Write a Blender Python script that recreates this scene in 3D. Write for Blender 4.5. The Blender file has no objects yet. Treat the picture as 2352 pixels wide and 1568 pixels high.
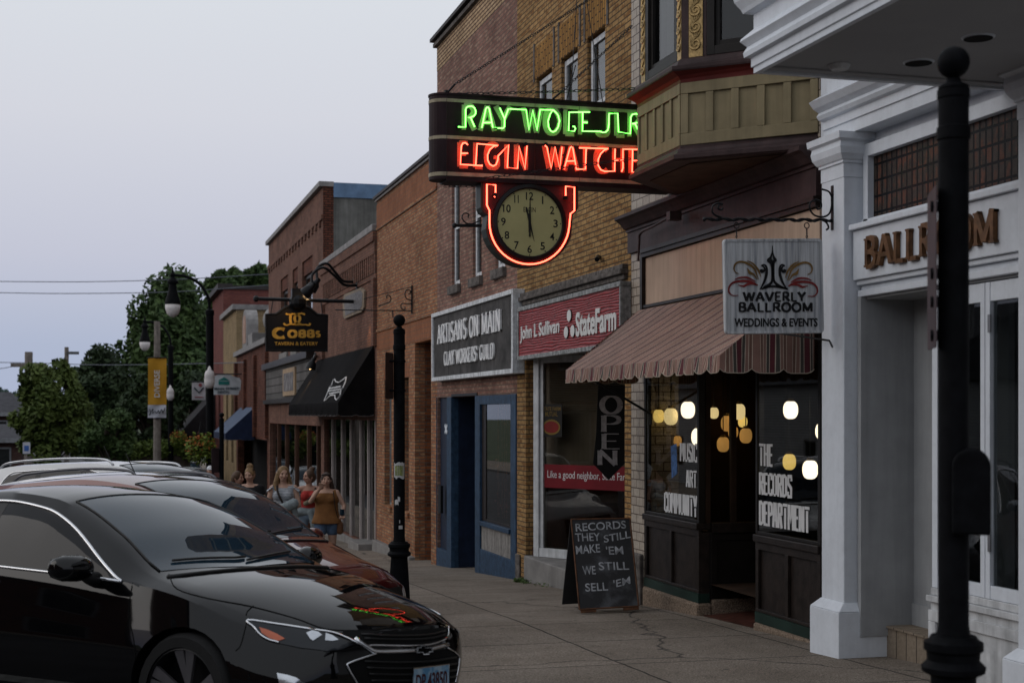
import bpy, bmesh, math, random
from mathutils import Vector, Matrix
from mathutils.bvhtree import BVHTree
from mathutils.geometry import delaunay_2d_cdt
random.seed(7)
S = bpy.context.scene
COL = S.collection
R = math.radians
# ---------------------------------------------------------------- camera
# world: x = across the street (towards the shops), y = along the street, z = up
F, VX, VY, CX, CY = 3267.0, 260.0, 950.0, 1176.0, 784.0
AY = math.atan((CX - VX) / F)
CA, SA = math.cos(AY), math.sin(AY)
ZC = 2.05
cd = bpy.data.cameras.new('camera')
cam = bpy.data.objects.new('camera', cd)
COL.objects.link(cam)
cam.location = (0, 0, ZC)
cam.rotation_euler = (R(90), 0, -AY)
cd.sensor_fit = 'HORIZONTAL'
cd.sensor_width = 36
cd.lens = 36 * F / 2352
cd.shift_y = (VY - CY) / 2352
cd.clip_start = 0.1
cd.clip_end = 3000
cd.dof.use_dof = True
cd.dof.focus_distance = 14.6
cd.dof.aperture_fstop = 3.2
S.camera = cam
# ---------------------------------------------------------------- sky
W = bpy.data.worlds.new('World')
S.world = W
W.use_nodes = True
nt = W.node_tree
nt.nodes.clear()
out = nt.nodes.new('ShaderNodeOutputWorld')
sky = nt.nodes.new('ShaderNodeTexSky')
sky.sky_type = 'NISHITA'
sky.sun_disc = False
SUN_EL, SUN_AZ = R(4), R(-75)
sky.sun_elevation = SUN_EL
sky.sun_rotation = SUN_AZ
sky.air_density = 1.2
sky.dust_density = 3.0
bg1 = nt.nodes.new('ShaderNodeBackground')
bg1.inputs['Strength'].default_value = 0.006
nt.links.new(sky.outputs[0], bg1.inputs['Color'])
# pale dusk haze over the whole vault, lavender low down and whiter higher up
tc = nt.nodes.new('ShaderNodeTexCoord')
sx = nt.nodes.new('ShaderNodeSeparateXYZ')
nt.links.new(tc.outputs['Generated'], sx.inputs[0])
rp = nt.nodes.new('ShaderNodeValToRGB')
nt.links.new(sx.outputs['Z'], rp.inputs[0])
e = rp.color_ramp.elements
e[0].position = 0.0
e[0].color = (0.40, 0.455, 0.61, 1)
e[1].position = 1.0
e[1].color = (0.72, 0.76, 0.83, 1)
for p, c in ((0.046, (0.42, 0.475, 0.62)), (0.107, (0.54, 0.56, 0.67)), (0.2, (0.65, 0.665, 0.735)), (0.28, (0.69, 0.72, 0.775)), (0.45, (0.72, 0.755, 0.81))):
    q = e.new(p)
    q.color = c + (1,)
bg2 = nt.nodes.new('ShaderNodeBackground')
bg2.inputs['Strength'].default_value = 1.0
nt.links.new(rp.outputs[0], bg2.inputs['Color'])
ad = nt.nodes.new('ShaderNodeAddShader')
nt.links.new(bg1.outputs[0], ad.inputs[0])
nt.links.new(bg2.outputs[0], ad.inputs[1])
nt.links.new(ad.outputs[0], out.inputs['Surface'])
# ---------------------------------------------------------------- last glow of the sun, very soft
sl = bpy.data.lights.new('sun', 'SUN')
sl.energy = 0.55
sl.angle = R(40)
sl.color = (1.0, 0.93, 0.87)
so = bpy.data.objects.new('sun', sl)
COL.objects.link(so)
so.rotation_euler = Vector((math.cos(R(15)), -0.25, -math.tan(R(22)))).to_track_quat('-Z', 'Y').to_euler()
S.view_settings.view_transform = 'Standard'
S.view_settings.look = 'None'
S.view_settings.gamma = 1
S.view_settings.exposure = 0
S.cycles.max_bounces = 8
S.cycles.transparent_max_bounces = 12
S.cycles.caustics_reflective = False
S.cycles.caustics_refractive = False
S.cycles.sample_clamp_indirect = 4
S.cycles.use_denoising = True

# ---------------------------------------------------------------- helpers: sight lines of the survey
def ray(x, y):
    t = (x - CX) / F
    return Vector((t * CA + SA, -t * SA + CA, -(y - VY) / F))
O0 = Vector((0, 0, ZC))
def pd(x, y, Y): return O0 + ray(x, y) * Y
def pv(x, y, v):
    d = ray(x, y); return O0 + d * (v / d.x)
def pu(x, y, u):
    d = ray(x, y); return O0 + d * (u / d.y)
def pz(x, y, z):
    d = ray(x, y); return O0 + d * ((z - ZC) / d.z)
V0 = 5.78
def U(x, v=V0): return pv(x, 900, v).y
def Z(x, y, v=V0): return pv(x, y, v).z
KN = [(-60, 2.6), (-20, 1.5), (0, .62), (10.7, .10), (13.6, -.02), (15.1, -.11), (19.8, -.38), (25.7, -.75), (28, -.87), (35, -1.2), (46, -1.55), (60, -1.75), (100, -1.85), (300, -2.2), (1500, -4)]
def zg(u):
    for (a, za), (b, zb) in zip(KN, KN[1:]):
        if u <= b:
            k = (u - a) / (b - a)
            return za + (zb - za) * k
    return KN[-1][1]
def lerp(a, b, t): return a + (b - a) * t
def sm(t): t = max(0., min(1., t)); return t * t * (3 - 2 * t)

# ---------------------------------------------------------------- helpers: objects
OFF = {}
def link(o): COL.objects.link(o); return o
def tag(o, label=None, cat=None, group=None, kind=None):
    if label: o['label'] = label
    if cat: o['category'] = cat
    if group: o['group'] = group
    if kind: o['kind'] = kind
    return o
def thing(name, loc, label=None, cat=None, group=None, rz=0, local=False):
    o = link(bpy.data.objects.new(name, None))
    o.empty_display_size = .2
    o.location = loc
    o.rotation_euler = (0, 0, rz)
    OFF[o.name] = Vector((0, 0, 0)) if local else Vector(loc)
    return tag(o, label, cat, group)
class MB:
    def __init__(s): s.v = []; s.f = []
    def add(s, vs, fs):
        b = len(s.v)
        s.v += [Vector(p) for p in vs]
        s.f += [tuple(b + i for i in f) for f in fs]
        return s
    def box(s, x0, x1, y0, y1, z0, z1):
        p = [(x, y, z) for z in (z0, z1) for y in (y0, y1) for x in (x0, x1)]
        return s.add(p, [(0, 2, 3, 1), (4, 5, 7, 6), (0, 1, 5, 4), (2, 6, 7, 3), (0, 4, 6, 2), (1, 3, 7, 5)])
    def quad(s, *p): return s.add(p, [tuple(range(len(p)))])
    def prism(s, poly, vec):
        n = len(poly); vec = Vector(vec)
        vs = [Vector(p) for p in poly]
        return s.add(vs + [p + vec for p in vs], [tuple(range(n)), tuple(range(2 * n - 1, n - 1, -1))] + [(i, (i + 1) % n, n + (i + 1) % n, n + i) for i in range(n)])
    def loft(s, rings, closed=True, cap=True):
        n = len(rings[0]); vs = [p for r in rings for p in r]; fs = []
        for k in range(len(rings) - 1):
            for i in range(n if closed else n - 1):
                j = (i + 1) % n
                fs.append((k * n + i, k * n + j, (k + 1) * n + j, (k + 1) * n + i))
        if cap and closed:
            fs.append(tuple(range(n - 1, -1, -1)))
            fs.append(tuple((len(rings) - 1) * n + i for i in range(n)))
        return s.add(vs, fs)
    def tube(s, path, r, n=8, closed=False):
        P = [Vector(p) for p in path]
        Q = [P[0]]
        for p in P[1:]:
            if (p - Q[-1]).length > 1e-5: Q.append(p)
        P = Q
        m = len(P)
        if m < 2: return s
        rs = r if isinstance(r, (list, tuple)) else [r] * m
        if len(rs) < m: rs = list(rs) + [rs[-1]] * m
        T = []
        for i in range(m):
            a = P[(i - 1) % m] if closed or i else P[i]
            b = P[(i + 1) % m] if closed or i < m - 1 else P[i]
            T.append((b - a).normalized())
        up = Vector((0, 0, 1))
        if abs(T[0].dot(up)) > .95: up = Vector((1, 0, 0))
        N = (up - T[0] * up.dot(T[0])).normalized()
        rings = []
        for i in range(m):
            N = N - T[i] * N.dot(T[i])
            N = N.normalized() if N.length > 1e-6 else T[i].orthogonal().normalized()
            B = T[i].cross(N)
            rings.append([P[i] + (N * math.cos(2 * math.pi * k / n) + B * math.sin(2 * math.pi * k / n)) * rs[i] for k in range(n)])
        if closed: rings.append(rings[0]); return s.loft(rings, True, False)
        return s.loft(rings)
    def lathe(s, c, prof, n=16):
        c = Vector(c)
        rings = [[c + Vector((r * math.cos(2 * math.pi * k / n), r * math.sin(2 * math.pi * k / n), z)) for k in range(n)] for r, z in prof]
        return s.loft(rings)
    def ball(s, c, r, n=12, sx=1, sy=1, sz=1):
        c = Vector(c); rings = []
        for i in range(1, n // 2 + 1):
            a = math.pi * (i - .5) / (n // 2) - math.pi / 2
            rings.append([c + Vector((r * sx * math.cos(a) * math.cos(2 * math.pi * k / n), r * sy * math.cos(a) * math.sin(2 * math.pi * k / n), r * sz * math.sin(a))) for k in range(n)])
        return s.loft(rings)
    def disc(s, c, nrm, r, th, n=20):
        c = Vector(c); nrm = Vector(nrm).normalized(); a = nrm.orthogonal().normalized(); b = nrm.cross(a)
        return s.prism([c + (a * math.cos(2 * math.pi * k / n) + b * math.sin(2 * math.pi * k / n)) * r for k in range(n)], nrm * th)
    def build(s, name, mat, parent=None, smooth=False, bevel=0, sub=0):
        me = bpy.data.meshes.new(name)
        me.from_pydata([tuple(p) for p in s.v], [], s.f)
        bm = bmesh.new(); bm.from_mesh(me)
        bmesh.ops.recalc_face_normals(bm, faces=bm.faces)
        bm.to_mesh(me); bm.free()
        if smooth:
            for p in me.polygons: p.use_smooth = True
            if smooth != 'all': me.set_sharp_from_angle(angle=R(38))
        return place(me, name, mat, parent, bevel, sub)
def place(me, name, mat, parent=None, bevel=0, sub=0):
    if isinstance(mat, (list, tuple)):
        for m in mat: me.materials.append(m)
    elif mat is not None: me.materials.append(mat)
    o = link(bpy.data.objects.new(name, me))
    if parent is not None:
        o.parent = parent
        o.location = -OFF[parent.name]
    OFF[o.name] = Vector((0, 0, 0))
    if bevel:
        b = o.modifiers.new('bevel', 'BEVEL'); b.width = bevel; b.segments = 2; b.limit_method = 'ANGLE'; b.angle_limit = R(40)
    if sub:
        b = o.modifiers.new('sub', 'SUBSURF'); b.levels = sub; b.render_levels = sub
    return o
def struct(o, kind='structure'): o['kind'] = kind; return o
def copy_tree(o, parent=None):
    c = o.copy(); link(c)
    OFF[c.name] = OFF.get(o.name, Vector((0, 0, 0)))
    c.parent = parent
    for ch in list(o.children): copy_tree(ch, c)
    return c
def baked(o):
    """mesh of an object after its modifiers"""
    dg = bpy.context.evaluated_depsgraph_get()
    return bpy.data.meshes.new_from_object(o.evaluated_get(dg), depsgraph=dg)
def catmull(P, n=6):
    P = [Vector(p) for p in P]; out = []
    for i in range(len(P) - 1):
        a = P[i - 1] if i else P[i] * 2 - P[i + 1]; b = P[i]; c = P[i + 1]
        d = P[i + 2] if i + 2 < len(P) else c * 2 - b
        for k in range(n):
            t = k / n
            out.append(.5 * ((2 * b) + (c - a) * t + (2 * a - 5 * b + 4 * c - d) * t * t + (3 * b - a - 3 * c + d) * t ** 3))
    out.append(P[-1]); return out
def spiral(c, r0, r1, a0, a1, n, ex, ez):
    return [Vector(c) + Vector(ex) * (lerp(r0, r1, i / n) * math.cos(lerp(a0, a1, i / n))) + Vector(ez) * (lerp(r0, r1, i / n) * math.sin(lerp(a0, a1, i / n))) for i in range(n + 1)]

# ---------------------------------------------------------------- helpers: materials
MC = {}
def nodes(name):
    m = bpy.data.materials.new(name); m.use_nodes = True
    t = m.node_tree; b = t.nodes['Principled BSDF']
    return m, t, b
def mk(t, typ, **kw):
    n = t.nodes.new(typ)
    for k, v in kw.items(): setattr(n, k, v)
    return n
def noise_to(t, vec, scale, detail=4, rough=.6):
    n = mk(t, 'ShaderNodeTexNoise'); n.inputs['Scale'].default_value = scale; n.inputs['Detail'].default_value = detail; n.inputs['Roughness'].default_value = rough
    t.links.new(vec, n.inputs['Vector']); return n.outputs['Fac']
def ramp(t, fac, a, b, p0=.35, p1=.65):
    r = mk(t, 'ShaderNodeValToRGB'); r.color_ramp.elements[0].position = p0; r.color_ramp.elements[1].position = p1
    r.color_ramp.elements[0].color = tuple(a) + (1,); r.color_ramp.elements[1].color = tuple(b) + (1,)
    t.links.new(fac, r.inputs[0]); return r.outputs[0]
def mixc(t, fac, a, b, mode='MIX'):
    n = mk(t, 'ShaderNodeMix', data_type='RGBA', blend_type=mode)
    for sock, v in ((n.inputs[0], fac), (n.inputs[6], a), (n.inputs[7], b)):
        if hasattr(v, 'links'): t.links.new(v, sock)
        else: sock.default_value = v if isinstance(v, (int, float)) else tuple(v) + ((1,) if len(v) == 3 else ())
    return n.outputs[2]
def setbump(t, b, h, strength=.3, dist=.01):
    n = mk(t, 'ShaderNodeBump'); n.inputs['Strength'].default_value = strength; n.inputs['Distance'].default_value = dist
    t.links.new(h, n.inputs['Height']); t.links.new(n.outputs[0], b.inputs['Normal'])
def M(name, col, rough=.6, metal=0, var=.18, vs=3.0, bump=0, bs=60, coat=0, streak=0, spec=.2, grime=0):
    if name in MC: return MC[name]
    m, t, b = nodes(name)
    tc = mk(t, 'ShaderNodeTexCoord').outputs['Object']
    c = ramp(t, noise_to(t, tc, vs), [k * (1 - var) for k in col], [min(1, k * (1 + var)) for k in col])
    if streak:
        mp = mk(t, 'ShaderNodeMapping'); mp.inputs['Scale'].default_value = (9, 9, .5); t.links.new(tc, mp.inputs[0])
        c = mixc(t, 1.0, c, ramp(t, noise_to(t, mp.outputs[0], 1.6), (1 - streak,) * 3, (1, 1, 1), .3, .62), 'MULTIPLY')
    if grime:
        c = mixc(t, 1.0, c, ramp(t, noise_to(t, tc, 14, 6, .7), (1 - grime,) * 3, (1, 1, 1), .36, .55), 'MULTIPLY')
    t.links.new(c, b.inputs['Base Color'])
    b.inputs['Roughness'].default_value = rough; b.inputs['Metallic'].default_value = metal
    b.inputs['Coat Weight'].default_value = coat; b.inputs['Coat Roughness'].default_value = .03
    b.inputs['Specular IOR Level'].default_value = spec
    if bump: setbump(t, b, noise_to(t, tc, bs, 6), bump, .01)
    MC[name] = m; return m
def brick(name, c1, c2, mortar, w=.215, h=.0675, ms=.009, dirt=.35, bias=0, c3=None, soldier=False, offs=.5):
    if name in MC: return MC[name]
    m, t, b = nodes(name)
    tc = mk(t, 'ShaderNodeTexCoord').outputs['Object']
    sp = mk(t, 'ShaderNodeSeparateXYZ'); t.links.new(tc, sp.inputs[0])
    ad = mk(t, 'ShaderNodeMath', operation='ADD'); t.links.new(sp.outputs[0], ad.inputs[0]); t.links.new(sp.outputs[1], ad.inputs[1])
    cb = mk(t, 'ShaderNodeCombineXYZ')
    t.links.new(ad.outputs[0], cb.inputs[1 if soldier else 0]); t.links.new(sp.outputs[2], cb.inputs[0 if soldier else 1])
    br = mk(t, 'ShaderNodeTexBrick'); br.offset = offs
    t.links.new(cb.outputs[0], br.inputs['Vector'])
    br.inputs['Scale'].default_value = 1; br.inputs['Brick Width'].default_value = w; br.inputs['Row Height'].default_value = h
    br.inputs['Mortar Size'].default_value = ms; br.inputs['Mortar Smooth'].default_value = .25; br.inputs['Bias'].default_value = bias
    for k, c in (('Color1', c1), ('Color2', c2), ('Mortar', mortar)): br.inputs[k].default_value = tuple(c) + (1,)
    c = br.outputs['Color']
    if c3:
        vo = mk(t, 'ShaderNodeTexNoise'); vo.inputs['Scale'].default_value = 2.2; vo.inputs['Detail'].default_value = 5
        mp = mk(t, 'ShaderNodeMapping'); mp.inputs['Scale'].default_value = (1 / w * .45, 1 / h * .45, 1); t.links.new(cb.outputs[0], mp.inputs[0]); t.links.new(mp.outputs[0], vo.inputs['Vector'])
        f = mk(t, 'ShaderNodeMath', operation='MULTIPLY'); t.links.new(ramp(t, vo.outputs['Fac'], (0, 0, 0), (1, 1, 1), .5, .6), f.inputs[0])
        iv = mk(t, 'ShaderNodeMath', operation='SUBTRACT'); iv.inputs[0].default_value = 1; t.links.new(br.outputs['Fac'], iv.inputs[1]); t.links.new(iv.outputs[0], f.inputs[1])
        c = mixc(t, f.outputs[0], c, c3)
    c = mixc(t, 1.0, c, ramp(t, noise_to(t, tc, 1.3, 6, .65), (1 - dirt,) * 3, (1.05,) * 3, .3, .66), 'MULTIPLY')
    c = mixc(t, 1.0, c, ramp(t, noise_to(t, tc, 30, 4, .7), (.78,) * 3, (1.12,) * 3, .3, .7), 'MULTIPLY')
    t.links.new(c, b.inputs['Base Color'])
    b.inputs['Roughness'].default_value = .85; b.inputs['Specular IOR Level'].default_value = .08
    iv = mk(t, 'ShaderNodeMath', operation='SUBTRACT'); iv.inputs[0].default_value = 1; t.links.new(br.outputs['Fac'], iv.inputs[1])
    hh = mk(t, 'ShaderNodeMath', operation='MULTIPLY_ADD'); t.links.new(noise_to(t, tc, 60, 4), hh.inputs[0]); hh.inputs[1].default_value = .3; t.links.new(iv.outputs[0], hh.inputs[2])
    setbump(t, b, hh.outputs[0], .6, .008)
    MC[name] = m; return m
def glass(name, tint=(.8, .85, .85), ior=1.5, rough=0.0, opaque=None):
    if name in MC: return MC[name]
    m, t, b = nodes(name); t.nodes.remove(b)
    o = t.nodes['Material Output']
    lw = mk(t, 'ShaderNodeLayerWeight'); lw.inputs['Blend'].default_value = .5
    pw = mk(t, 'ShaderNodeMath', operation='POWER'); t.links.new(lw.outputs['Facing'], pw.inputs[0]); pw.inputs[1].default_value = 5
    f0 = ((ior - 1) / (ior + 1)) ** 2
    fr = mk(t, 'ShaderNodeMath', operation='MULTIPLY_ADD'); t.links.new(pw.outputs[0], fr.inputs[0]); fr.inputs[1].default_value = 1 - f0; fr.inputs[2].default_value = f0
    gl = mk(t, 'ShaderNodeBsdfGlossy'); gl.inputs['Roughness'].default_value = rough; gl.inputs['Color'].default_value = (1, 1, 1, 1)
    if opaque: tr = mk(t, 'ShaderNodeBsdfDiffuse'); tr.inputs['Color'].default_value = tuple(opaque) + (1,)
    else: tr = mk(t, 'ShaderNodeBsdfTransparent'); tr.inputs['Color'].default_value = tuple(tint) + (1,)
    mx = mk(t, 'ShaderNodeMixShader'); t.links.new(fr.outputs[0], mx.inputs[0]); t.links.new(tr.outputs[0], mx.inputs[1]); t.links.new(gl.outputs[0], mx.inputs[2])
    t.links.new(mx.outputs[0], o.inputs[0]); MC[name] = m; return m
def emit(name, col, strength, base=None):
    if name in MC: return MC[name]
    m, t, b = nodes(name)
    b.inputs['Base Color'].default_value = tuple(base or col) + (1,); b.inputs['Emission Color'].default_value = tuple(col) + (1,); b.inputs['Emission Strength'].default_value = strength
    MC[name] = m; return m

# ---------------------------------------------------------------- helpers: lettering
def txt(s, bl, br, tl, depth, name, mat, parent, bold=0.0, shear=0, nrm=None, keep=False):
    """text filling the parallelogram bl-br-tl, standing `depth` proud of it"""
    cu = bpy.data.curves.new('t', 'FONT'); cu.body = s; cu.size = 1; cu.extrude = .1; cu.offset = bold; cu.shear = shear; cu.resolution_u = 4
    o = link(bpy.data.objects.new('t', cu)); bpy.context.view_layer.update()
    me = baked(o); bpy.data.objects.remove(o); bpy.data.curves.remove(cu)
    xs = [v.co.x for v in me.vertices]; ys = [v.co.y for v in me.vertices]
    x0, x1, y0, y1 = min(xs), max(xs), min(ys), max(ys)
    bl, br, tl = Vector(bl), Vector(br), Vector(tl)
    ex, ey = br - bl, tl - bl
    n = Vector(nrm) if nrm is not None else ex.cross(ey).normalized()
    for v in me.vertices:
        c = v.co
        v.co = bl + ex * ((c.x - x0) / (x1 - x0)) + ey * ((c.y - y0) / (y1 - y0)) + n * (depth * (c.z + .1) / .2)
    me.name = name
    return place(me, name, mat, parent)
def arc(cx, cy, rx, ry, a0, a1, n=10): return [(cx + rx * math.cos(R(lerp(a0, a1, i / n))), cy + ry * math.sin(R(lerp(a0, a1, i / n)))) for i in range(n + 1)]
GL = {
 'A': (.8, [[(.05, 0), (.4, 1)], [(.4, 1), (.75, 0)], [(.17, .33), (.63, .33)]]), 'B': (.65, [[(.12, 0), (.12, 1)], [(.12, 1)] + arc(.32, .76, .24, .24, 90, -90) + [(.12, .52)], [(.12, .51)] + arc(.33, .255, .28, .255, 90, -90) + [(.12, 0)]]),
 'C': (.75, [arc(.42, .5, .36, .5, 50, 310, 16)]), 'D': (.75, [[(.12, 0), (.12, 1)], [(.12, 1)] + arc(.3, .5, .4, .5, 90, -90, 14) + [(.12, 0)]]),
 'E': (.62, [[(.12, 0), (.12, 1)], [(.12, 1), (.56, 1)], [(.12, .52), (.48, .52)], [(.12, 0), (.58, 0)]]), 'F': (.6, [[(.12, 0), (.12, 1)], [(.12, 1), (.56, 1)], [(.12, .52), (.48, .52)]]),
 'G': (.78, [arc(.42, .5, .36, .5, 50, 300, 16) + [(.68, .12), (.68, .45)], [(.46, .45), (.7, .45)]]), 'H': (.75, [[(.12, 0), (.12, 1)], [(.63, 0), (.63, 1)], [(.12, .52), (.63, .52)]]),
 'I': (.28, [[(.14, 0), (.14, 1)]]), 'J': (.55, [[(.42, 1), (.42, .25)] + arc(.22, .22, .2, .22, 0, -160)]), 'K': (.72, [[(.12, 0), (.12, 1)], [(.64, 1), (.14, .42)], [(.3, .6), (.68, 0)]]),
 'L': (.58, [[(.12, 0), (.12, 1)], [(.12, 0), (.55, 0)]]), 'M': (.95, [[(.12, 0), (.12, 1)], [(.12, 1), (.475, .1)], [(.475, .1), (.83, 1)], [(.83, 0), (.83, 1)]]),
 'N': (.78, [[(.12, 0), (.12, 1)], [(.12, 1), (.66, 0)], [(.66, 0), (.66, 1)]]), 'O': (.82, [arc(.41, .5, .35, .5, 0, 360, 22)]), 'P': (.65, [[(.12, 0), (.12, 1)], [(.12, 1)] + arc(.33, .74, .26, .26, 90, -90) + [(.12, .48)]]),
 'R': (.7, [[(.12, 0), (.12, 1)], [(.12, 1)] + arc(.33, .75, .25, .25, 90, -90) + [(.12, .5)], [(.34, .5), (.65, 0)]]), 'S': (.62, [arc(.31, .75, .23, .25, 30, 270, 10) + arc(.31, .25, .25, .25, 90, -150, 10)]),
 'T': (.68, [[(.34, 0), (.34, 1)], [(.04, 1), (.64, 1)]]), 'U': (.75, [[(.12, 1), (.12, .3)] + arc(.375, .3, .255, .3, 180, 360) + [(.63, 1)]]), 'V': (.75, [[(.04, 1), (.375, 0)], [(.375, 0), (.71, 1)]]),
 'W': (1.05, [[(.04, 1), (.3, 0)], [(.3, 0), (.525, .95)], [(.525, .95), (.76, 0)], [(.76, 0), (1.01, 1)]]), 'Y': (.72, [[(.04, 1), (.36, .48)], [(.68, 1), (.36, .48)], [(.36, .48), (.36, 0)]]),
 "'": (.2, [[(.1, 1), (.1, .75)]]), '.': (.25, [[(.12, 0), (.12, .09)]]), ' ': (.38, [])}
GS = {'T': (.6, [[(.3, 0), (.3, .84)], [(.02, .95), (.58, .95)]]), 'H': (.6, [[(.1, 0), (.1, 1)], [(.5, 0), (.5, 1)], [(.18, .55), (.42, .55)]]), 'E': (.52, [[(.1, 0), (.1, 1)], [(.2, .95), (.5, .95)], [(.2, .52), (.44, .52)], [(.2, .05), (.5, .05)]]),
 'R': (.6, [[(.1, 0), (.1, 1)], [(.2, .95), (.5, .91), (.5, .58), (.2, .52)], [(.36, .46), (.52, 0)]]), 'C': (.56, [[(.1, .06), (.1, .94)], [(.2, .95), (.5, .93), (.5, .7)], [(.2, .05), (.5, .07), (.5, .3)]]), 'O': (.6, [[(.1, .06), (.1, .94)], [(.5, .06), (.5, .94)], [(.18, .95), (.42, .95)], [(.18, .05), (.42, .05)]]),
 'D': (.6, [[(.1, 0), (.1, 1)], [(.2, .95), (.5, .87), (.5, .13), (.2, .05)]]), 'S': (.56, [[(.5, .74), (.49, .94), (.12, .94), (.1, .62), (.48, .42), (.47, .06), (.1, .06), (.08, .27)]]), 'P': (.56, [[(.1, 0), (.1, 1)], [(.2, .95), (.5, .91), (.5, .54), (.2, .48)]]), 'A': (.6, [[(.08, 0), (.24, 1)], [(.52, 0), (.36, 1)], [(.2, .3), (.4, .3)]]),
 'M': (.76, [[(.1, 0), (.1, 1)], [(.66, 0), (.66, 1)], [(.2, .98), (.38, .3), (.56, .98)]]), 'N': (.62, [[(.1, 0), (.1, 1)], [(.52, 0), (.52, 1)], [(.19, .98), (.43, .02)]]), 'U': (.6, [[(.1, .1), (.1, 1)], [(.5, .1), (.5, 1)], [(.14, .05), (.46, .05)]]), 'I': (.22, [[(.1, 0), (.1, 1)]]), 'Y': (.6, [[(.06, 1), (.27, .5)], [(.54, 1), (.33, .5)], [(.3, .42), (.3, 0)]]), '.': (.2, [[(.1, 0), (.1, .1)]])}
def ribbon(mb, pts, hw, fmap, d0, d1):
    """flat stroke of varying half width, extruded from d0 to d1"""
    n = len(pts)
    if n < 2: return
    L, Rr = [], []
    for i in range(n):
        a = pts[max(i - 1, 0)]; b = pts[min(i + 1, n - 1)]
        dx, dy = b[0] - a[0], b[1] - a[1]; l = math.hypot(dx, dy) or 1
        w = hw(dx / l, dy / l); nx, ny = -dy / l, dx / l
        L.append((pts[i][0] + nx * w, pts[i][1] + ny * w)); Rr.append((pts[i][0] - nx * w, pts[i][1] - ny * w))
    rings = []
    for l, r in zip(L, Rr): rings.append([fmap(l[0], l[1], d0), fmap(r[0], r[1], d0), fmap(r[0], r[1], d1), fmap(l[0], l[1], d1)])
    mb.loft(rings)
def strokes(s, bl, br, tl, depth, wv=.11, wh=.05, serif=0.0, gap=.08, mb=None, GL=GL):
    """stroke lettering filling a parallelogram; wv and wh are half widths in glyph heights"""
    mb = mb or MB()
    bl, br, tl = Vector(bl), Vector(br), Vector(tl)
    tot = sum(GL[c][0] + gap for c in s) - gap
    ex, ey = (br - bl) / tot, tl - bl
    n = ex.cross(ey).normalized(); cur = 0; k = 0
    kx = (ey.length / ex.length)   # keep stroke widths even when letters are squeezed
    fm = lambda x, y, d: bl + ex * x + ey * y + n * d
    for c in s:
        w, st = GL[c]
        for poly in st:
            k += 1; eps = .0004 * (k % 5)
            pts = [(cur + x, y) for x, y in poly]
            # scale to real space so that widths are even
            rp = [(x, y * kx) for x, y in pts]
            ribbon(mb, rp, lambda dx, dy: (wv * abs(dy) + wh * abs(dx)) * kx, lambda x, y, d: fm(x, y / kx, d), 0, depth + eps)
            if serif:
                for (x, y), (x2, y2) in ((pts[0], pts[1]), (pts[-1], pts[-2])):
                    if abs(y - y2) > .2 and (y < .02 or y > .98):
                        yy = .035 if y < .5 else .965
                        sw = serif + wv * .5
                        ribbon(mb, [(x - sw * kx, yy * kx), (x + sw * kx, yy * kx)], lambda a, b: .035 * kx, lambda a, b, d: fm(a, b / kx, d), 0, depth + .0022 + eps)
        cur += w + gap
    return mb
def facade(mb, v, ua, ub, za, zb, holes, depth):
    """a wall in the plane x = v with openings (u0, u1, z0, z1) and their reveals"""
    us = sorted({ua, ub} | {h[0] for h in holes} | {h[1] for h in holes}); zs = sorted({za, zb} | {h[2] for h in holes} | {h[3] for h in holes})
    for a, b in zip(us, us[1:]):
        for c, d in zip(zs, zs[1:]):
            m = ((a + b) / 2, (c + d) / 2)
            if any(h[0] < m[0] < h[1] and h[2] < m[1] < h[3] for h in holes): continue
            mb.quad((v, a, c), (v, b, c), (v, b, d), (v, a, d))
    for a, b, c, d in holes:
        for p, q in (((a, c), (b, c)), ((b, c), (b, d)), ((b, d), (a, d)), ((a, d), (a, c))):
            mb.quad((v, p[0], p[1]), (v, q[0], q[1]), (v + depth, q[0], q[1]), (v + depth, p[0], p[1]))
    return mb
def parts(name, boxes, mat, parent, bevel=0):
    for b in boxes:
        m = MB(); m.box(*b); m.build(name, mat, parent, bevel=bevel)
def shell(mb, v, ua, ub, za, zb, vb=16):
    """side walls, back and roof behind a facade"""
    mb.quad((v, ua, za), (vb, ua, za), (vb, ua, zb), (v, ua, zb)); mb.quad((v, ub, za), (vb, ub, za), (vb, ub, zb), (v, ub, zb))
    mb.quad((vb, ua, za), (vb, ub, za), (vb, ub, zb), (vb, ua, zb)); mb.quad((v, ua, zb), (vb, ua, zb), (vb, ub, zb), (v, ub, zb))
    return mb
def window(parent, v, u0, u1, z0, z1, fm, gm, fw=.06, bars=1, name='window', back=.25, sash=True):
    """frame > pane, set into an opening of the facade"""
    mb = MB(); d = .06
    a, b = u0 + .002, u1 - .002
    mb.box(v, v + d, a, a + fw, z0, z1); mb.box(v, v + d, b - fw, b, z0, z1)
    mb.box(v + .002, v + d - .002, a + fw, b - fw, z0, z0 + fw); mb.box(v + .002, v + d - .002, a + fw, b - fw, z1 - fw, z1)
    for k in range(bars):
        zz = lerp(z0, z1, (k + 1) / (bars + 1)); mb.box(v + .004, v + d - .004, a + fw, b - fw, zz - .025, zz + .025)
    f = mb.build(name, fm, parent)
    p = MB(); p.box(v + .025, v + .032, a + fw * .7, b - fw * .7, z0 + fw * .7, z1 - fw * .7); p.build('pane', gm, f)
    return f
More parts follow.
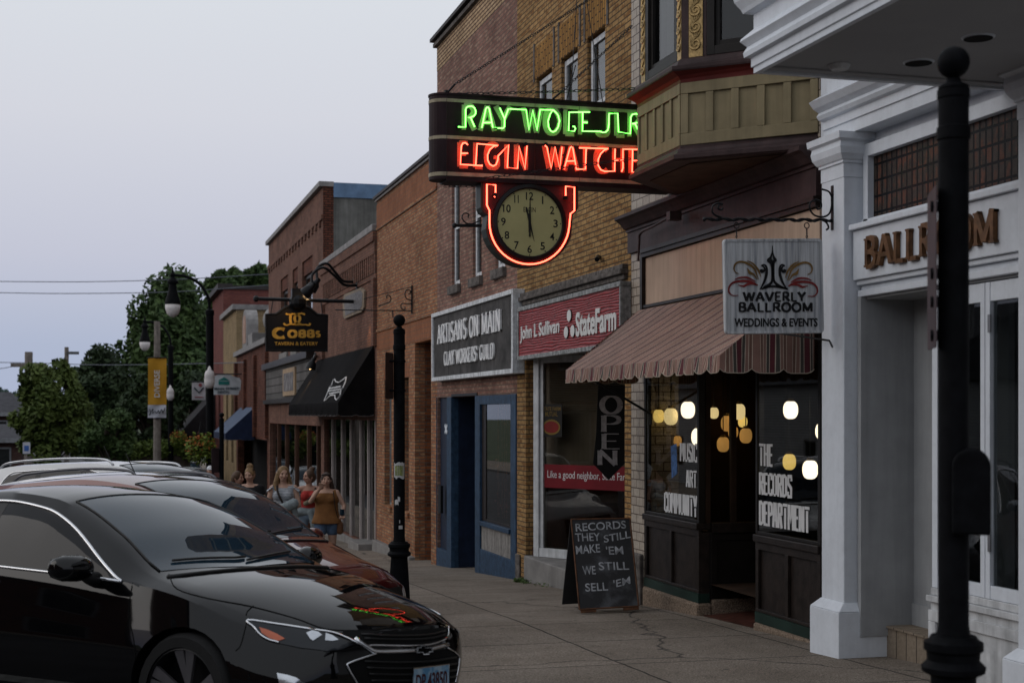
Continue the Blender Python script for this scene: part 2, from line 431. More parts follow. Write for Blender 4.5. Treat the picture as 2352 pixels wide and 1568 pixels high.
# ================================================================ materials of the street
m_walk = None
def concrete(name, col, slab=1.5, joint=(.03, .028, .027)):
    m, t, b = nodes(name)
    g = mk(t, 'ShaderNodeTexCoord').outputs['Object']
    mp = mk(t, 'ShaderNodeMapping'); mp.inputs['Rotation'].default_value = (0, 0, R(2)); t.links.new(g, mp.inputs[0])
    ds = mk(t, 'ShaderNodeTexNoise'); ds.inputs['Scale'].default_value = 3; ds.inputs['Detail'].default_value = 5; t.links.new(g, ds.inputs['Vector'])
    vm = mk(t, 'ShaderNodeVectorMath', operation='MULTIPLY_ADD'); t.links.new(ds.outputs['Color'], vm.inputs[0]); vm.inputs[1].default_value = (.035, .035, 0); t.links.new(mp.outputs[0], vm.inputs[2])
    br = mk(t, 'ShaderNodeTexBrick'); br.offset = 0; t.links.new(vm.outputs[0], br.inputs['Vector'])
    br.inputs['Scale'].default_value = 1; br.inputs['Brick Width'].default_value = slab * 1.15; br.inputs['Row Height'].default_value = slab; br.inputs['Mortar Size'].default_value = .011; br.inputs['Mortar Smooth'].default_value = .2
    br.inputs['Color1'].default_value = tuple(k * .9 for k in col) + (1,); br.inputs['Color2'].default_value = tuple(k * 1.1 for k in col) + (1,); br.inputs['Mortar'].default_value = joint + (1,)
    c = br.outputs['Color']
    c = mixc(t, 1.0, c, ramp(t, noise_to(t, g, .9, 7, .7), (.72, .7, .68), (1.1, 1.1, 1.1), .32, .66), 'MULTIPLY')
    c = mixc(t, 1.0, c, ramp(t, noise_to(t, g, 85, 3, .7), (.34, .34, .34), (1.7, 1.65, 1.58), .36, .64), 'MULTIPLY')
    # wandering cracks
    vo = mk(t, 'ShaderNodeTexVoronoi', feature='DISTANCE_TO_EDGE'); vo.inputs['Scale'].default_value = .16
    d2 = mk(t, 'ShaderNodeVectorMath', operation='MULTIPLY_ADD'); t.links.new(ds.outputs['Color'], d2.inputs[0]); d2.inputs[1].default_value = (.5, .5, 0); t.links.new(g, d2.inputs[2]); t.links.new(d2.outputs[0], vo.inputs['Vector'])
    c = mixc(t, ramp(t, vo.outputs['Distance'], (1, 1, 1), (0, 0, 0), .0004, .0011), c, joint)
    # dropped specks and old gum
    v2 = mk(t, 'ShaderNodeTexVoronoi'); v2.inputs['Scale'].default_value = 3.2; t.links.new(g, v2.inputs['Vector'])
    c = mixc(t, ramp(t, v2.outputs['Distance'], (.75,) * 3, (0, 0, 0), .05, .09), c, (.045, .042, .04))
    t.links.new(c, b.inputs['Base Color']); b.inputs['Roughness'].default_value = .9; b.inputs['Specular IOR Level'].default_value = .1
    setbump(t, b, noise_to(t, g, 110, 3), .4, .006)
    return m
m_walk = concrete('sidewalk_concrete', (.20, .174, .150))
m_curb = M('curb_stone', (.2, .19, .18), .85, bump=.4)
m_road = M('road_asphalt', (.045, .045, .048), .85, var=.25, vs=1.5, bump=.4, bs=120)
m_soil = M('ground_grass', (.045, .06, .03), .95, var=.4, vs=.4, bump=.3)
m_agg = M('pebble_concrete', (.2, .15, .11), .9, var=.6, vs=70, bump=.8, bs=90)
m_white = M('white_paint', (.66, .695, .745), .5, var=.05, vs=1.2, bump=.12, bs=30, streak=.07, grime=.06)
m_whitew = M('weathered_white_paint', (.55, .56, .57), .6, var=.15, vs=6, bump=.2, bs=25, streak=.3)
m_yel = brick('yellow_brick', (.43, .265, .112), (.33, .195, .08), (.10, .07, .045), dirt=.35, c3=(.24, .12, .045), ms=.009)
m_yels = brick('yellow_brick_upright', (.42, .225, .065), (.30, .15, .045), (.055, .04, .028), soldier=True, dirt=.4, w=.2, h=.07)
m_red = brick('worn_red_brick', (.31, .165, .128), (.23, .115, .09), (.16, .12, .10), dirt=.4, c3=(.38, .245, .18), ms=.010)
m_cream = brick('cream_brick', (.55, .39, .24), (.44, .30, .175), (.09, .05, .04), dirt=.3, ms=.012)
m_org = brick('orange_brick', (.40, .165, .078), (.27, .10, .05), (.17, .13, .10), dirt=.35, c3=(.44, .26, .14), ms=.011)
m_orgs = brick('orange_brick_upright', (.36, .145, .07), (.28, .105, .052), (.15, .11, .085), soldier=True, w=.2, h=.07, dirt=.3)
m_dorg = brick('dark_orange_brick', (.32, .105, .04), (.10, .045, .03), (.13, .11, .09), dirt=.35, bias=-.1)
m_brn = brick('brown_red_brick', (.255, .125, .088), (.17, .08, .06), (.13, .09, .07), dirt=.4, ms=.012)
m_dkr = brick('dark_red_brick', (.25, .09, .055), (.13, .048, .032), (.05, .035, .03), dirt=.5, ms=.014)
m_far = brick('far_red_brick', (.22, .075, .06), (.15, .05, .045), (.1, .06, .055), dirt=.3)
m_fyel = brick('far_yellow_brick', (.36, .26, .14), (.28, .20, .11), (.16, .12, .08), dirt=.3)
m_tile = brick('cream_glazed_tile', (.46, .40, .33), (.40, .34, .28), (.12, .09, .07), w=.2, h=.1, ms=.007, dirt=.25); m_tile.node_tree.nodes['Principled BSDF'].inputs['Roughness'].default_value = .35
m_stone = M('grey_stone', (.13, .115, .105), .9, var=.35, vs=8, bump=.6, grime=.5)
m_stucco = M('grey_stucco', (.14, .14, .13), .9, var=.3, vs=1.3, bump=.3, streak=.3)
m_roof = M('roof_edge_metal', (.035, .03, .03), .6)
m_bluem = M('blue_flashing', (.12, .2, .32), .4)
m_greym = M('grey_coping', (.22, .21, .205), .7, var=.2)
m_dk = M('dark_brown_wood', (.018, .013, .011), .42, var=.4, vs=8, bump=.15, bs=25)
m_dk2 = M('near_black_wood', (.011, .009, .008), .45, var=.3, vs=5)
m_green = M('dark_green_paint', (.012, .028, .022), .5, var=.3)
m_brown = M('purple_brown_paint', (.045, .026, .026), .55, var=.3, vs=4, bump=.25, bs=18, streak=.3)
m_red_p = M('dark_red_paint', (.10, .016, .013), .5, var=.2)
m_tan = M('tan_panel', (.48, .355, .265), .75, var=.08, vs=1.4, streak=.2)
m_olive = M('olive_drab_paint', (.215, .175, .10), .6, var=.12, vs=3, bump=.15, bs=18, streak=.2)
m_gold = M('gilded_relief', (.36, .25, .11), .45, metal=.55, var=.35, vs=30)
m_glass = glass('window_glass', (.5, .52, .52), 1.5)
m_shop = glass('shop_glass', (.62, .6, .56), 1.45)
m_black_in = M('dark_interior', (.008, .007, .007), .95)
m_brown_in = M('brown_interior', (.03, .016, .009), .8, var=.4)
m_blue = M('blue_paint', (.028, .062, .115), .55, var=.22, vs=9, bump=.2, bs=30, streak=.3, grime=.35)
m_dblue = M('dark_blue_paint', (.009, .017, .04), .55, var=.25, vs=5, streak=.25)
m_gboard = M('grey_boards', (.25, .235, .22), .8, var=.2, vs=9, streak=.4)
m_frame_w = M('peeling_white_frame', (.66, .68, .70), .7, var=.2, vs=18, bump=.3, streak=.4)
m_iron = M('black_iron', (.006, .0065, .008), .42, var=.3, vs=10, bump=.1)
m_shade = M('grey_window_shade', (.16, .155, .15), .9, var=.08, streak=.12)

# ================================================================ ground
def sheet(v0, v1, dz, us, nv=2, name='g', mat=None):
    mb = MB(); rings = []
    for u in us: rings.append([(lerp(v0, v1, k / (nv - 1)), u, zg(u) + dz) for k in range(nv)])
    mb.loft(rings, False, False)
    return struct(mb.build(name, mat, smooth='all'))
us_near = [i * 1.0 - 25 for i in range(25)] + [i * .5 for i in range(120)] + [60 + 5 * i for i in range(49)]
ground_us = [-60, -40, -25] + us_near[5::6] + [340, 400, 500, 700, 1000, 1500]
sheet(-900, 900, -.30, ground_us, 2, 'ground', m_soil)
def crown(v): return .042 * (2.05 - v) - .0026 * (2.05 - v) ** 2
mb = MB(); mb.loft([[(lerp(-14, 2.05, k / 12), u, zg(u) - .15 + crown(lerp(-14, 2.05, k / 12))) for k in range(13)] for u in us_near], False, False); struct(mb.build('road', m_road, smooth='all'))
def vk(u): return 2.2 + 3.0 * sm((u - 67) / 2)
mb = MB(); mb.loft([[(vk(u), u, zg(u)), (7.2, u, zg(u))] for u in us_near], False, False); struct(mb.build('sidewalk', m_walk, smooth='all'))
mb = MB(); mb.loft([[(2.05, u, zg(u) - .152), (5.2, u, zg(u) - .152)] for u in us_near if u > 66], False, False); struct(mb.build('parking_lane', m_road))
mb = MB(); mb.loft([[(vk(u) + a, u, zg(u) + b) for a, b in ((-.15, -.35), (-.15, -.01), (-.11, .002), (-.002, .003), (-.002, -.35))] for u in us_near], True, True)
struct(mb.build('curb', m_curb))
sheet(-19, -14.15, 0, us_near, 2, 'far_sidewalk', m_walk)
mb = MB(); mb.loft([[(-14.0, u, zg(u) - .35), (-14.0, u, zg(u)), (-14.148, u, zg(u) + .003), (-14.148, u, zg(u) - .35)] for u in us_near], True, True)
struct(mb.build('curb', m_curb))
# painted stall lines between the slanted cars
m_line = M('road_paint', (.45, .45, .43), .8, var=.3, vs=12)
mb = MB()
for k in range(9):
    u0 = 6.1 + 3.65 * k; a, b = Vector((1.9, u0)), Vector((-1.7, u0 + 3.7)); n = Vector((.707, .707)) * .05
    for i in range(10):
        c, d = a.lerp(b, i / 10), a.lerp(b, (i + 1) / 10); mb.quad(*[(p.x, p.y, zg(p.y) - .145 + crown(p.x)) for p in (c - n, c + n, d + n, d - n)])
struct(mb.build('road_markings', m_line))

# ================================================================ white ballroom block
u1885, u1450, u1188, u1004, u866, u740, u617, u543 = [U(x) for x in (1885, 1450, 1188, 1004, 866, 742, 617, 543)]
B = thing('ballroom_building', (6, 9, 0), 'white painted corner block with classical pilasters, canopy and bronze letters', 'building')
pa, pb = U(1887, 5.55), U(1938, 5.55)
ur = pb - .04
vrec = pu(2094, 900, ur).x
uw = U(2146, 5.72)
p2 = U(2338, 5.55)
mb = MB()
# upper wall and frieze over the openings
mb.box(5.78, 6.4, 1.0, u1885 - .004, 4.10, 9.5)
mb.box(5.70, 6.4, p2, pb, 3.54, 3.58)
mb.box(6.4, 15, 1.0, u1885 - .004, -1, 9.5)
mb.build('wall', m_white, B)
mb = MB(); mb.box(5.62, 6.4, p2 + .002, pb - .02, 3.10, 3.49)
mb.box(5.58, 5.72, p2 + .002, pb - .018, 3.492, 3.535); mb.build('name_band', m_white, B, bevel=.006)
mb = MB()
for v, z0, z1 in ((5.66, 2.97, 3.02), (5.69, 3.022, 3.06), (5.65, 3.062, 3.098)): mb.box(v, 6.3, p2 + .003, pb - .022, z0, z1)
mb.build('lintel_moulding', m_white, B, bevel=.006)
# pilasters
def pilaster(ua, ub, name='pilaster'):
    mb = MB(); mb.box(5.55, 5.9, ub, ua, .55, 3.925); o = mb.build(name, m_white, B, bevel=.008)
    g = zg(ub) - .15
    k = MB(); k.box(5.475, 5.92, ub - .055, ua + .06, g, .49)
    k.loft([[(5.475, ub - .055, .492), (5.475, ua + .06, .492), (5.92, ua + .06, .492), (5.92, ub - .055, .492)], [(5.545, ub - .004, .56), (5.545, ua + .004, .56), (5.92, ua + .004, .56), (5.92, ub - .004, .56)]])
    k.build('plinth', m_white, o, bevel=.006)
    c = MB(); prof = [(.004, 3.92), (.004, 4.03), (.018, 4.032), (.018, 4.05), (.03, 4.06), (.055, 4.10), (.065, 4.15), (.058, 4.19), (.06, 4.195), (.085, 4.21), (.09, 4.262)]
    c.loft([[(5.55 - d, ub - d, z), (5.55 - d, ua + d, z), (5.92, ua + d, z), (5.92, ub - d, z)] for d, z in prof]); c.build('capital', m_white, o)
    return o
pilaster(pa, pb); pilaster(p2, p2 - .42)
# entablature
mb = MB()
prof = [(5.60, 4.265), (5.60, 4.36), (5.585, 4.362), (5.585, 4.43), (5.55, 4.44), (5.53, 4.47), (5.55, 4.50), (5.50, 4.53), (5.46, 4.58), (5.60, 4.66), (5.62, 4.662), (5.62, 4.95), (5.5, 4.952), (5.5, 4.985), (5.42, 4.99), (5.38, 5.06), (5.36, 5.10), (5.8, 5.101)]
ring = lambda u: [(5.9, u, 4.265)] + [(v, u, z) for v, z in prof] + [(5.9, u, 5.101)]
mb.loft([ring(1.0), ring(pa + .05)])
for k in range(46): mb.box(5.53, 5.62, pa + .05 - .05 - k * .075, pa + .05 - .01 - k * .075, 4.90, 4.948)
mb.build('entablature', m_white, B)
# transom of small leaded panes
m_lead = brick('leaded_glass', (.045, .034, .028), (.065, .05, .043), (.007, .007, .008), w=.072, h=.125, ms=.011, offs=0, dirt=.3, c3=(.115, .05, .034))
m_lead.node_tree.nodes['Principled BSDF'].inputs['Roughness'].default_value = .3
ta, tb = U(2003, 5.74), p2 + .01
mb = MB(); mb.box(5.70, 5.78, ta, ta + .07, 3.54, 4.17); mb.box(5.70, 5.78, p2 + .003, ta, 4.07, 4.17); mb.box(5.72, 5.76, ta + .07, pb, 3.58, 4.265)
f = mb.build('transom_window', m_white, B, bevel=.004)
mb = MB(); mb.box(5.755, 5.775, p2, ta, 3.581, 4.069); mb.build('leaded_pane', m_lead, f)
# entry recess and steps
mb = MB(); mb.box(5.71, vrec, ur - .03, ur + .10, .3, 3.0); mb.box(vrec, vrec + .05, uw - .3, ur + .1, .3, 3.0); mb.box(5.66, 5.71, ur - .032, ur + .02, .3, 2.97)
mb.box(5.71, 6.4, p2, ur - .03, 2.95, 2.969)
mb.box(vrec - .02, vrec, uw - .3, ur - .032, .36, .55)
mb.build('entry_recess', M('recess_grey_paint', (.34, .35, .36), .6, var=.08, streak=.12), B)
m_step = brick('step_tile', (.27, .22, .17), (.23, .185, .14), (.05, .04, .035), w=.145, h=.4, ms=.006, offs=0, dirt=.3)
mb = MB(); mb.box(5.9, 6.6, uw, ur + .05, zg(ur) - .1, .36); mb.box(5.885, 6.6, uw, ur + .05, .361, .378); mb.build('entry_step', m_step, B)
# bifold windows
mb = MB()
z0, z1 = .80, 2.94
jm = [(uw, uw - .07), (U(2263, 5.74), U(2273, 5.74)), (U(2274.5, 5.74), U(2285, 5.74)), (p2 + .05, p2)]
for a, b in jm: mb.box(5.70, 5.76, min(a, b), max(a, b), z0, z1)
for (a, b) in ((jm[0][1], jm[1][0]), (jm[2][1], jm[3][0])):
    lo, hi = min(a, b), max(a, b)
    mb.box(5.705, 5.755, lo, hi, z0, z0 + .09); mb.box(5.705, 5.755, lo, hi, z1 - .13, z1)
f = mb.build('bifold_window', m_white, B, bevel=.004)
mb = MB(); mb.box(5.73, 5.738, p2 + .02, uw - .03, z0 + .04, z1 - .05); mb.build('pane', m_glass, f)
mb = MB()
for zz in (1.12, 2.6): mb.box(5.69, 5.70, U(2271, 5.7), U(2277, 5.7), zz, zz + .12)
mb.build('bolt', M('steel', (.3, .3, .31), .35, metal=.9), f)
mb = MB(); mb.box(5.69, 5.80, p2, uw, zg(9) - .2, .70); mb.box(5.655, 5.80, p2, uw + .01, .702, .745); mb.box(5.69, 5.80, p2, uw, .747, .798)
mb.box(5.668, 5.689, p2, uw, .56, .64); mb.box(5.668, 5.689, p2, uw, .1, .2); mb.box(5.668, 5.689, uw - .09, uw, .202, .558); mb.box(5.668, 5.689, p2, p2 + .1, .202, .558)
mb.build('kick_panel', m_whitew, B, bevel=.004)
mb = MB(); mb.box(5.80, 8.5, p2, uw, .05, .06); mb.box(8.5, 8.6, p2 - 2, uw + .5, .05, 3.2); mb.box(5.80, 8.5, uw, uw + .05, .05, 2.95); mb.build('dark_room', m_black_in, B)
# canopy
ue = 8.25; zc0 = 4.2
prof = [(0, 0), (0, .035), (-.012, .04), (-.012, .10), (-.045, .105), (-.05, .135), (-.03, .17), (-.065, .21), (-.06, .225), (0, .28), (0, .37), (-.05, .385), (-.06, .41), (-.09, .46), (-.10, .50), (-.10, .56), (-.02, .60), (-.02, 1.1)]
mb = MB(); rings = []
for d, h in prof: rings.append([(3.9 + d, 0.6, zc0 + h), (3.9 + d, ue - d, zc0 + h), (5.75, ue - d, zc0 + h)])
mb.loft(rings, False, False)
canopy = mb.build('canopy', m_white, B)
mb = MB(); mb.box(3.905, 3.94, .6, ue - .005, zc0 + .001, zc0 + .06); mb.box(3.94, 5.75, ue - .04, ue - .005, zc0 + .001, zc0 + .06); mb.build('canopy_lip', m_white, canopy)
mb = MB(); mb.box(3.94, 5.75, .6, ue - .04, zc0 + .022, zc0 + .12); mb.box(3.96, 5.75, ue - .14, ue - .062, zc0 + .01, zc0 + .0218)
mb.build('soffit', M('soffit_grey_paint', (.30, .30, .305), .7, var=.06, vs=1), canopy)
mb = MB(); mb.box(3.9, 5.75, .6, ue - .1, zc0 + 1.05, zc0 + 1.1); mb.build('canopy_roof', m_roof, canopy)
for (x, y, r) in ((2247, 87, .085), (2110, 144, .085)):
    c = pz(x, y, zc0 + .018)
    k = MB(); k.lathe(c, [(r * .8, .002), (r * .8, -.004), (r, -.006), (r, .0), (r * 1.12, .001), (r * 1.12, .004)], 24); o = k.build('recessed_light', m_white, canopy, smooth=True)
    k = MB(); k.disc(c + Vector((0, 0, -.0075)), (0, 0, 1), r * .97, .001, 24); k.build('light_opening', m_black_in, o)
c = pz(1928, 150, zc0 + .02); k = MB(); k.lathe(c, [(.05, -.03), (.06, -.02), (.07, 0)], 16); k.build('sprinkler_cover', m_whitew, canopy, smooth=True)
# BALLROOM letters, bronze
m_bronze = M('bronze_letter', (.13, .065, .03), .45, metal=.3, var=.35, vs=14)
q = lambda x, y: pv(x, y, 5.617)
ug1, ug2 = U(1993, 5.617), U(2294, 5.617)
zl0, zl1 = 3.175, 3.43
zl0 = (Z(1993, 615, 5.617) + Z(2294, 556, 5.617)) / 2; zl1 = (Z(1993, 548, 5.617) + Z(2294, 481, 5.617)) / 2
mb = strokes('BALLROOM', (5.618, ug1, zl0), (5.618, ug2, zl0), (5.618, ug1, zl1), .035, .085, .075, serif=.09, gap=.1)
mb.build('bronze_lettering', m_bronze, B)

# ================================================================ record shop
Q = thing('record_shop_building', (6, 13, 0), 'cream tiled shop with olive oriel window and dark timber shopfront', 'building')
rb0, rb1 = u1885, u1450
uL0, uL1 = U(1480), U(1605)          # far shop window
uR0, uR1 = U(1735), U(1885)          # near shop window
mb = MB()
mb.box(V0, 6.2, uL0 + .01, rb1 - .002, -.6, 10)             # far pier
mb.box(V0, 6.2, rb0 + .004, uL0 + .01, 4.36, 10)
mb.box(6.2, 16, rb0 + .004, rb1 - .002, 3.6, 10)
mb.box(15.5, 16, rb0 + .004, rb1 - .002, -1, 3.6)
mb.build('wall', m_tile, Q)
mb = MB(); mb.box(V0 - .05, 6.2, uL0 + .02, rb1 + .01, -.5, .46); mb.build('stone_pier_base', m_stone, Q, bevel=.02)
# cornice band over the shopfront
mb = MB(); prof = [(5.74, 3.90), (5.74, 4.14), (5.72, 4.142), (5.72, 4.17), (5.69, 4.18), (5.66, 4.22), (5.62, 4.26), (5.58, 4.28), (5.58, 4.315), (5.85, 4.34)]
ring = lambda u: [(5.9, u, 3.90)] + [(v, u, z) for v, z in prof] + [(5.9, u, 4.34)]
mb.loft([ring(rb0 + .006), ring(rb1 + .02)]); mb.build('shop_cornice', m_brown, Q)
mb = MB(); mb.box(5.715, 5.80, rb0 + .008, uL0 + .02, 3.855, 3.897); mb.box(5.735, 5.80, rb0 + .008, uL0 + .02, 3.81, 3.853); mb.box(5.73, 5.85, uL0 - .05, uL0 + .012, 3.0, 3.808); mb.box(5.74, 5.80, rb0 + .008, uL0 - .052, 3.24, 3.27)
mb.build('panel_frame', m_dk, Q)
mb = MB(); mb.box(5.775, 5.83, rb0 + .01, uL0 - .05, 3.272, 3.80); mb.box(5.775, 5.83, rb0 + .01, uL0 - .05, 2.9, 3.238); mb.build('transom_panel', m_tan, Q)
# oriel
PA, PB, PC, PD_ = Vector((5.78, 13.86)), Vector((4.89, 12.90)), Vector((4.89, 11.83)), Vector((5.78, 10.95))
def ring_out(d, z):
    return [(5.8, PA.y + d * .4, z), (PB.x - d, PB.y + d * .41, z), (PC.x - d, PC.y - d * .41, z), (5.8, PD_.y - d * .4, z)]
mb = MB(); mb.loft([ring_out(0, 4.44), ring_out(0, 5.0)]); sk = mb.build('oriel_skirt', m_olive, Q)
def seg_box(mb, P, Qp, a, b, z0, z1, d0, d1):
    t = (Qp - P).normalized(); n = Vector((t.y, -t.x))
    if n.x > 0: n = -n
    if P.y > Qp.y: pass
    c = [P + t * a + n * d0, P + t * b + n * d0, P + t * b + n * d1, P + t * a + n * d1]
    mb.prism([(p.x, p.y, z0) for p in c], (0, 0, z1 - z0))
for P, Qp, n, m0 in ((PB, PC, 5, .03), (PC, PD_, 5, .05)):
    L = (Qp - P).length; mb = MB(); st = .045 if n == 5 and P is PB else .07
    seg_box(mb, P, Qp, 0, L, 4.442, 4.545, .0, .02); seg_box(mb, P, Qp, 0, L, 4.90, 4.998, .0, .02)
    for k in range(n + 1):
        a = k * (L - st) / n; seg_box(mb, P, Qp, a, a + st, 4.547, 4.898, .0, .018)
    mb.build('panel_rails', m_olive, sk, bevel=.004)
mb = MB(); mb.loft([ring_out(d, z) for d, z in ((.06, 4.30), (.09, 4.315), (.09, 4.35), (.05, 4.37), (.04, 4.40), (.015, 4.42), (.015, 4.441))]); mb.build('oriel_base_moulding', m_brown, Q)
mb = MB(); mb.loft([ring_out(-.10, 4.292), ring_out(-.10, 4.299)]); mb.build('oriel_soffit', M('oriel_soffit_wood', (.075, .045, .03), .7, var=.3, vs=5), Q)
mb = MB(); mb.loft([ring_out(d, z) for d, z in ((.01, 5.002), (.015, 5.03), (.04, 5.06), (.10, 5.09))]); mb.build('oriel_sill_underside', m_red_p, Q)
mb = MB(); mb.loft([ring_out(d, z) for d, z in ((.105, 5.092), (.11, 5.105), (.11, 5.135), (.05, 5.15), (.03, 5.20), (0, 5.22))]); mb.build('oriel_sill', m_brown, Q)
mb = MB(); mb.loft([ring_out(-.12, 5.22), ring_out(-.12, 9)]); mb.loft([ring_out(0, 7.6), ring_out(0, 9)]); mb.build('oriel_core', m_black_in, Q)
# gilded scroll pilasters and dark sashes of the oriel
def scroll_panel(P, Qp, a, w, name='gilded_scroll_panel'):
    t = (Qp - P).normalized(); n = Vector((t.y, -t.x))
    if n.x > 0: n = -n
    mb = MB(); seg_box(mb, P, Qp, a, a + w, 5.222, 7.6, -.1, .0)
    ex = Vector((t.x, t.y, 0)); base = P + t * (a + w / 2) + n * .004
    k = 0; z = 5.26
    while z < 7.4:
        c = Vector((base.x, base.y, z + .075)); sg = 1 if k % 2 == 0 else 1
        for th, r in ((0, .034), (0, .022)):
            pts = spiral(c + Vector((0, 0, 0)), w * .40, w * .06, R(200), R(200 + 520), 22, ex * sg, Vector((0, 0, 1)))
            mb.tube(pts, [.013 * (1 - i / 40) for i in range(23)], 6)
            break
        for q in range(5):
            a0 = R(30 + q * 22)
            p0 = c + ex * (w * .40 * math.cos(R(200))) + Vector((0, 0, -.02 + q * .012)); p1 = c + ex * (w * (-.42 + .2 * q)) + Vector((0, 0, .085 + .012 * q - .02 * (q == 4)))
            mb.tube([p0, (p0 + p1) / 2 + ex * .02, p1], [.007, .009, .004], 5)
        z += .15; k += 1
    mb.build(name, m_gold, Q, smooth=True)
LF, LN = (PC - PB).length, (PD_ - PC).length
scroll_panel(PB, PC, .06, .10); scroll_panel(PB, PC, LF - .10, .09); scroll_panel(PC, PD_, .07, .13); scroll_panel(PC, PD_, LN - .2, .13)
def sash(P, Qp, a, b, shade):
    mb = MB()
    for (x0, x1, z0, z1, d) in ((a, a + .07, 5.222, 7.6, .0), (b - .07, b, 5.222, 7.6, .0), (a + .07, b - .07, 5.222, 5.30, -.002), (a + .07, b - .07, 7.5, 7.6, -.002), (a + .07, a + .11, 5.30, 7.5, -.03), (b - .11, b - .07, 5.30, 7.5, -.03), (a + .11, b - .11, 5.30, 5.35, -.032)):
        seg_box(mb, P, Qp, x0, x1, z0, z1, -.1, d)
    o = mb.build('oriel_window', m_dk2, Q, bevel=.003)
    mb = MB(); seg_box(mb, P, Qp, a + .1, b - .1, 5.34, 7.5, -.066, -.06); mb.build('pane', m_glass, o)
    mb = MB(); seg_box(mb, P, Qp, lerp(a, b, shade), b - .1, 5.34, 7.5, -.095, -.09); mb.build('window_shade', m_shade if shade < .5 else m_black_in, o)
sash(PB, PC, .17, LF - .11, .42); sash(PC, PD_, .24, LN - .24, .9)
mb = MB(); seg_box(mb, PB, PC, .0, .055, 5.222, 7.6, -.1, -.003); seg_box(mb, PB, PC, LF - .008, LF, 5.222, 7.6, -.1, -.003); seg_box(mb, PC, PD_, 0, .065, 5.222, 7.6, -.1, -.004); seg_box(mb, PC, PD_, .205, .235, 5.222, 7.6, -.1, -.006); mb.build('oriel_corner_trim', m_brown, Q)
# shopfront
zs = .93
ue1 = uL1                      # far wall of the entry
def bulkhead(ua, ub, name, v=V0):
    """kick panel under a shop window, ub > ua"""
    mb = MB(); z0 = .15
    mb.box(v + .03, v + .12, ua + .002, ub - .002, z0, zs - .1)
    n = 2; st = .06
    for k in range(n + 1):
        a = lerp(ua, ub - st, k / n); mb.box(v, v + .03, a, a + st, z0 + .09, zs - .14)
    mb.box(v - .002, v + .03, ua, ub, zs - .14, zs - .07); mb.box(v - .002, v + .03, ua, ub, z0 + .06, z0 + .09)
    o = mb.build(name, m_dk, Q, bevel=.004)
    mb = MB(); mb.box(v - .03, v + .13, ua - .01, ub, zs - .068, zs); mb.build('sill', m_dk, o, bevel=.008)
    mb = MB(); mb.box(v - .006, v + .12, ua, ub, z0 - .04, z0 + .058); mb.build('bottom_board', m_green, o)
    mb = MB(); mb.box(v - .03, v + .14, ua - .02, ub, -.5, z0 - .042); mb.build('pebble_base', m_agg, Q, bevel=.025)
    return o
bulkhead(uL1, uL0, 'bulkhead'); bulkhead(uR1 + .006, uR0, 'bulkhead')
def shopwin(ua, ub, v=V0):
    mb = MB(); zt = 2.95
    mb.box(v, v + .07, ua, ua + .05, zs, zt); mb.box(v, v + .07, ub - .04, ub, zs, zt); mb.box(v + .002, v + .068, ua + .05, ub - .04, zt - .12, zt); mb.box(v + .002, v + .068, ua + .05, ub - .04, zs + .001, zs + .03)
    o = mb.build('shop_window', m_dk2, Q, bevel=.004)
    mb = MB(); mb.box(v + .010, v + .016, ua + .04, ub - .03, zs + .02, zt - .1); mb.build('pane', m_shop, o); return o
swL = shopwin(uL1, uL0); swR = shopwin(uR1 + .006, uR0)
# entry side of the far window (faces the camera): glass over panel, then the door
mb = MB(); v0, v1 = V0 + .002, 7.4
mb.box(v0 + .12, v1, ue1 + .01, ue1 + .08, .15, zs - .1)
for a, b, z0, z1 in ((v0 + .13, v1, .15, .24), (v0 + .13, v1, zs - .18, zs - .1), (v0 + .13, v0 + .2, .24, zs - .18), (v0 + .75, v0 + .83, .24, zs - .18)): mb.box(a, b, ue1 - .012, ue1 + .01, z0, z1)
o = mb.build('entry_panel', m_dk2, Q, bevel=.003)
mb = MB(); mb.box(v0 + .14, v1, ue1 - .04, ue1 + .09, zs - .098, zs); mb.build('sill', m_dk, o)
mb = MB(); mb.box(v0 + .14, v1, ue1 - .02, ue1 + .1, -.4, .148); mb.build('pebble_base', m_agg, Q, bevel=.02)
mb = MB()
for a, b, z0, z1 in ((v0 + .075, v0 + .13, zs, 2.95), (v0 + .36, v0 + .42, zs, 2.95), (v0 + 1.0, v0 + 1.1, zs, 2.95), (v0 + .13, v0 + .36, 2.72, 2.95), (v0 + .42, v0 + 1.0, 2.72, 2.95)): mb.box(a, b, ue1, ue1 + .06, z0, z1)
o = mb.build('entry_window', m_brown_in, Q, bevel=.003)
mb = MB(); mb.box(v0 + .1, v0 + 1.05, ue1 + .03, ue1 + .036, zs, 2.75); mb.build('pane', m_shop, o)
mb = MB(); mb.box(7.2, 7.26, uR0 - .1, ue1 + .1, 0, 2.95); o = mb.build('shop_door', m_dk2, Q)
mb = MB(); mb.box(7.185, 7.2, uR0 + .25, ue1 - .25, 1.0, 2.5); mb.build('pane', m_shop, o)
m_tilered = brick('entry_floor_tile', (.085, .03, .022), (.05, .018, .014), (.03, .02, .018), w=.1, h=.1, offs=0)
mb = MB(); mb.loft([[(5.80, uR0, zg(uR0) + .005), (7.3, uR0, .06)], [(5.80, ue1 - .02, zg(ue1) + .005), (7.3, ue1 - .02, .06)]], False, False); mb.build('entry_floor', M('red_quarry_tile', (.075, .028, .02), .45, var=.5, vs=12), Q)
mb = MB(); mb.box(5.82, 7.3, uR0, ue1, 2.96, 3.0); mb.build('entry_ceiling', m_dk2, Q)
mb = MB()   # the room behind the glass
mb.quad((5.95, rb0 + .02, .1), (12, rb0 + .02, .1), (12, rb0 + .02, 3.6), (5.95, rb0 + .02, 3.6)); mb.quad((5.95, rb1 - .3, .1), (12, rb1 - .3, .1), (12, rb1 - .3, 3.6), (5.95, rb1 - .3, 3.6))
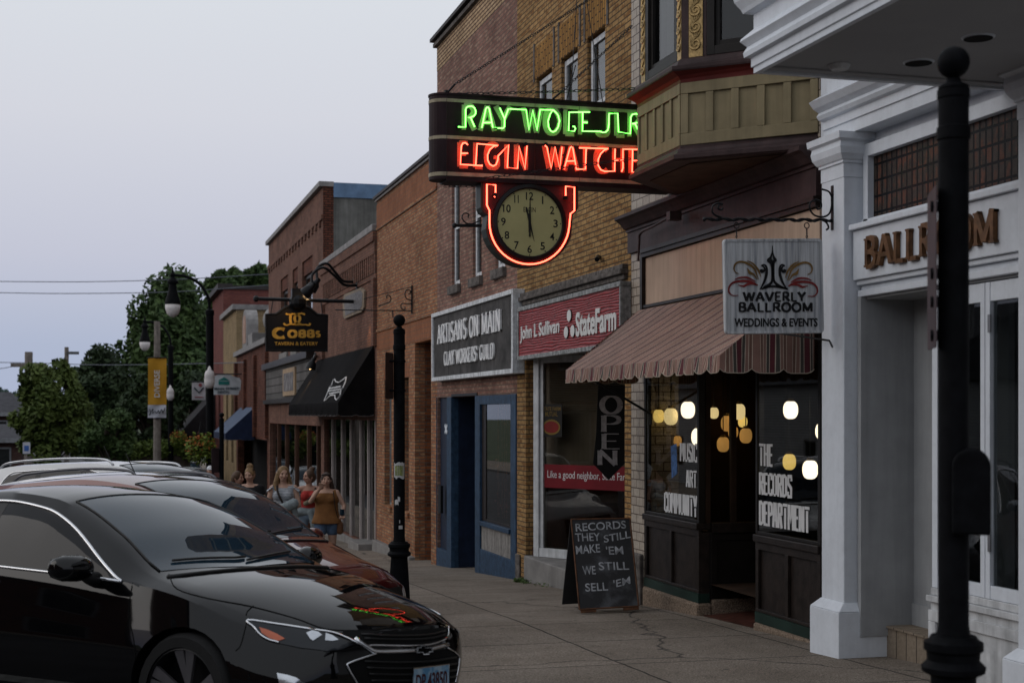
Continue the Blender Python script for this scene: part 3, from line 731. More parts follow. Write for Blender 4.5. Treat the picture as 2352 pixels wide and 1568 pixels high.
mb.quad((12, rb0, .1), (12, rb1, .1), (12, rb1, 3.6), (12, rb0, 3.6)); mb.quad((5.9, rb0, 3.55), (12, rb0, 3.55), (12, rb1, 3.55), (5.9, rb1, 3.55)); mb.quad((5.9, rb0, .3), (12, rb0, .3), (12, rb1, .3), (5.9, rb1, .3))
mb.build('shop_room', m_brown_in, Q)
mb = MB(); mb.box(6.0, 6.5, rb0 + .05, uR0 - .05, .3, .82); mb.box(6.0, 6.5, uL1 + .15, uL0, .3, .82); mb.box(9, 9.5, rb0 + .5, rb1 - .6, .3, 1.6); mb.build('display_shelf', m_brown_in, Q)
# window lettering
m_vinyl = M('white_vinyl', (.6, .6, .6), .6, var=.08)
def stencil(win, s, x0, x1, y0t, y0b, y1t, y1b, gap=.06):
    v = V0 + .008
    ua, ub = U(x0, v), U(x1, v); za = (Z(x0, y0b, v) + Z(x1, y1b, v)) / 2; zb = (Z(x0, y0t, v) + Z(x1, y1t, v)) / 2
    strokes(s, (v, ua, za), (v, ub, za), (v, ua, zb), .002, .088, .058, gap=gap, GL=GS).build('window_lettering', m_vinyl, win)
stencil(swL, 'MUSIC.', 1562, 1605, 1014, 1058, 1022, 1062); stencil(swL, 'ART.', 1576, 1604, 1078, 1117, 1082, 1121); stencil(swL, 'COMMUNITY.', 1526, 1605, 1131, 1178, 1137, 1184)
stencil(swR, 'THE', 1744, 1775, 1018, 1069, 1020, 1071); stencil(swR, 'RECORDS', 1744, 1819, 1085, 1134, 1090, 1144); stencil(swR, 'DEPARTMENT', 1744, 1860, 1149, 1204, 1164, 1224)
mb = MB(); v = V0 + .008; mb.prism([pv(1541, 1024, v), pv(1554, 1018, v), pv(1556, 1087, v), pv(1543, 1098, v)], (-.002, 0, 0)); mb.build('blue_window_sticker', M('blue_sticker', (.05, .11, .25), .5, var=.6, vs=25), swL)

# ================================================================ yellow brick building
Yb = thing('yellow_brick_building', (6, 18, 0), 'tall yellow brick building with three narrow upper windows and red fascia', 'building')
mb = MB(); wins = []
zt1, zb1 = 6.12, 4.35
for x0, x1, yt in ((1232, 1268, 150), (1289, 1327, 100), (1349, 1390, 45)):
    wins.append((U(x1), U(x0), 4.35, Z(x1, yt + 8)))
zt = sum(w[3] for w in wins) / 3; wins = [(a, b, 5.1, zt) for a, b, c, d in wins]
so0, so1, sz0, sz1 = u1450 + .22, U(1208), -.9, 2.85
# facade with the upper windows and the shopfront opening
facade(mb, V0, u1450 + .002, u1188 - .002, -1, 11, wins + [(so0, so1, -.6, 2.9)], .22)
shell(mb, V0, u1450 + .002, u1188 - .002, -1, 11)
mb.build('wall', m_yel, Yb)
for w in wins: window(Yb, V0 + .05, w[0], w[1], w[2], w[3] - .03, m_frame_w, m_glass, .07, 1)
parts('window_curtain', [(V0 + .13, V0 + .15, w[0], w[1], w[2], w[3] - .35) for w in wins], M('pale_curtain', (.5, .5, .52), .9, var=.3, vs=9), Yb)
parts('window_head', [(V0 - .006, V0 + .02, w[0] - .06, w[1] + .06, w[3] + .002, w[3] + .46) for w in wins], m_yels, Yb)
parts('stone_strip', [(V0 - .012, V0 + .02, s_, s_ + .062, w[3] - .02, w[3] + .52) for w in wins for s_ in (w[0] - .13, w[1] + .064)], m_stone, Yb)
mb = MB(); mb.box(V0 - .05, V0 + .1, u1450 + .12, u1188 - .01, 3.62, 3.68); mb.box(V0 - .10, V0 + .1, u1450 + .10, u1188 - .005, 3.682, 3.74); mb.box(V0 - .07, V0 + .1, u1450 + .11, u1188 - .008, 3.742, 3.80); mb.build('stone_ledge', m_stone, Yb, bevel=.01)
# angled shopfront
wa = Vector((V0 + .10, U(1216))); wd = Vector((.766, -1.253)).normalized()
wl = (wa.y - so0 + .05) / -wd.y
def ang(s, d, z): p = wa + wd * s + Vector((-wd.y, wd.x)) * -d; return (p.x, p.y, z)
def abox(mb, s0, s1, d0, d1, z0, z1): mb.prism([ang(s0, d0, z0), ang(s1, d0, z0), ang(s1, d1, z0), ang(s0, d1, z0)], (0, 0, z1 - z0))
mb = MB(); abox(mb, 0, .10, -.08, .06, .0, 2.88); abox(mb, .10, .16, -.05, .03, .13, 2.88); abox(mb, .10, wl, -.06, .05, .0, .128); abox(mb, .16, wl, -.05, .04, 2.78, 2.88)
sf = mb.build('shop_window', m_whitew, Yb, bevel=.005)
mb = MB(); abox(mb, .16, wl, -.004, .004, .128, 2.78); mb.build('pane', m_shop, sf)
mb = MB(); mb.prism([(V0 - .03, so1 + .02, -.9), (V0 - .03, so0 + .2, -.9), (6.9, so0 - .2, -.9), (6.9, so1 + .02, -.9)], (0, 0, .895)); mb.build('concrete_base', m_curb, Yb, bevel=.02)
mb = MB(); mb.prism([(V0 + .02, so1 - .002, 2.87), (V0 + .02, so0, 2.87), (7.5, so0, 2.87), (7.5, so1 - .002, 2.87)], (0, 0, .02)); mb.build('entry_ceiling', M('entry_ceiling_paint', (.16, .155, .15), .8), Yb)
mb = MB(); abox(mb, -.1, wl + .5, -.25, -.21, 1.28, 2.86); mb.build('room_wall', M('beige_room_wall', (.40, .38, .34), .9, var=.1, vs=2, streak=.15), Yb)
mb = MB(); abox(mb, -.1, wl + .5, -.35, -.31, -.1, 1.278); abox(mb, -.1, wl + .5, -.31, -.03, -.1, .12); mb.build('reflected_wood_panel', M('reflected_wood_brown', (.045, .016, .011), .35, var=.4, vs=6, streak=.4), Yb)  # dark wood reflection in the lower glass, painted as a panel behind it
mb = MB()
for k in range(26):   # blinds hanging a little crooked
    z = 2.74 - k * .0245
    tl = .05 if k > 21 else 0
    mb.prism([ang(.18, -.10, z - tl), ang(wl, -.10, z), ang(wl, -.08, z + .012), ang(.18, -.08, z + .012 - tl)], (0, 0, .003))
mb.build('window_blind', M('blind_slats', (.55, .58, .54), .6, var=.06), sf)
def on_glass(x, y, d=.006):
    """where the sight line meets the slanted shop pane"""
    r = ray(x, y); n = Vector((-wd.y, wd.x)) * -1; p0 = wa + n * d
    t = (p0.x * n.x + p0.y * n.y) / (r.x * n.x + r.y * n.y)
    return O0 + r * t
nrm3 = Vector((-wd.y, wd.x, 0)) * -1
zb0, zb1 = on_glass(1300, 1121).z, on_glass(1300, 1067).z
mb = MB(); abox(mb, .165, wl, .005, .009, zb0, zb1); ban = mb.build('red_window_band', M('red_vinyl', (.15, .006, .012), .5, var=.12), sf)
sA = lambda x: (Vector((on_glass(x, 1000).x, on_glass(x, 1000).y)) - wa).dot(wd)
s0, s1 = sA(1258), sA(1455)
txt('Like a good neighbor, State Farm is there.', ang(s0, .010, lerp(zb0, zb1, .33)), ang(s0 + (s1 - s0) * 1.22, .010, lerp(zb0, zb1, .33)), ang(s0, .010, lerp(zb0, zb1, .74)), .002, 'band_lettering', M('white_print', (.6, .6, .6), .6), ban)
p0, p1 = sA(1243), sA(1291); zp0, zp1 = on_glass(1265, 1003).z, on_glass(1265, 928).z
mb = MB(); abox(mb, p0, p1, .005, .008, zp0, zp1); po = mb.build('window_poster', M('poster_black', (.012, .011, .010), .6), sf)
m_gp = M('poster_gold', (.16, .10, .02), .6); m_rp = M('poster_red', (.16, .012, .01), .6)
for s_, a, b, c, d in (('STATE FARM', .06, .94, .80, .92), ('MUTUAL', .2, .8, .63, .77)): txt(s_, ang(lerp(p0, p1, a), .009, lerp(zp0, zp1, c)), ang(lerp(p0, p1, b), .009, lerp(zp0, zp1, c)), ang(lerp(p0, p1, a), .009, lerp(zp0, zp1, d)), .001, 'poster_lettering', m_gp, po, bold=.01)
mb = MB(); mb.prism([ang(lerp(p0, p1, .5 + .42 * math.cos(a * .314)), .009, lerp(zp0, zp1, .30 + .24 * math.sin(a * .314))) for a in range(20)], nrm3 * .001); mb.build('poster_oval', m_gp, po)
mb = MB(); mb.prism([ang(lerp(p0, p1, .5 + .36 * math.cos(a * .314)), .0105, lerp(zp0, zp1, .30 + .18 * math.sin(a * .314))) for a in range(20)], nrm3 * .001); mb.build('poster_oval_centre', m_rp, po)
mb = MB(); mb.box(V0 - .03, V0 + .0, u1188 - .2, u1188 + .02, -.7, -.02); mb.build('stone_pier_base', m_stone, Yb, bevel=.015)
mb = MB(); mb.tube([pv(1374, 590, V0 - .02), pv(1371, 596, V0 - .10)], .03, 10); mb.build('wall_camera', m_iron, Yb)

# ================================================================ red brick building with the blue shopfront
Ab = thing('red_brick_building', (6, 23.5, -.6), 'worn red brick building with cream brick top and blue shopfront', 'building')
a0, a1 = u1188 + .002, u1004 - .002
ztop = Z(1005, 92); zc_ = Z(1006, 163)
mb = MB(); wins = []
for x0, x1, yb in ((1038, 1056, 668), (1086, 1106, 648), (1138, 1160, 632)): wins.append((U(x1), U(x0), 4.30, 6.35))
dz1 = 2.28
facade(mb, V0, a0, a1, -2, zc_, wins + [(a0 + .06, a1 - .06, -1.6, 2.35)], .2); shell(mb, V0, a0, a1, -2, ztop - .1)
mb.build('wall', m_red, Ab)
mb = MB(); mb.box(V0 - .004, V0 + .2, a0, a1, zc_ + .001, ztop - .14); mb.build('cream_brick_band', m_cream, Ab)
mb = MB(); mb.box(V0 - .07, V0 + .2, a0, a1 + .05, ztop - .138, ztop - .07); mb.build('tin_cornice', m_stone, Ab)
mb = MB(); mb.box(V0 - .12, V0 + .4, a0, a1 + .1, ztop - .03, ztop + .03); mb.build('roof_edge', m_roof, Ab)
for w in wins: window(Ab, V0 + .05, w[0], w[1], w[2], w[3], m_frame_w, m_glass, .09, 1)
parts('window_sill', [(V0 - .07, V0 + .12, w[0] - .09, w[1] + .09, w[2] - .15, w[2] - .002) for w in wins], m_stone, Ab, .01)
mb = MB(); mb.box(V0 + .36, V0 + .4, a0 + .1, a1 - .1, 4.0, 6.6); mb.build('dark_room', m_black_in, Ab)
# blue shopfront
ux = lambda x: U(x, V0 + .02)
fl = -.45
mb = MB(); v = V0 - .02
gz = lambda u: zg(u) - .15
k = MB(); k.box(v, v + .14, ux(1007), min(ux(998), a1 - .003), gz(ux(998)), 2.349); k.box(v, v + .14, ux(1041), ux(1031), gz(25), 2.349); k.box(v + .004, v + .13, ux(1031), ux(1007) - .001, gz(25), -.42); k.build('shopfront_pier', m_blue, Ab, bevel=.006)
for x0, x1 in ((1096, 1107), (1178, 1190)): mb.box(v, v + .14, max(ux(x1), a0 + .003), min(ux(x0), a1 - .003), gz(ux(x0)), 2.349)
mb.box(v + .004, v + .13, ux(1178), ux(1107), gz(23), -.15); mb.box(v - .03, v + .13, ux(1178) + .001, ux(1107) - .001, .24, .31); mb.box(v + .002, v + .136, ux(1178), ux(1107), 2.2, 2.345)
bl = mb.build('blue_shopfront', m_blue, Ab, bevel=.006)
mb = MB(); n = 9
for k in range(n):
    a, b = lerp(ux(1178), ux(1107), k / n), lerp(ux(1178), ux(1107), (k + 1) / n); mb.box(v + .03, v + .06, a + .006, b - .006, -.148, .238)
mb.box(v + .06, v + .09, ux(1178), ux(1107), -.148, .238); mb.build('grey_board_panel', m_gboard, bl)
mb = MB(); mb.box(v + .05, v + .056, ux(1178), ux(1107), .31, 2.2); mb.build('pane', m_shop, bl)
mb = MB(); mb.box(v + .045, v + .1, ux(1178), ux(1107) , .312, .35); mb.box(v + .04, v + .1, ux(1116), ux(1107) - .002, .35, 2.2); mb.build('window_frame', m_dk, bl)
uf = ux(1041)
mb = MB(); mb.box(v + .141, 6.9, uf, uf + .05, gz(25.5), 2.35); mb.box(6.9, 6.95, ux(1100), ux(1041), -1, 2.35); mb.box(v + .07, v + .12, ux(1031), ux(1007), -.42, 2.35)
mb.box(v + .14, 6.9, ux(1100), ux(1100) + .05, gz(24), 2.35); mb.build('entry_walls', m_dblue, bl)
mb = MB(); mb.box(v, 6.9, ux(1100), ux(1041), 2.352, 2.40); mb.build('entry_ceiling', m_dk2, bl)
mb = MB(); mb.box(v + .35, v + .4, ux(1180), ux(1100), 0.1, 2.4); mb.build('dark_curtain', M('dark_curtain_cloth', (.02, .012, .012), .9, var=.6, vs=8, streak=.6), bl)
m_bead = M('shiny_bead', (.3, .12, .08), .3, metal=.6, var=.8, vs=20)
mb = MB(); rr = random.Random(3)
for k in range(46):
    u = lerp(ux(1177), ux(1117), rr.random()); z = rr.uniform(.5, 2.1); mb.ball((v + .12 + .15 * rr.random(), u, z), .012 + .010 * rr.random(), 6)
for k in range(9):
    u = lerp(ux(1177), ux(1117), rr.random()); mb.tube([(v + .2, u, .4), (v + .2, u + rr.uniform(-.03, .03), 2.2)], .006, 4)
mb.build('hanging_beads', m_bead, bl)
mb = MB(); c = pv(1025, 985, v - .005)
for a in (.7, -.7): mb.prism([c + Vector((0, math.cos(a) * s * .11 - math.sin(a) * w * .03, math.sin(a) * s * .11 + math.cos(a) * w * .03)) for s, w in ((-1, -1), (1, -1), (1, 1), (-1, 1))], (-.008 - .002 * (a > 0), 0, 0))
mb.build('white_star_ornament', m_white, bl)
mb = MB(); mb.box(v - .05, v, ux(1023), ux(1017), .25, .75); mb.build('mail_box', m_iron, bl)

# ================================================================ orange brick building
Ob = thing('orange_brick_building', (6, 29, -.8), 'low orange brick building with two narrow windows and a corner entry', 'building')
o0, o1 = u1004 + .002, u866 - .002
zt = (Z(868, 462) + Z(985, 370)) / 2
e0, e1 = U(990), U(953)        # entry recess
zl = Z(965, 785)
wy = [(U(939), U(926)), (U(899), U(883))]
zw0, zw1 = Z(890, 1160), Z(890, 872)
mb = MB(); facade(mb, V0, o0, o1, -2.5, zt, [(e0, e1, -2.4, zl)] + [(a, b, zw0, zw1) for a, b in wy], .2); shell(mb, V0, o0, o1, -2.5, zt)
mb.build('wall', m_org, Ob)
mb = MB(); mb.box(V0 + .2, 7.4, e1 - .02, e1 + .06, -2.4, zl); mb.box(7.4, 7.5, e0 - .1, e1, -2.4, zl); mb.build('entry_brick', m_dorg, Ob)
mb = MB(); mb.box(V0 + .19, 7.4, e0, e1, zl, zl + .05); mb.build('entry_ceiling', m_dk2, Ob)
for a, b in wy: window(Ob, V0 + .12, a, b, zw0, zw1, M('grey_window_frame', (.25, .27, .28), .5), m_glass, .05, 1)
mb = MB()
for a, b in wy: mb.box(V0 + .3, V0 + .33, a, b, zw0, zw1)
mb.build('dark_room', m_black_in, Ob)
mb = MB(); mb.box(V0 - .008, V0 + .05, o0, o1, zl + .02, zl + .42); mb.box(V0 - .012, V0 + .05, o0, o1, zt - .62, zt - .08)
for a, b in wy: mb.box(V0 - .006, V0 + .02, a - .05, b + .05, zw1 + .002, zw1 + .3)
mb.build('upright_brick_bands', m_orgs, Ob)
parts('brick_ledge', [(V0 - .03, V0 + .05, o0, o1, z, z + .06) for z in (zl + .44, zt - .66)], m_org, Ob)
parts('window_sill', [(V0 - .05, V0 + .1, a - .08, b + .08, zw0 - .1, zw0 - .002) for a, b in wy], m_org, Ob)
mb = MB(); mb.box(V0 - .05, V0 + .25, o0, o1 + .03, zt + .001, zt + .05); mb.build('coping', m_greym, Ob)
mb = MB(); mb.box(V0 - .09, V0 + .3, o0, o1 + .06, zt + .052, zt + .11); mb.build('roof_edge', m_roof, Ob)
mb = MB(); mb.box(V0 - .12, V0 + .02, e1, o1, zg(29) - .3, zg(29) + .12); mb.build('concrete_base', m_curb, Ob, bevel=.02)

# ================================================================ tavern: one-storey corbelled brick front
Tb = thing('tavern_building', (6, 36, -1.2), 'single storey brown brick front with corbelled parapet and black awning', 'building')
t0, t1 = u866 + .002, u740 - .01
zt = (Z(760, 600) + Z(862, 538)) / 2
zo = 1.75
cols = [(757, 763), (779, 785), (799, 805), (817, 832), (838, 846), (856, 862)]
mb = MB(); facade(mb, V0, t0, t1, -3, zt, [(t0 + .2, t1 - .2, -1.05, 1.9)], .25); shell(mb, V0, t0, t1, -3, zt); mb.build('wall', m_brn, Tb)
mb = MB(); mb.box(V0 - .12, V0 + .3, t0, t1 + .05, zt + .002, zt + .16); mb.build('coping', m_greym, Tb, bevel=.02)
mb = MB(); mb.box(V0 - .10, V0 + .1, t0, t1, zt - .22, zt); mb.box(V0 - .06, V0 + .1, t0, t1, zt - .5, zt - .222)
n = 30
for k in range(n):
    a = lerp(t0, t1 - .1, k / n); mb.box(V0 - .055, V0 + .1, a, a + .12, zt - .95, zt - .502)
mb.box(V0 - .03, V0 + .1, t0, t1, zt - 1.06, zt - .952); mb.box(V0 - .09, V0 + .1, t0, t0 + .3, zt - 2.6, zt - 1.062); mb.box(V0 - .09, V0 + .1, t1 - .4, t1, zt - 2.6, zt - 1.062)
mb.build('corbel_table', m_brn, Tb)
mb = MB()
m_pinkw = M('pale_shopfront_paint', (.50, .44, .42), .6, var=.1, streak=.2)
parts('shopfront_post', [(V0 + .02, V0 + .075, U((a + b) / 2) - .03, U((a + b) / 2) + .03, -1.05, 1.9) for a, b in cols], m_pinkw, Tb)
mb = MB(); mb.box(V0 + .08, V0 + .09, t0 + .2, t1 - .2, -1.05, 1.9); mb.build('shop_pane', m_glass, Tb)
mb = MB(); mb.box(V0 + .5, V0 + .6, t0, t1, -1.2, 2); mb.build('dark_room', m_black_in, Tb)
mb = MB(); mb.box(V0 - .06, V0 + .3, t0, t1, -2.5, -1.06); mb.box(V0 - .4, V0 + .3, U(862), U(838), -2.5, zg(32.5) + .16); mb.build('concrete_base', m_curb, Tb, bevel=.02)
k = MB(); k.prism([pv(787, 690, V0 - .06), pv(790, 676, V0 - .06), pv(829, 660, V0 - .06), pv(836, 668, V0 - .06), pv(835, 706, V0 - .06), pv(830, 716, V0 - .06), pv(791, 732, V0 - .06), pv(788, 727, V0 - .06)], (.05, 0, 0)); pq = k.build('wall_plaque', M('plaque_frame', (.22, .17, .12), .7), Tb)
k = MB(); k.prism([pv(790, 692, V0 - .07), pv(793, 681, V0 - .07), pv(827, 667, V0 - .07), pv(832, 673, V0 - .07), pv(831, 702, V0 - .07), pv(827, 709, V0 - .07), pv(793, 725, V0 - .07)], (.012, 0, 0)); k.build('plaque_face', M('plaque_grey', (.14, .13, .13), .6, var=.5, vs=14), pq)

# ================================================================ two-storey brown brick building
Wb = thing('two_storey_brick_building', (6, 48, -1.6), 'two storey brown brick building with grey rendered side and blue flashing', 'building')
b0, b1 = t1 + .02, u617
zt = (Z(617, 556) + Z(727, 454)) / 2
wn = [(U(718), U(694), Z(700, 800), Z(700, 575)), (U(684), U(672), Z(684, 800), Z(680, 608)), (U(661), U(645), Z(655, 790), Z(655, 625))]
zz = sum(Z(x, y) for x, y in ((706, 590), (678, 615), (653, 640))) / 3; zb = Z(680, 800)
wn = [(a, b, zb, zz) for a, b, c, d in wn]
mb = MB(); facade(mb, V0, b0, b1, -3, zt, wn + [(b0 + .4, b1 - .4, -1.6, 1.7)], .2); mb.quad((V0, b1, -3), (16, b1, -3), (16, b1, zt), (V0, b1, zt)); mb.quad((V0, b0, zt), (16, b0, zt), (16, b1, zt), (V0, b1, zt)); mb.quad((16, b0, -3), (16, b1, -3), (16, b1, zt), (16, b0, zt))
mb.build('wall', m_brn, Wb)
mb = MB(); mb.box(V0, V0 + .3, b0 - .02, b0, -3, zt); mb.build('corner_quoin', m_dkr, Wb)
mb = MB(); mb.box(V0 + .3, 16, b0 - .01, b0, -3, zt); mb.build('rendered_side_wall', m_stucco, Wb)
mb = MB(); mb.box(V0 + .3, 16, b0 - .05, b0 + .1, zt - .3, zt + .12); mb.build('blue_flashing', m_bluem, Wb)
mb = MB(); mb.box(V0 - .12, V0 + .3, b0 - .06, b1 + .08, zt, zt + .14); mb.build('coping', m_greym, Wb)
for w in wn:
    window(Wb, V0 + .12, w[0], w[1], w[2], w[3] - .45, M('dark_window_frame', (.05, .045, .042), .5), m_glass, .1, 1)
parts('blocked_window_head', [(V0 + .05, V0 + .2, w[0], w[1], w[3] - .45, w[3]) for w in wn], m_dkr, Wb)
parts('window_sill', [(V0 - .06, V0 + .1, w[0] - .12, w[1] + .12, w[2] - .22, w[2] - .002) for w in wn], m_curb, Wb)
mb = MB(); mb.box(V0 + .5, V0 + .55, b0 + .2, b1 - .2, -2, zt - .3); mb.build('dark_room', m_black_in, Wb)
mb = MB()
for k in range(18):
    a = lerp(b0 + .4, b1 - .5, k / 17); mb.box(V0 - .05, V0 + .02, a, a + .28, zt - 1.1, zt - .95)
mb.box(V0 - .05, V0 + .02, b0, b1, zt - .94, zt - .8); mb.build('brick_corbels', m_brn, Wb)
parts('shopfront_post', [(V0 + .05, V0 + .13, U(x + 2) - .05, U(x + 2) + .05, -1.6, 1.7) for x in (632, 650, 672, 700, 722)], M('timber_post', (.10, .05, .032), .7), Wb)
mb = MB(); mb.box(V0 + .12, V0 + .13, b0 + .4, b1 - .4, -1.6, 1.7); mb.build('shop_pane', m_glass, Wb)

# ================================================================ far buildings
Db = thing('ornamental_parapet_building', (6, 62, -1.8), 'low dark red brick shop with carved stone ornament on its parapet', 'building')
d0, d1 = b1 + .02, u543
zt = (Z(608, 795) + Z(537, 820)) / 2
mb = MB(); facade(mb, V0, d0, d1, -4, zt, [(d0 + .5, d1 - .8, -1.75, 1.0)], .3); shell(mb, V0, d0, d1, -4, zt); mb.build('wall', m_dkr, Db)
parts('brick_pier', [(V0 - .14, V0 + .05, lerp(d0, d1 - .7, k / 3), lerp(d0, d1 - .7, k / 3) + .7, 1.1, zt - .3) for k in range(4)], m_dkr, Db)
mb = MB(); mb.box(V0 - .16, V0 + .4, d0, d1, zt + .002, zt + .22)
c = pv(585, 770, V0 + .1)
mb.box(V0 - .1, V0 + .6, c.y - 1.0, c.y + 1.0, zt + .222, zt + .7); st = mb.build('stone_coping', m_greym, Db)
mb = MB(); mb.ball((V0 + .9, c.y - 1.6, zt + 1.2), .62, 18); mb.build('stone_ball', m_greym, Db, smooth=True)
mb = MB(); cy = c.y + 2.4
mb.prism([(V0 - .12, cy + s * 1.1, z) for s, z in ((-1, zt + .2), (1, zt + .2), (1, zt + 1.2))] + [(V0 - .12, cy + 1.1 * math.cos(a * .3142), zt + 1.2 + .7 * math.sin(a * .3142)) for a in range(1, 10)] + [(V0 - .12, cy - 1.1, zt + 1.2)], (.5, 0, 0)); mb.build('stone_gable', m_greym, Db)
mb = MB(); mb.prism([(V0 - .14, cy + .75 * math.cos(a * .3142), zt + 1.15 + .5 * math.sin(a * .3142)) for a in range(0, 11)] + [(V0 - .14, cy - .75, zt + .4), (V0 - .14, cy + .75, zt + .4)], (.015, 0, 0)); mb.build('gable_panel', M('pale_terracotta', (.34, .22, .17), .8), Db)
mb = MB(); mb.box(V0 + .7, V0 + .8, d0, d1, -2, 1.4); mb.build('dark_room', m_black_in, Db)
Eb = thing('narrow_yellow_brick_building', (6, 72, -1.8), 'narrow far yellow brick building above the low carved parapet', 'building')
e0_, e1_ = d1 + .02, U(513)
zt = (Z(543, 710) + Z(513, 736)) / 2
mb = MB(); facade(mb, V0, e0_, e1_, -4, zt, [(lerp(e0_, e1_, .2), lerp(e0_, e1_, .36), -.4, 3.6), (lerp(e0_, e1_, .6), lerp(e0_, e1_, .76), -.4, 3.6)], .3); shell(mb, V0, e0_, e1_, -4, zt, 10.5); mb.build('wall', m_fyel, Eb)
mb = MB(); mb.box(V0 - .2, 10.5, e0_ - .1, e1_, zt, zt + .25); mb.build('coping', m_greym, Eb)
mb = MB(); mb.box(V0 + .31, V0 + .4, e0_ + .2, e1_ - .2, -1, 4); mb.build('dark_room', m_black_in, Eb)
mb = MB(); mb.box(9.2, 10.4, e0_ - .06, e0_ - .02, 2, zt - .2); mb.build('painted_panel', M('pale_blue_panel', (.28, .33, .4), .7, var=.3, streak=.4), Eb)
Fb = thing('far_red_brick_building', (6, 84, -1.8), 'farthest tall red brick building beside the leafy tree', 'building')
f0, f1 = e1_ + .02, U(488)
zt = (Z(511, 670) + Z(488, 688)) / 2
mb = MB(); facade(mb, V0, f0, f1, -4, zt, [(lerp(f0, f1, .25), lerp(f0, f1, .42), -.5, 4.2)], .3); shell(mb, V0, f0, f1, -4, zt, 12); mb.build('wall', m_far, Fb)
mb = MB(); mb.box(V0 - .3, V0 + .5, f0 - .1, f1 + .1, zt, zt + .3); mb.box(V0 + .5, 12, f0 - .1, f0 + .2, zt, zt + .2); mb.build('coping', m_roof, Fb)
mb = MB(); mb.box(8.0, 8.9, f0 - .04, f0 - .02, zt - 2.3, zt - .9); mb.box(9.6, 10.9, f0 - .04, f0 - .02, zt - 2.1, zt - .5); mb.build('bricked_window', M('grey_blue_board', (.22, .26, .32), .8), Fb)
mb = MB(); mb.box(V0 + .31, V0 + .4, f0 + .2, f1 - .2, -1, 5); mb.build('dark_room', m_black_in, Fb)
# ================================================================ neon clock sign
m_nbody = M('neon_sign_enamel', (.022, .012, .014), .5, var=.25, vs=3, streak=.3, spec=.1)
m_ncream = M('neon_sign_cream', (.34, .29, .20), .5, var=.15, vs=6, streak=.25, grime=.2)
m_olive_d = M('dark_green_metal', (.022, .027, .022), .5, var=.2)
m_let = M('faded_letter_paint', (.26, .24, .17), .6, var=.15, vs=6)
m_green_n = emit('green_neon', (.14, 1.0, .09), 6.5)
m_red_n = emit('red_neon', (1.0, .075, .04), 8.5)
US = 14.06; TH = .30; RD = .15
def NS(zx, zy, d=0): return pu((1000 + zx / 3.137) * .9408, (200 + zy / 3.137) * .9408, US - d)
vL = NS(285, 400).x; vR = 5.76
zT, zB = (NS(285, 100).z + NS(1740, 200).z) / 2 + .01, (NS(290, 762).z + NS(1740, 785).z) / 2
G = thing('neon_clock_sign', (V0, US + .15, zB), 'green and red neon projecting shop sign with a round clock below', 'sign')
def wrap(off, z0, z1, mb):
    p = [(vR, US - off, 0)] + [(vL - math.sin(a) * (RD + off), US + RD - math.cos(a) * (RD + off), 0) for a in [math.pi * k / 14 for k in range(15)]] + [(vR, US + TH + off, 0)]
    return mb.prism([(x, y, z0) for x, y, z in p], (0, 0, z1 - z0))
wrap(0, zB, zT, MB()).build('sign_box', m_nbody, G)
mb = MB()
H_ = zT - zB
for a, b in ((.035, .08), (.475, .515), (.915, .955)): wrap(.004, zB + H_ * a, zB + H_ * b, mb)
mb.build('cream_bands', m_ncream, G)
mb = MB()
for x in (285, 960, 1300): mb.tube([NS(x, 770, .002) - Vector((0, 0, 0)), NS(x, 100, .002)], .004, 4)
mb.box(vL, vR, US - .008, US + TH + .008, zB - .018, zB - .001); wrap(.008, zT + .001, zT + .02, mb); mb.build('sheet_seams', m_nbody, G)
def letter(ch, x0, x1, yt, yb, mb, hw=20, d=.003, yb2=None):
    bl, br, tl = NS(x0, yb), NS(x1, yb + (x1 - x0) * .03), NS(x0, yt)
    h = yb - yt
    strokes(ch, bl - Vector((0, d, 0)), br - Vector((0, d, 0)), tl - Vector((0, d, 0)), .003, hw / h, hw * .9 / h, mb=mb)
mb = MB()
for c, x0, x1, yt, yb in (('R', 396, 505, 176, 368), ('A', 530, 658, 182, 374), ('Y', 652, 778, 186, 378), ('W', 862, 1012, 196, 388), ('O', 1024, 1156, 208, 396), ('L', 1172, 1264, 212, 402), ('F', 1284, 1384, 216, 404), ('J', 1432, 1546, 222, 410), ('L', 1564, 1648, 228, 414), ('R', 1664, 1776, 232, 420)): letter(c, x0, x1, yt, yb, mb, 17)
mb.build('upper_lettering', m_let, G)
m_let2 = M('red_letter_paint', (.42, .13, .07), .6, var=.15)
mb = MB()
for c, x0, x1, yt, yb in (('E', 362, 452, 462, 650), ('L', 484, 562, 466, 656), ('G', 574, 690, 472, 662), ('I', 712, 766, 478, 668), ('N', 796, 908, 480, 672), ('W', 1022, 1178, 488, 674), ('A', 1180, 1292, 492, 680), ('T', 1290, 1392, 498, 684), ('C', 1412, 1530, 502, 690), ('H', 1548, 1644, 508, 694), ('E', 1674, 1752, 512, 700)): letter(c, x0, x1, yt, yb, mb, 16)
mb.build('lower_lettering', m_let2, G)
def neon(paths, mat, name, r=.0070, d=.05):
    for i, p in enumerate(paths):
        mb = MB(); mb.tube([NS(x, y, d) for x, y in p], r, 7); mb.build(name, mat, G, smooth='all')
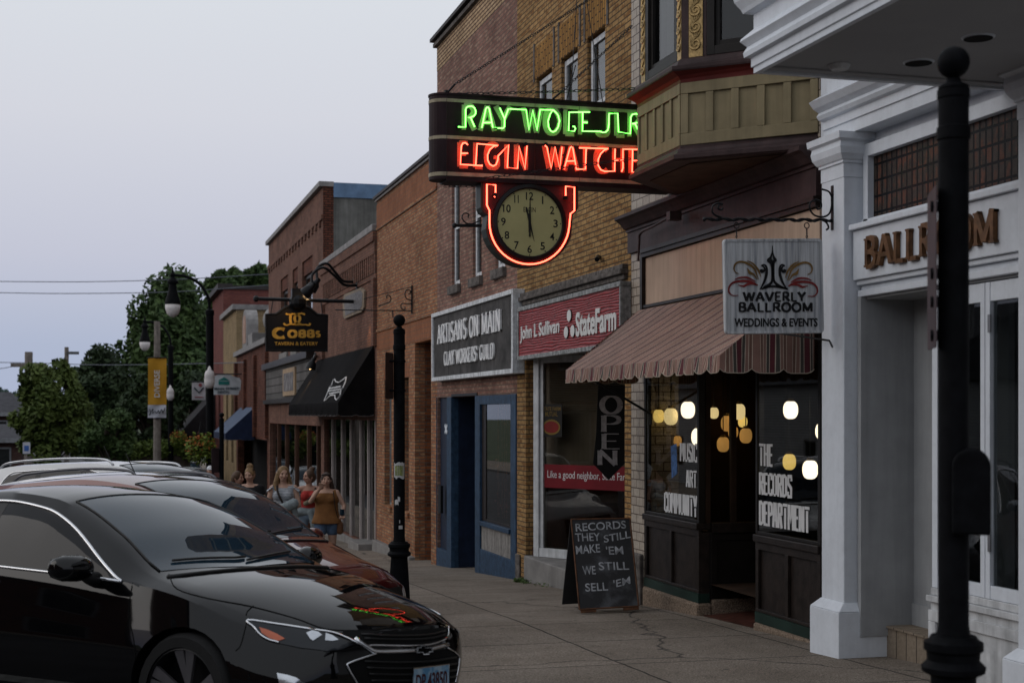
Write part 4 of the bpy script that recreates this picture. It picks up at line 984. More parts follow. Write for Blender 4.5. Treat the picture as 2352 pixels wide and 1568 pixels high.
neon([[(372, 345), (428, 347), (430, 210), (437, 197), (450, 189), (478, 187), (497, 200), (507, 225), (505, 245), (492, 262), (468, 272), (450, 274), (468, 276), (498, 345)],
      [(553, 352), (584, 207), (592, 196), (602, 196), (610, 207), (638, 352)], [(565, 314), (628, 312)],
      [(650, 354), (716, 356), (726, 345), (728, 285), (690, 200)], [(728, 285), (757, 206)],
      [(765, 208), (893, 214), (914, 368), (944, 220), (976, 370), (1000, 214), (1100, 216), (1076, 248), (1060, 300), (1064, 345), (1078, 374), (1098, 384), (1120, 374), (1138, 345), (1148, 300), (1138, 258), (1122, 236), (1100, 216)],
      [(1380, 232), (1222, 234), (1218, 376), (1262, 378), (1270, 358), (1262, 342), (1250, 342)], [(1326, 236), (1324, 378), (1462, 380), (1478, 388), (1500, 386), (1518, 370), (1526, 330), (1527, 244), (1594, 243), (1600, 384), (1690, 398), (1694, 270), (1706, 250), (1736, 245), (1760, 260), (1764, 288), (1748, 312), (1704, 322), (1728, 324), (1766, 402)], [(1326, 310), (1362, 312)]], m_green_n, 'green_neon_tube')
neon([[(446, 482), (428, 467), (408, 470), (396, 492), (388, 632), (558, 643)], [(394, 548), (446, 547)],
      [(558, 640), (506, 642), (517, 474), (676, 488), (646, 492), (614, 518), (597, 560), (598, 600), (614, 632), (640, 646), (662, 634), (676, 600), (678, 568), (758, 482), (748, 657), (826, 663), (838, 495), (884, 668), (899, 492)],
      [(1036, 488), (1052, 500), (1084, 664), (1114, 500), (1150, 668), (1168, 500)], [(1184, 668), (1228, 508), (1238, 497), (1250, 506), (1276, 660), (1276, 669), (1346, 669), (1352, 516)], [(1198, 608), (1264, 606)], [(1300, 506), (1520, 512), (1490, 524), (1462, 552), (1444, 595), (1444, 640), (1464, 674), (1494, 686), (1570, 684), (1574, 514)], [(1572, 600), (1632, 598)], [(1624, 688), (1634, 660), (1634, 516), (1762, 518)], [(1708, 520), (1704, 690), (1770, 692)], [(1706, 602), (1762, 600)]], m_red_n, 'red_neon_tube')
mb = MB()
for x, y in ((372, 345), (1155, 222), (1250, 342), (880, 482), (1036, 484), (650, 868), (1188, 890), (1478, 388)): mb.disc(NS(x, y, .0), (0, -1, 0), .02, .045, 12)
for x, y in ((520, 350), (655, 355), (665, 355), (1172, 560), (1180, 620), (1640, 610)): mb.tube([NS(x - 8, y, .05), NS(x + 8, y + 2, .05)], .0086, 6)
mb.build('tube_electrodes', m_iron, G)
mb = MB()
# clock housing
cx, cy_ = 918, 1078
outl = [(545, 745), (545, 960), (560, 992), (598, 1020)] + [(cx + 338 * math.cos(R(a)), cy_ + 338 * math.sin(R(a))) for a in range(172, 7, -11)] + [(1252, 1022), (1278, 992), (1292, 965), (1292, 775)]
mb.prism([NS(x, y, -.03) for x, y in outl], (0, TH - .1, 0)); ck = mb.build('clock_housing', m_olive_d, G, bevel=.006)
mb = MB(); inn = [(562, 755), (562, 962), (585, 992), (608, 1018)] + [(cx + 322 * math.cos(R(a)), cy_ + 322 * math.sin(R(a))) for a in range(172, 7, -11)] + [(1240, 1018), (1262, 988), (1274, 965), (1274, 780)]
mb.prism([NS(x, y, -.026) for x, y in inn], (0, -.006, 0)); mb.build('clock_backplate', M('backplate_maroon', (.06, .012, .012), .5, var=.2), ck)
C = NS(cx, cy_, .0); rx = (NS(cx + 248, cy_) - C).length
mb = MB(); mb.lathe((0, 0, 0), [(rx, .0), (rx * .99, .05), (rx * 1.02, .062), (rx * 1.12, .055), (rx * 1.14, .0)], 40)
for p in mb.v: p.x, p.y, p.z = C.x + p.x, C.y + .03 - p.z, C.z + p.y
mb.build('clock_bezel', m_iron, ck, smooth=True)
mb = MB(); mb.disc(C + Vector((0, .004, 0)), (0, -1, 0), rx, .008, 40); fc = mb.build('clock_face', M('yellowed_clock_face', (.42, .385, .18), .5, var=.07, vs=3), ck)
m_num = M('clock_black', (.015, .014, .012), .5)
for k in range(1, 13):
    a = R(90 - 30 * k); s_ = str(k); w, h = (.048 if k < 10 else .080), .080
    if k == 11: w = .046
    if k == 1: w = .014
    p = C + Vector((math.cos(a) * rx * .80, -.0045, math.sin(a) * rx * .78))
    txt(s_, p + Vector((-w / 2, 0, -h / 2)), p + Vector((w / 2, 0, -h / 2)), p + Vector((-w / 2, 0, h / 2)), .002, 'clock_numeral', m_num, fc, bold=.012)
p = C + Vector((0, -.0045, rx * .38)); txt('ELGIN', p + Vector((-.065, 0, -.025)), p + Vector((.065, 0, -.025)), p + Vector((-.065, 0, .025)), .0015, 'clock_lettering', m_num, fc)
for k in range(60):
    if k % 5 == 0:
        a = R(6 * k); mb = MB(); mb.disc(C + Vector((math.cos(a) * rx * .955, -.0042, math.sin(a) * rx * .955)), (0, -1, 0), .007, .002, 8); mb.build('minute_dot', m_num, fc)
def hand(x, y, w, tail, d):
    b = NS(x, y); dv = (b - C); dv.y = 0; n = Vector((-dv.z, 0, dv.x)).normalized(); o = C + Vector((0, -d, 0)); t = o - dv.normalized() * tail
    mb = MB(); mb.prism([t - n * w, o - n * w * 1.6, o + dv, o + n * w * 1.6, t + n * w], (0, -.004, 0)); mb.build('clock_hand', m_num, fc)
hand(922, 868, .009, .10, .008); hand(952, 1225, .007, .16, .014)
mb = MB(); mb.tube([C + Vector((0, -.0045, 0)), C + Vector((0, -.02, 0))], .012, 10); mb.tube([C + Vector((0, -.013, .09)), C + Vector((0, -.013, -.145))], .0095, 6); mb.build('clock_hub', m_num, fc)
neon([[(650, 882), (658, 862), (658, 790), (592, 784), (592, 945), (612, 985)] + [(cx + 306 * math.cos(R(a)), cy_ + 318 * math.sin(R(a))) for a in range(180, -1, -8)] + [(1232, 1010), (1262, 986), (1262, 806), (1196, 800), (1196, 870), (1188, 894)]], m_red_n, 'red_neon_tube', .0085, .03)
# chains, stays and wall bracket
def chain(mb, a, b, pitch=.055, sag=0.0):
    a, b = Vector(a), Vector(b); L = (b - a).length; n = max(2, int(L / pitch)); d = (b - a).normalized(); n1 = d.orthogonal().normalized(); n2 = d.cross(n1)
    for i in range(n):
        t = (i + .5) / n; c = a.lerp(b, t) - Vector((0, 0, sag * 4 * t * (1 - t))); e_ = n1 if i % 2 else n2
        mb.tube([c + d * (pitch * .62 * math.cos(k * math.pi / 4)) + e_ * (pitch * .26 * math.sin(k * math.pi / 4)) for k in range(8)], .0045, 4, closed=True)
def chain_obj(a, b, lab, sag=0.0):
    mb = MB(); chain(mb, a, b, sag=sag); return tag(mb.build('steel_chain', m_iron), lab, 'chain', 'chains staying the neon sign')
top0 = NS(280, 95, -.15); top1 = NS(1100, 130, -.15)
chain_obj(top0, pu(1872, 183, 12.6), 'long level chain stretched along the top of the neon sign', .02)
chain_obj(NS(345, 20, -.2), pv(1385, -20, V0 - .02), 'steep chain rising from the outer end of the neon sign to the wall')
mb = MB(); mb.tube([top0, NS(345, 20, -.2)], .012, 6); mb.tube([top1, NS(1170, 70, -.22)], .012, 6); mb.tube([top0 - Vector((0, 0, .02)), top0 + Vector((0, 0, .04))], .02, 6); mb.build('stay_hooks', m_iron, G)
chain_obj(NS(1170, 70, -.22), pv(1452, 60, V0 - .03), 'steep chain rising from the middle of the neon sign to the wall')
chain_obj(NS(560, 740, .1), NS(1690, 590, .75), 'chain slanting across the red neon letters')
chain_obj(NS(262, 800, -.2), NS(520, 800, -.2), 'short chain hanging under the rounded end of the neon sign')
mb = MB(); c = NS(1730, 575, .78); mb.box(c.x - .02, c.x + .10, c.y - .01, c.y + .01, c.z - .03, c.z + .04); mb.build('chain_plate', m_olive, Q)
for x0, y0, x1, y1 in ((1325, 0, 1310, 238), (1345, -10, 1385, 240), (1322, 150, 1300, 236)):
    mb = MB(); mb.tube([pv(x0, y0, V0 - .25), pv(x1, y1, V0 - .32)], .006, 5); tag(mb.build('power_cable', m_iron), 'thin dark cable dropping past the yellow brick windows to the neon sign', 'cable', 'cables above the neon sign')
mb = MB(); a = pu(1557, 432, US + .1); mb.tube([a, (a.x, a.y, a.z - .28)], .014, 8)
b = pv(1545, 495, 5.6); mb.box(b.x - .05, b.x + .08, b.y - .05, b.y + .05, b.z - .05, b.z + .04)
mb.tube(catmull([b, pv(1500, 520, 5.62), pv(1472, 535, 5.62), pv(1468, 560, 5.62), pv(1466, 600, 5.62)], 5), .014, 8); mb.build('conduit', m_brown, Q)

# ================================================================ hanging ballroom sign
UWv = 10.28
def WS(zx, zy, d=0): return pu((1500 + zx / 3.136) * .9408, (450 + zy / 3.136) * .9408, UWv - d)
def rounded(pts, r, n=5):
    out = []
    P = [Vector(p) for p in pts]
    for i, p in enumerate(P):
        a, b = (P[i - 1] - p).normalized(), (P[(i + 1) % len(P)] - p).normalized()
        s_, e_ = p + a * r, p + b * r
        for k in range(n + 1):
            t = k / n; out.append((1 - t) ** 2 * s_ + 2 * t * (1 - t) * p + t * t * e_)
    return out
m_wsign = None
def wood_white(name, col):
    m, t, b = nodes(name); g = mk(t, 'ShaderNodeTexCoord').outputs['Object']
    mp = mk(t, 'ShaderNodeMapping'); mp.inputs['Scale'].default_value = (16, 16, .7); t.links.new(g, mp.inputs[0])
    c = ramp(t, noise_to(t, mp.outputs[0], 3, 5, .65), [k * .55 for k in col], col, .3, .6)
    wv = mk(t, 'ShaderNodeTexNoise'); wv.inputs['Scale'].default_value = 1.6; t.links.new(mp.outputs[0], wv.inputs['Vector'])
    c = mixc(t, 1.0, c, ramp(t, wv.outputs['Fac'], (.6, .62, .66), (1, 1, 1), .35, .5), 'MULTIPLY')
    t.links.new(c, b.inputs['Base Color']); b.inputs['Roughness'].default_value = .7; setbump(t, b, noise_to(t, mp.outputs[0], 6, 6), .35, .006); return m
m_wsign = wood_white('weathered_white_wood', (.56, .575, .59))
Wv = thing('hanging_ballroom_sign', WS(1220, 780, -.02), 'square weathered white wooden sign hanging from a twisted iron bar', 'sign')
mb = MB(); mb.prism(rounded([WS(833, 418), WS(1592, 413), WS(1607, 1138), WS(850, 1147)], .035), (0, .035, 0)); mb.build('board', m_wsign, Wv, bevel=.006)
o_ = rounded([WS(837, 422, .001), WS(1588, 417, .001), WS(1603, 1134, .001), WS(854, 1143, .001)], .034); i_ = rounded([WS(858, 440, .001), WS(1572, 436, .001), WS(1586, 1116, .001), WS(874, 1124, .001)], .028)
mb = MB(); mb.loft([o_ + [o_[0]], i_ + [i_[0]]], False, False); mb.loft([[p + Vector((0, -.007, 0)) for p in o_ + [o_[0]]], [p + Vector((0, -.004, 0)) for p in i_ + [i_[0]]]], False, False); mb.loft([o_ + [o_[0]], [p + Vector((0, -.007, 0)) for p in o_ + [o_[0]]]], False, False)
mb.build('raised_border', m_wsign, Wv)
m_sblk = M('sign_black', (.010, .010, .011), .5, var=.2); m_sgold = M('sign_ochre', (.20, .115, .035), .5, var=.3); m_sred = M('sign_crimson', (.20, .025, .025), .5, var=.3)
def wtube(pts, ws, mat, name, sub=5):
    P = catmull([Vector((x, y, 0)) for x, y in pts], sub); n = len(P); mb = MB()
    k_ = (len(ws) - 1)
    W_ = [lerp(ws[int(min(i / (n - 1) * k_, k_ - 1e-6))], ws[int(min(i / (n - 1) * k_, k_ - 1e-6)) + 1], (i / (n - 1) * k_) % 1 if i < n - 1 else 1) for i in range(n)]
    rings = []
    for i in range(n):
        a, b = P[max(i - 1, 0)], P[min(i + 1, n - 1)]; d = b - a; l = math.hypot(d.x, d.y) or 1; nx, ny = -d.y / l * W_[i], d.x / l * W_[i]
        rings.append([WS(P[i].x + nx, P[i].y + ny, .0005), WS(P[i].x - nx, P[i].y - ny, .0005), WS(P[i].x - nx, P[i].y - ny, .006), WS(P[i].x + nx, P[i].y + ny, .006)])
    mb.loft(rings); return mb.build(name, mat, Wv)
fin = 'painted_flourish'
wtube([(1210, 470), (1208, 520), (1196, 560), (1190, 580), (1204, 605), (1208, 640), (1210, 700), (1205, 745), (1180, 772), (1150, 785), (1140, 795)], [2, 4, 9, 24, 13, 9, 9, 9, 12, 9, 4], m_sblk, fin)
wtube([(1211, 470), (1213, 520), (1222, 560), (1230, 580), (1218, 605), (1218, 700), (1226, 745), (1256, 775), (1290, 790), (1322, 800)], [2, 4, 9, 14, 10, 9, 9, 12, 9, 4], m_sblk, fin)
wtube([(1125, 800), (1215, 780), (1328, 800)], [7, 9, 7], m_sblk, fin)
wtube([(1122, 650), (1130, 668), (1150, 655), (1144, 632), (1128, 622), (1150, 616), (1166, 640), (1164, 690), (1145, 750), (1115, 805)], [12, 12, 9, 6, 6, 6, 8, 11, 9, 4], m_sblk, fin)
wtube([(1308, 650), (1298, 668), (1280, 655), (1286, 632), (1302, 622), (1280, 616), (1266, 640), (1268, 690), (1288, 750), (1320, 800)], [12, 12, 9, 6, 6, 6, 8, 11, 9, 4], m_sblk, fin)
for sgn in (1, -1):
    f_ = lambda pts: [(1215 + sgn * (x - 1215), y - (6 if sgn < 0 else 0)) for x, y in pts]
    wtube(f_([(1478, 690), (1505, 676), (1514, 645), (1500, 612), (1462, 598), (1410, 612), (1360, 650), (1325, 735)]), [2, 4, 6, 7, 8, 9, 8, 2], m_sgold, fin)
    wtube(f_([(1415, 590), (1370, 612), (1330, 660), (1308, 715)]), [2, 6, 8, 2], m_sgold, fin)
    wtube(f_([(1412, 645), (1395, 680), (1365, 695), (1335, 735)]), [2, 12, 8, 2], m_sgold, fin)
    wtube(f_([(1510, 735), (1470, 720), (1410, 720), (1350, 750)]), [2, 6, 8, 3], m_sred, fin)
    wtube(f_([(1480, 855), (1525, 856), (1552, 830), (1550, 790), (1520, 758), (1460, 746), (1390, 750), (1330, 778)]), [2, 4, 6, 7, 8, 10, 10, 3], m_sred, fin)
    wtube(f_([(1482, 775), (1440, 785), (1410, 770), (1370, 768), (1335, 780)]), [2, 9, 9, 6, 2], m_sred, fin)
def wtxt(s_, x0, x1, yt, yb, wv, wh, serif=0, gap=.09):
    strokes(s_, WS(x0, yb, .0), WS(x1, yb, .0), WS(x0, yt, .0), .006, wv, wh, serif=serif, gap=gap).build('painted_lettering', m_sblk, Wv)
wtxt('WAVERLY', 985, 1462, 826, 892, .115, .09, .06); wtxt('BALLROOM', 948, 1518, 907, 972, .12, .095, .06)
txt('WEDDINGS & EVENTS', WS(918, 1090, .001), WS(1554, 1088, .001), WS(918, 1024, .001), .005, 'painted_lettering', m_sblk, Wv, bold=.018)
# twisted bar with scrolls
Bk = thing('sign_bracket', WS(1680, 230), 'twisted wrought iron bar with scrolls fixed to the white pilaster', 'bracket')
mb = MB(); a, b = WS(690, 268), WS(1668, 276)
for ph in (0, math.pi / 2):
    mb.tube([a.lerp(b, i / 90) + Vector((0, math.cos(ph + i * .55), math.sin(ph + i * .55))) * .0085 for i in range(91)], .0095, 6)
mb.ball(a, .018, 10); mb.build('twisted_bar', m_iron, Bk, smooth='all')
mb = MB(); p = WS(1668, 10); q_ = WS(1676, 350); mb.box(p.x - .004, p.x + .012, UWv - .018, UWv + .018, q_.z, p.z); mb.build('wall_plate', m_iron, Bk)
def scr(pts, r=.008):
    mb = MB(); mb.tube(catmull([WS(x, y) for x, y in pts], 5), r, 6); mb.build('scroll', m_iron, Bk, smooth='all')
scr([(1662, 90), (1640, 55), (1590, 38)]); scr([(1662, 80), (1662, 170), (1640, 230), (1590, 250), (1530, 235), (1497, 190), (1500, 140), (1540, 118), (1580, 140), (1582, 178), (1555, 190), (1545, 165)])
scr([(830, 180), (822, 195), (795, 188), (800, 160), (825, 155), (822, 150), (790, 145), (755, 165), (748, 205), (770, 235), (820, 255)]); scr([(1580, 270), (1620, 290), (1640, 330), (1622, 350)])
for x in (935, 1473):
    mb = MB(); c = WS(x, 316); mb.tube([c + Vector((math.cos(k * .5236), 0, math.sin(k * .5236))) * .022 for k in range(12)], .0045, 5, closed=True)
    mb.tube([WS(x, 338), WS(x + 1, 385)], .006, 5); c = WS(x, 400); mb.tube([c + Vector((0, math.cos(k * .785), math.sin(k * .785))) * .012 for k in range(8)], .004, 5, closed=True); mb.build('hanging_ring', m_iron, Wv)

# ================================================================ striped awning
def stripes(name, seq, period, axis='sum', rough=.85):
    m, t, b = nodes(name); g = mk(t, 'ShaderNodeTexCoord').outputs['Object']; sp = mk(t, 'ShaderNodeSeparateXYZ'); t.links.new(g, sp.inputs[0])
    ad = mk(t, 'ShaderNodeMath', operation='ADD'); t.links.new(sp.outputs[0], ad.inputs[0]); t.links.new(sp.outputs[1], ad.inputs[1])
    src = sp.outputs[1] if axis == 'y' else sp.outputs[0] if axis == 'x' else ad.outputs[0]
    mu = mk(t, 'ShaderNodeMath', operation='MULTIPLY'); t.links.new(src, mu.inputs[0]); mu.inputs[1].default_value = 1 / period
    fr = mk(t, 'ShaderNodeMath', operation='FRACT'); t.links.new(mu.outputs[0], fr.inputs[0])
    r = mk(t, 'ShaderNodeValToRGB'); r.color_ramp.interpolation = 'CONSTANT'; t.links.new(fr.outputs[0], r.inputs[0])
    el = r.color_ramp.elements
    el[0].position, el[0].color = seq[0][0], seq[0][1] + (1,); el[1].position, el[1].color = seq[1][0], seq[1][1] + (1,)
    for p_, c_ in seq[2:]: q_ = el.new(p_); q_.color = c_ + (1,)
    c = mixc(t, 1.0, r.outputs[0], ramp(t, noise_to(t, g, 2.5, 6, .65), (.72,) * 3, (1.05,) * 3), 'MULTIPLY')
    t.links.new(c, b.inputs['Base Color']); b.inputs['Roughness'].default_value = rough; return m
pk, bu, gn, cr, br_ = (.25, .138, .108), (.11, .018, .026), (.065, .058, .048), (.50, .41, .33), (.17, .09, .065)
m_strA = stripes('striped_canvas', [(0, pk), (.1, cr), (.12, br_), (.2, cr), (.22, pk), (.3, cr), (.32, gn), (.4, cr), (.42, bu), (.58, cr), (.6, gn), (.68, cr), (.7, pk), (.78, cr), (.8, br_), (.88, cr), (.9, pk)], .31)
def awning(name, label, u0, u1, vw, zt, vf, zf, drop, mat, nsc=18, side=True, group=None, frame=True, matv=None, edge=None):
    o = thing(name, (vw, u0, zt), label, 'awning', group)
    mb = MB(); nu, ns = 24, 8; rr = random.Random(5)
    top = []
    for k in range(ns + 1):
        t = k / ns; row = []
        for i in range(nu + 1):
            u = lerp(u0, u1, i / nu); sg = -.02 * math.sin(math.pi * t) * (1 + .4 * math.sin(i * 1.7))
            row.append((lerp(vw, vf, t), u, lerp(zt, zf, t) + sg))
        top.append(row)
    mb.loft(top, False, False); mb.build('canvas_top', mat, o, smooth='all')
    def hem(a, b, fixed, horiz, n, z0, dr, nm):
        mb = MB(); m_ = n * 8; up, lo = [], []
        for i in range(m_ + 1):
            t = i / m_; ph = (t * n) % 1; h = dr - .035 * (1 - min(1, 4.5 * min(ph, 1 - ph))) ** 1.5
            w = .012 * math.sin(t * n * 2 * math.pi * 1.3 + 1) + .006 * math.sin(t * 57)
            x = lerp(a, b, t)
            p, q_ = ((fixed, x, z0), (fixed - .012 + w, x, z0 - h)) if horiz else ((x, fixed, z0 if not callable(z0) else z0(x)), (x, fixed + w * .6, (zf - h)))
            up.append(p); lo.append(q_)
        mid = [Vector(p).lerp(Vector(q_), .5) for p, q_ in zip(up, lo)]
        mb.loft([up, mid, lo], False, False); ob = mb.build(nm, matv or mat, o, smooth='all')
        if edge:
            mb = MB(); mb.tube(lo, .004, 4); mb.build('edge_binding', edge, ob)
    hem(u0, u1, vf, True, nsc, zf, drop, 'valance')
    if side:
        zz = lambda x: lerp(zt, zf, (x - vw) / (vf - vw))
        hem(vf, vw, u0, False, max(2, int(nsc * abs(vw - vf) / (u1 - u0))) if nsc < 40 else 2, zz, drop, 'side_panel')
        hem(vf, vw, u1, False, 3, zz, drop, 'side_panel')
    if frame:
        mb = MB(); mb.tube([(vf + .02, u0 + .02, zf - .02), (vf + .02, u1 - .02, zf - .02)], .012, 6)
        for u in (u0 + .03, u1 - .03): mb.tube([(vw, u, zf - .02), (vf + .02, u, zf - .02)], .012, 6); mb.tube([(vw, u, zt - .03), (vf + .02, u, zf - .02)], .012, 6)
        mb.build('awning_frame', m_iron, o)
    return o
vfA = 4.86
uA0, uA1 = 10.93, pv(1299, 850, vfA).y
zfA = (pv(1640, 822, vfA).z + pv(1310, 845, vfA).z) / 2
m_bind = M('cream_binding', (.4, .34, .27), .8)
aw = awning('striped_awning', 'burgundy and cream striped canvas awning with scalloped edge', uA0, uA1, V0 - .05, 3.22, vfA, zfA, .145, m_strA, 17, edge=m_bind)
for u in (uA1 - .35, uA0 + .1):
    mb = MB(); a = Vector((vfA + .05, u, zfA - .03)); b = Vector((V0 - .04, u + .0, 2.05)) if u > 12 else Vector((V0 - .3, u, 2.6)); mb.tube([a, b], .014, 6); mb.tube([b, b - Vector((0, 0, .12))], .018, 6); mb.build('awning_arm', m_iron, aw)
mb = MB(); mb.tube([pv(1790, 765, 5.35), pv(1905, 782, 5.5), pv(1912, 797, 5.5)], .008, 6); mb.build('crank_rod', m_iron, aw)

# ================================================================ shop fascia signs
AS = thing('pottery_guild_sign', pv(1090, 860, 5.62), 'dark weathered board in a white frame with raised serif lettering', 'sign')
uS0, uS1 = U(1178, 5.60), U(991, 5.60)
zS1 = (pv(991, 724, 5.6).z + pv(1178, 659, 5.6).z) / 2; zS0 = (pv(992, 878, 5.6).z + pv(1176, 854, 5.6).z) / 2
m_slate = M('weathered_slate_paint', (.062, .058, .056), .75, var=.5, vs=2.2, bump=.2, bs=20, grime=.3, streak=.25)
mb = MB(); mb.box(5.635, V0 - .002, uS0 + .03, uS1 - .03, zS0 + .04, zS1 - .04); mb.build('board', m_slate, AS)
mb = MB()
for a, b, c, d in ((uS0, uS1, zS1 - .07, zS1), (uS0, uS1, zS0, zS0 + .07)): mb.box(5.595, V0 - .001, a, b, c, d)
for a, b in ((uS0, uS0 + .09), (uS1 - .07, uS1)): mb.box(5.598, V0 - .001, a, b, zS0 + .07, zS1 - .07)
mb.build('white_frame', m_frame_w, AS, bevel=.005)
mb = MB()
for x in (1030, 1103): u = U(x, 5.634); mb.box(5.632, 5.636, u - .006, u + .006, zS0 + .07, zS1 - .07)
mb.build('board_joints', m_dk2, AS)
m_wlet = M('raised_white_letter', (.72, .72, .72), .6, var=.15, vs=10)
def astx(s_, x0, x1, yt0, yb0, yt1, yb1, h):
    v = 5.632; ua, ub = U(x0, v), U(x1, v); za = (pv(x0, yb0, v).z + pv(x1, yb1, v).z) / 2; zb = (pv(x0, yt0, v).z + pv(x1, yt1, v).z) / 2
    strokes(s_, (v, ua, za), (v, ub, za), (v, ua, zb), .03, .095, .032, serif=.085, gap=.1).build('raised_lettering', m_wlet, AS)
astx('ARTISANS ON MAIN', 1008, 1153, 752, 792, 706, 757, 1); astx("CLAY WORKERS' GUILD", 1023, 1137, 809, 839, 788, 822, 1)
SF = thing('red_insurance_sign', pv(1300, 820, 5.66), 'carved red wooden fascia sign with white lettering and three ovals', 'sign')
v = 5.64; u0_, u1_ = U(1424, v), U(1187, v); z1_ = (pv(1187, 710, v).z + pv(1424, 641, v).z) / 2; z0_ = (pv(1187, 827, v).z + pv(1350, 807, v).z) / 2
m_rw, t, b = nodes('carved_red_wood'); g = mk(t, 'ShaderNodeTexCoord').outputs['Object']
mp = mk(t, 'ShaderNodeMapping'); mp.inputs['Scale'].default_value = (1, .55, 3.4); t.links.new(g, mp.inputs[0])
wvv = mk(t, 'ShaderNodeTexWave', bands_direction='Z'); wvv.inputs['Scale'].default_value = 2.6; wvv.inputs['Distortion'].default_value = 9; wvv.inputs['Detail'].default_value = 4; wvv.inputs['Detail Scale'].default_value = .8; t.links.new(mp.outputs[0], wvv.inputs['Vector'])
t.links.new(mixc(t, 1.0, ramp(t, wvv.outputs['Fac'], (.12, .010, .014), (.29, .018, .022), .1, .5), ramp(t, noise_to(t, g, 5, 6, .7), (.6,) * 3, (1,) * 3, .3, .5), 'MULTIPLY'), b.inputs['Base Color']); setbump(t, b, wvv.outputs['Fac'], .7, .012); b.inputs['Roughness'].default_value = .6
mb = MB(); mb.box(v + .02, V0 - .004, u0_ + .03, u1_ - .03, z0_ + .04, z1_ - .04); mb.build('carved_board', m_rw, SF)
mb = MB()
for a, b, c, d in ((u0_, u1_, z1_ - .06, z1_), (u0_, u1_, z0_, z0_ + .06)): mb.box(v, V0 - .003, a, b, c, d)
for a, b in ((u0_, u0_ + .04), (u1_ - .05, u1_)): mb.box(v + .002, V0 - .003, a, b, z0_ + .06, z1_ - .06)
mb.build('grey_frame', M('grey_sign_frame', (.3, .31, .31), .7, var=.25, vs=14, streak=.4, grime=.3), SF, bevel=.006)
m_wp = M('white_letter_paint', (.62, .62, .60), .5, var=.06)
def sftx(s_, x0, x1, yt0, yb0, yt1, yb1, bold):
    vv = v + .02; ua, ub = U(x0, vv), U(x1, vv); za = (pv(x0, yb0, vv).z + pv(x1, yb1, vv).z) / 2; zb = (pv(x0, yt0, vv).z + pv(x1, yt1, vv).z) / 2
    txt(s_, (vv, ua, za), (vv, ub, za), (vv, ua, zb), .012, 'painted_lettering', m_wp, SF, bold=bold)
sftx('John L Sullivan', 1196, 1286, 747, 788, 734, 775, .02); sftx('StateFarm', 1324, 1417, 714, 775, 702, 758, .03)
for x, y in ((1309, 725), (1302, 763), (1317, 760)):
    vv = v + .018; c = pv(x, y, vv); mb = MB(); mb.prism([(vv, c.y + .095 * math.cos(a * .314), c.z + .082 * math.sin(a * .314)) for a in range(20)], (-.008, 0, 0)); mb.build('oval_outline', m_dk2, SF)
    mb = MB(); mb.prism([(vv - .009, c.y + .085 * math.cos(a * .314), c.z + .075 * math.sin(a * .314)) for a in range(20)], (-.006, 0, 0)); mb.build('white_oval', m_wp, SF)
# open banner
OB = thing('open_banner', pu(1403, 890, 15.35), 'long black pointed banner reading open hung in front of the pier', 'banner')
def OP(x, y, d=0): return pu(x, y, 15.35 - d)
mb = MB(); mb.prism([OP(1374, 884), OP(1436, 884), OP(1434, 1000), OP(1435, 1064), OP(1398, 1102), OP(1362, 1064), OP(1369, 1000)], (0, .004, 0)); mb.build('banner_cloth', M('black_banner_cloth', (.008, .008, .009), .7), OB)
m_bl = M('banner_grey_print', (.33, .31, .31), .8, var=.2, vs=20)
for ch, x0, x1, yt, yb in (('O', 1379, 1428, 910, 949), ('P', 1378, 1426, 954, 991), ('E', 1378, 1426, 996, 1030), ('N', 1370, 1420, 1034, 1067)):
    strokes(ch, OP(x0, yb, .001), OP(x1, yb, .001), OP(x0, yt, .001), .002, .17, .03, serif=.1).build('banner_lettering', m_bl, OB)
mb = MB(); mb.tube([OP(1368, 882), OP(1442, 880)], .008, 6); mb.build('banner_rod', m_iron, OB)
# sandwich board
SB = thing('sandwich_board', pd(1395, 1396, 15.1), 'black folding pavement board with white stencilled record shop lettering', 'sandwich board')
T = [pd(1312, 1192, 15.35), pd(1447, 1190, 15.45), pd(1467, 1391, 15.05), pd(1331, 1399, 14.95)]
m_brd = None
m_brd, t, b = nodes('black_chalk_board'); g = mk(t, 'ShaderNodeTexCoord').outputs['Object']
c = ramp(t, noise_to(t, g, 4.5, 4, .55), (.011, .011, .013), (.085, .09, .10), .52, .78); t.links.new(c, b.inputs['Base Color']); b.inputs['Roughness'].default_value = .75
nb = Vector((T[1] - T[0]).cross(T[3] - T[0])).normalized()
if nb.y > 0: nb = -nb
mb = MB(); mb.prism(T, -nb * .018); fr_ = mb.build('front_panel', m_brd, SB)
bk = Vector((-.03, .5, 0)); mb = MB(); mb.prism([T[0] - nb * .02, T[1] - nb * .02, T[2] + bk + Vector((0, 0, -.01)), T[3] + bk + Vector((0, 0, -.01))], (0, .018, 0)); mb.build('rear_panel', M('board_back', (.012, .011, .011), .8), SB)
m_bw = M('bare_wood_edge', (.09, .04, .02), .7, var=.4, vs=12)
def BD(s_, t_, d=.0): return T[0].lerp(T[1], s_).lerp(T[3].lerp(T[2], s_), t_) + nb * d
mb = MB()
for a, b in (((0, 0), (0, 1)), ((1, 0), (1, 1)), ((0, 0), (1, 0)), ((0, 1), (1, 1))): mb.tube([BD(*a, .0), BD(*b, .0)], .009, 4)
mb.build('worn_edge', m_bw, fr_)
mb = MB()
for s_ in (.02, .74): mb.prism([BD(s_, 1.0, -.001), BD(s_ + .26, 1.0, -.001), BD(s_ + .26, 1.035, -.001), BD(s_, 1.035, -.001)], -nb * .016)
mb.build('board_foot', m_bw, SB)
m_chalk = M('stencil_spray', (.30, .31, .33), .8, var=.35, vs=16)
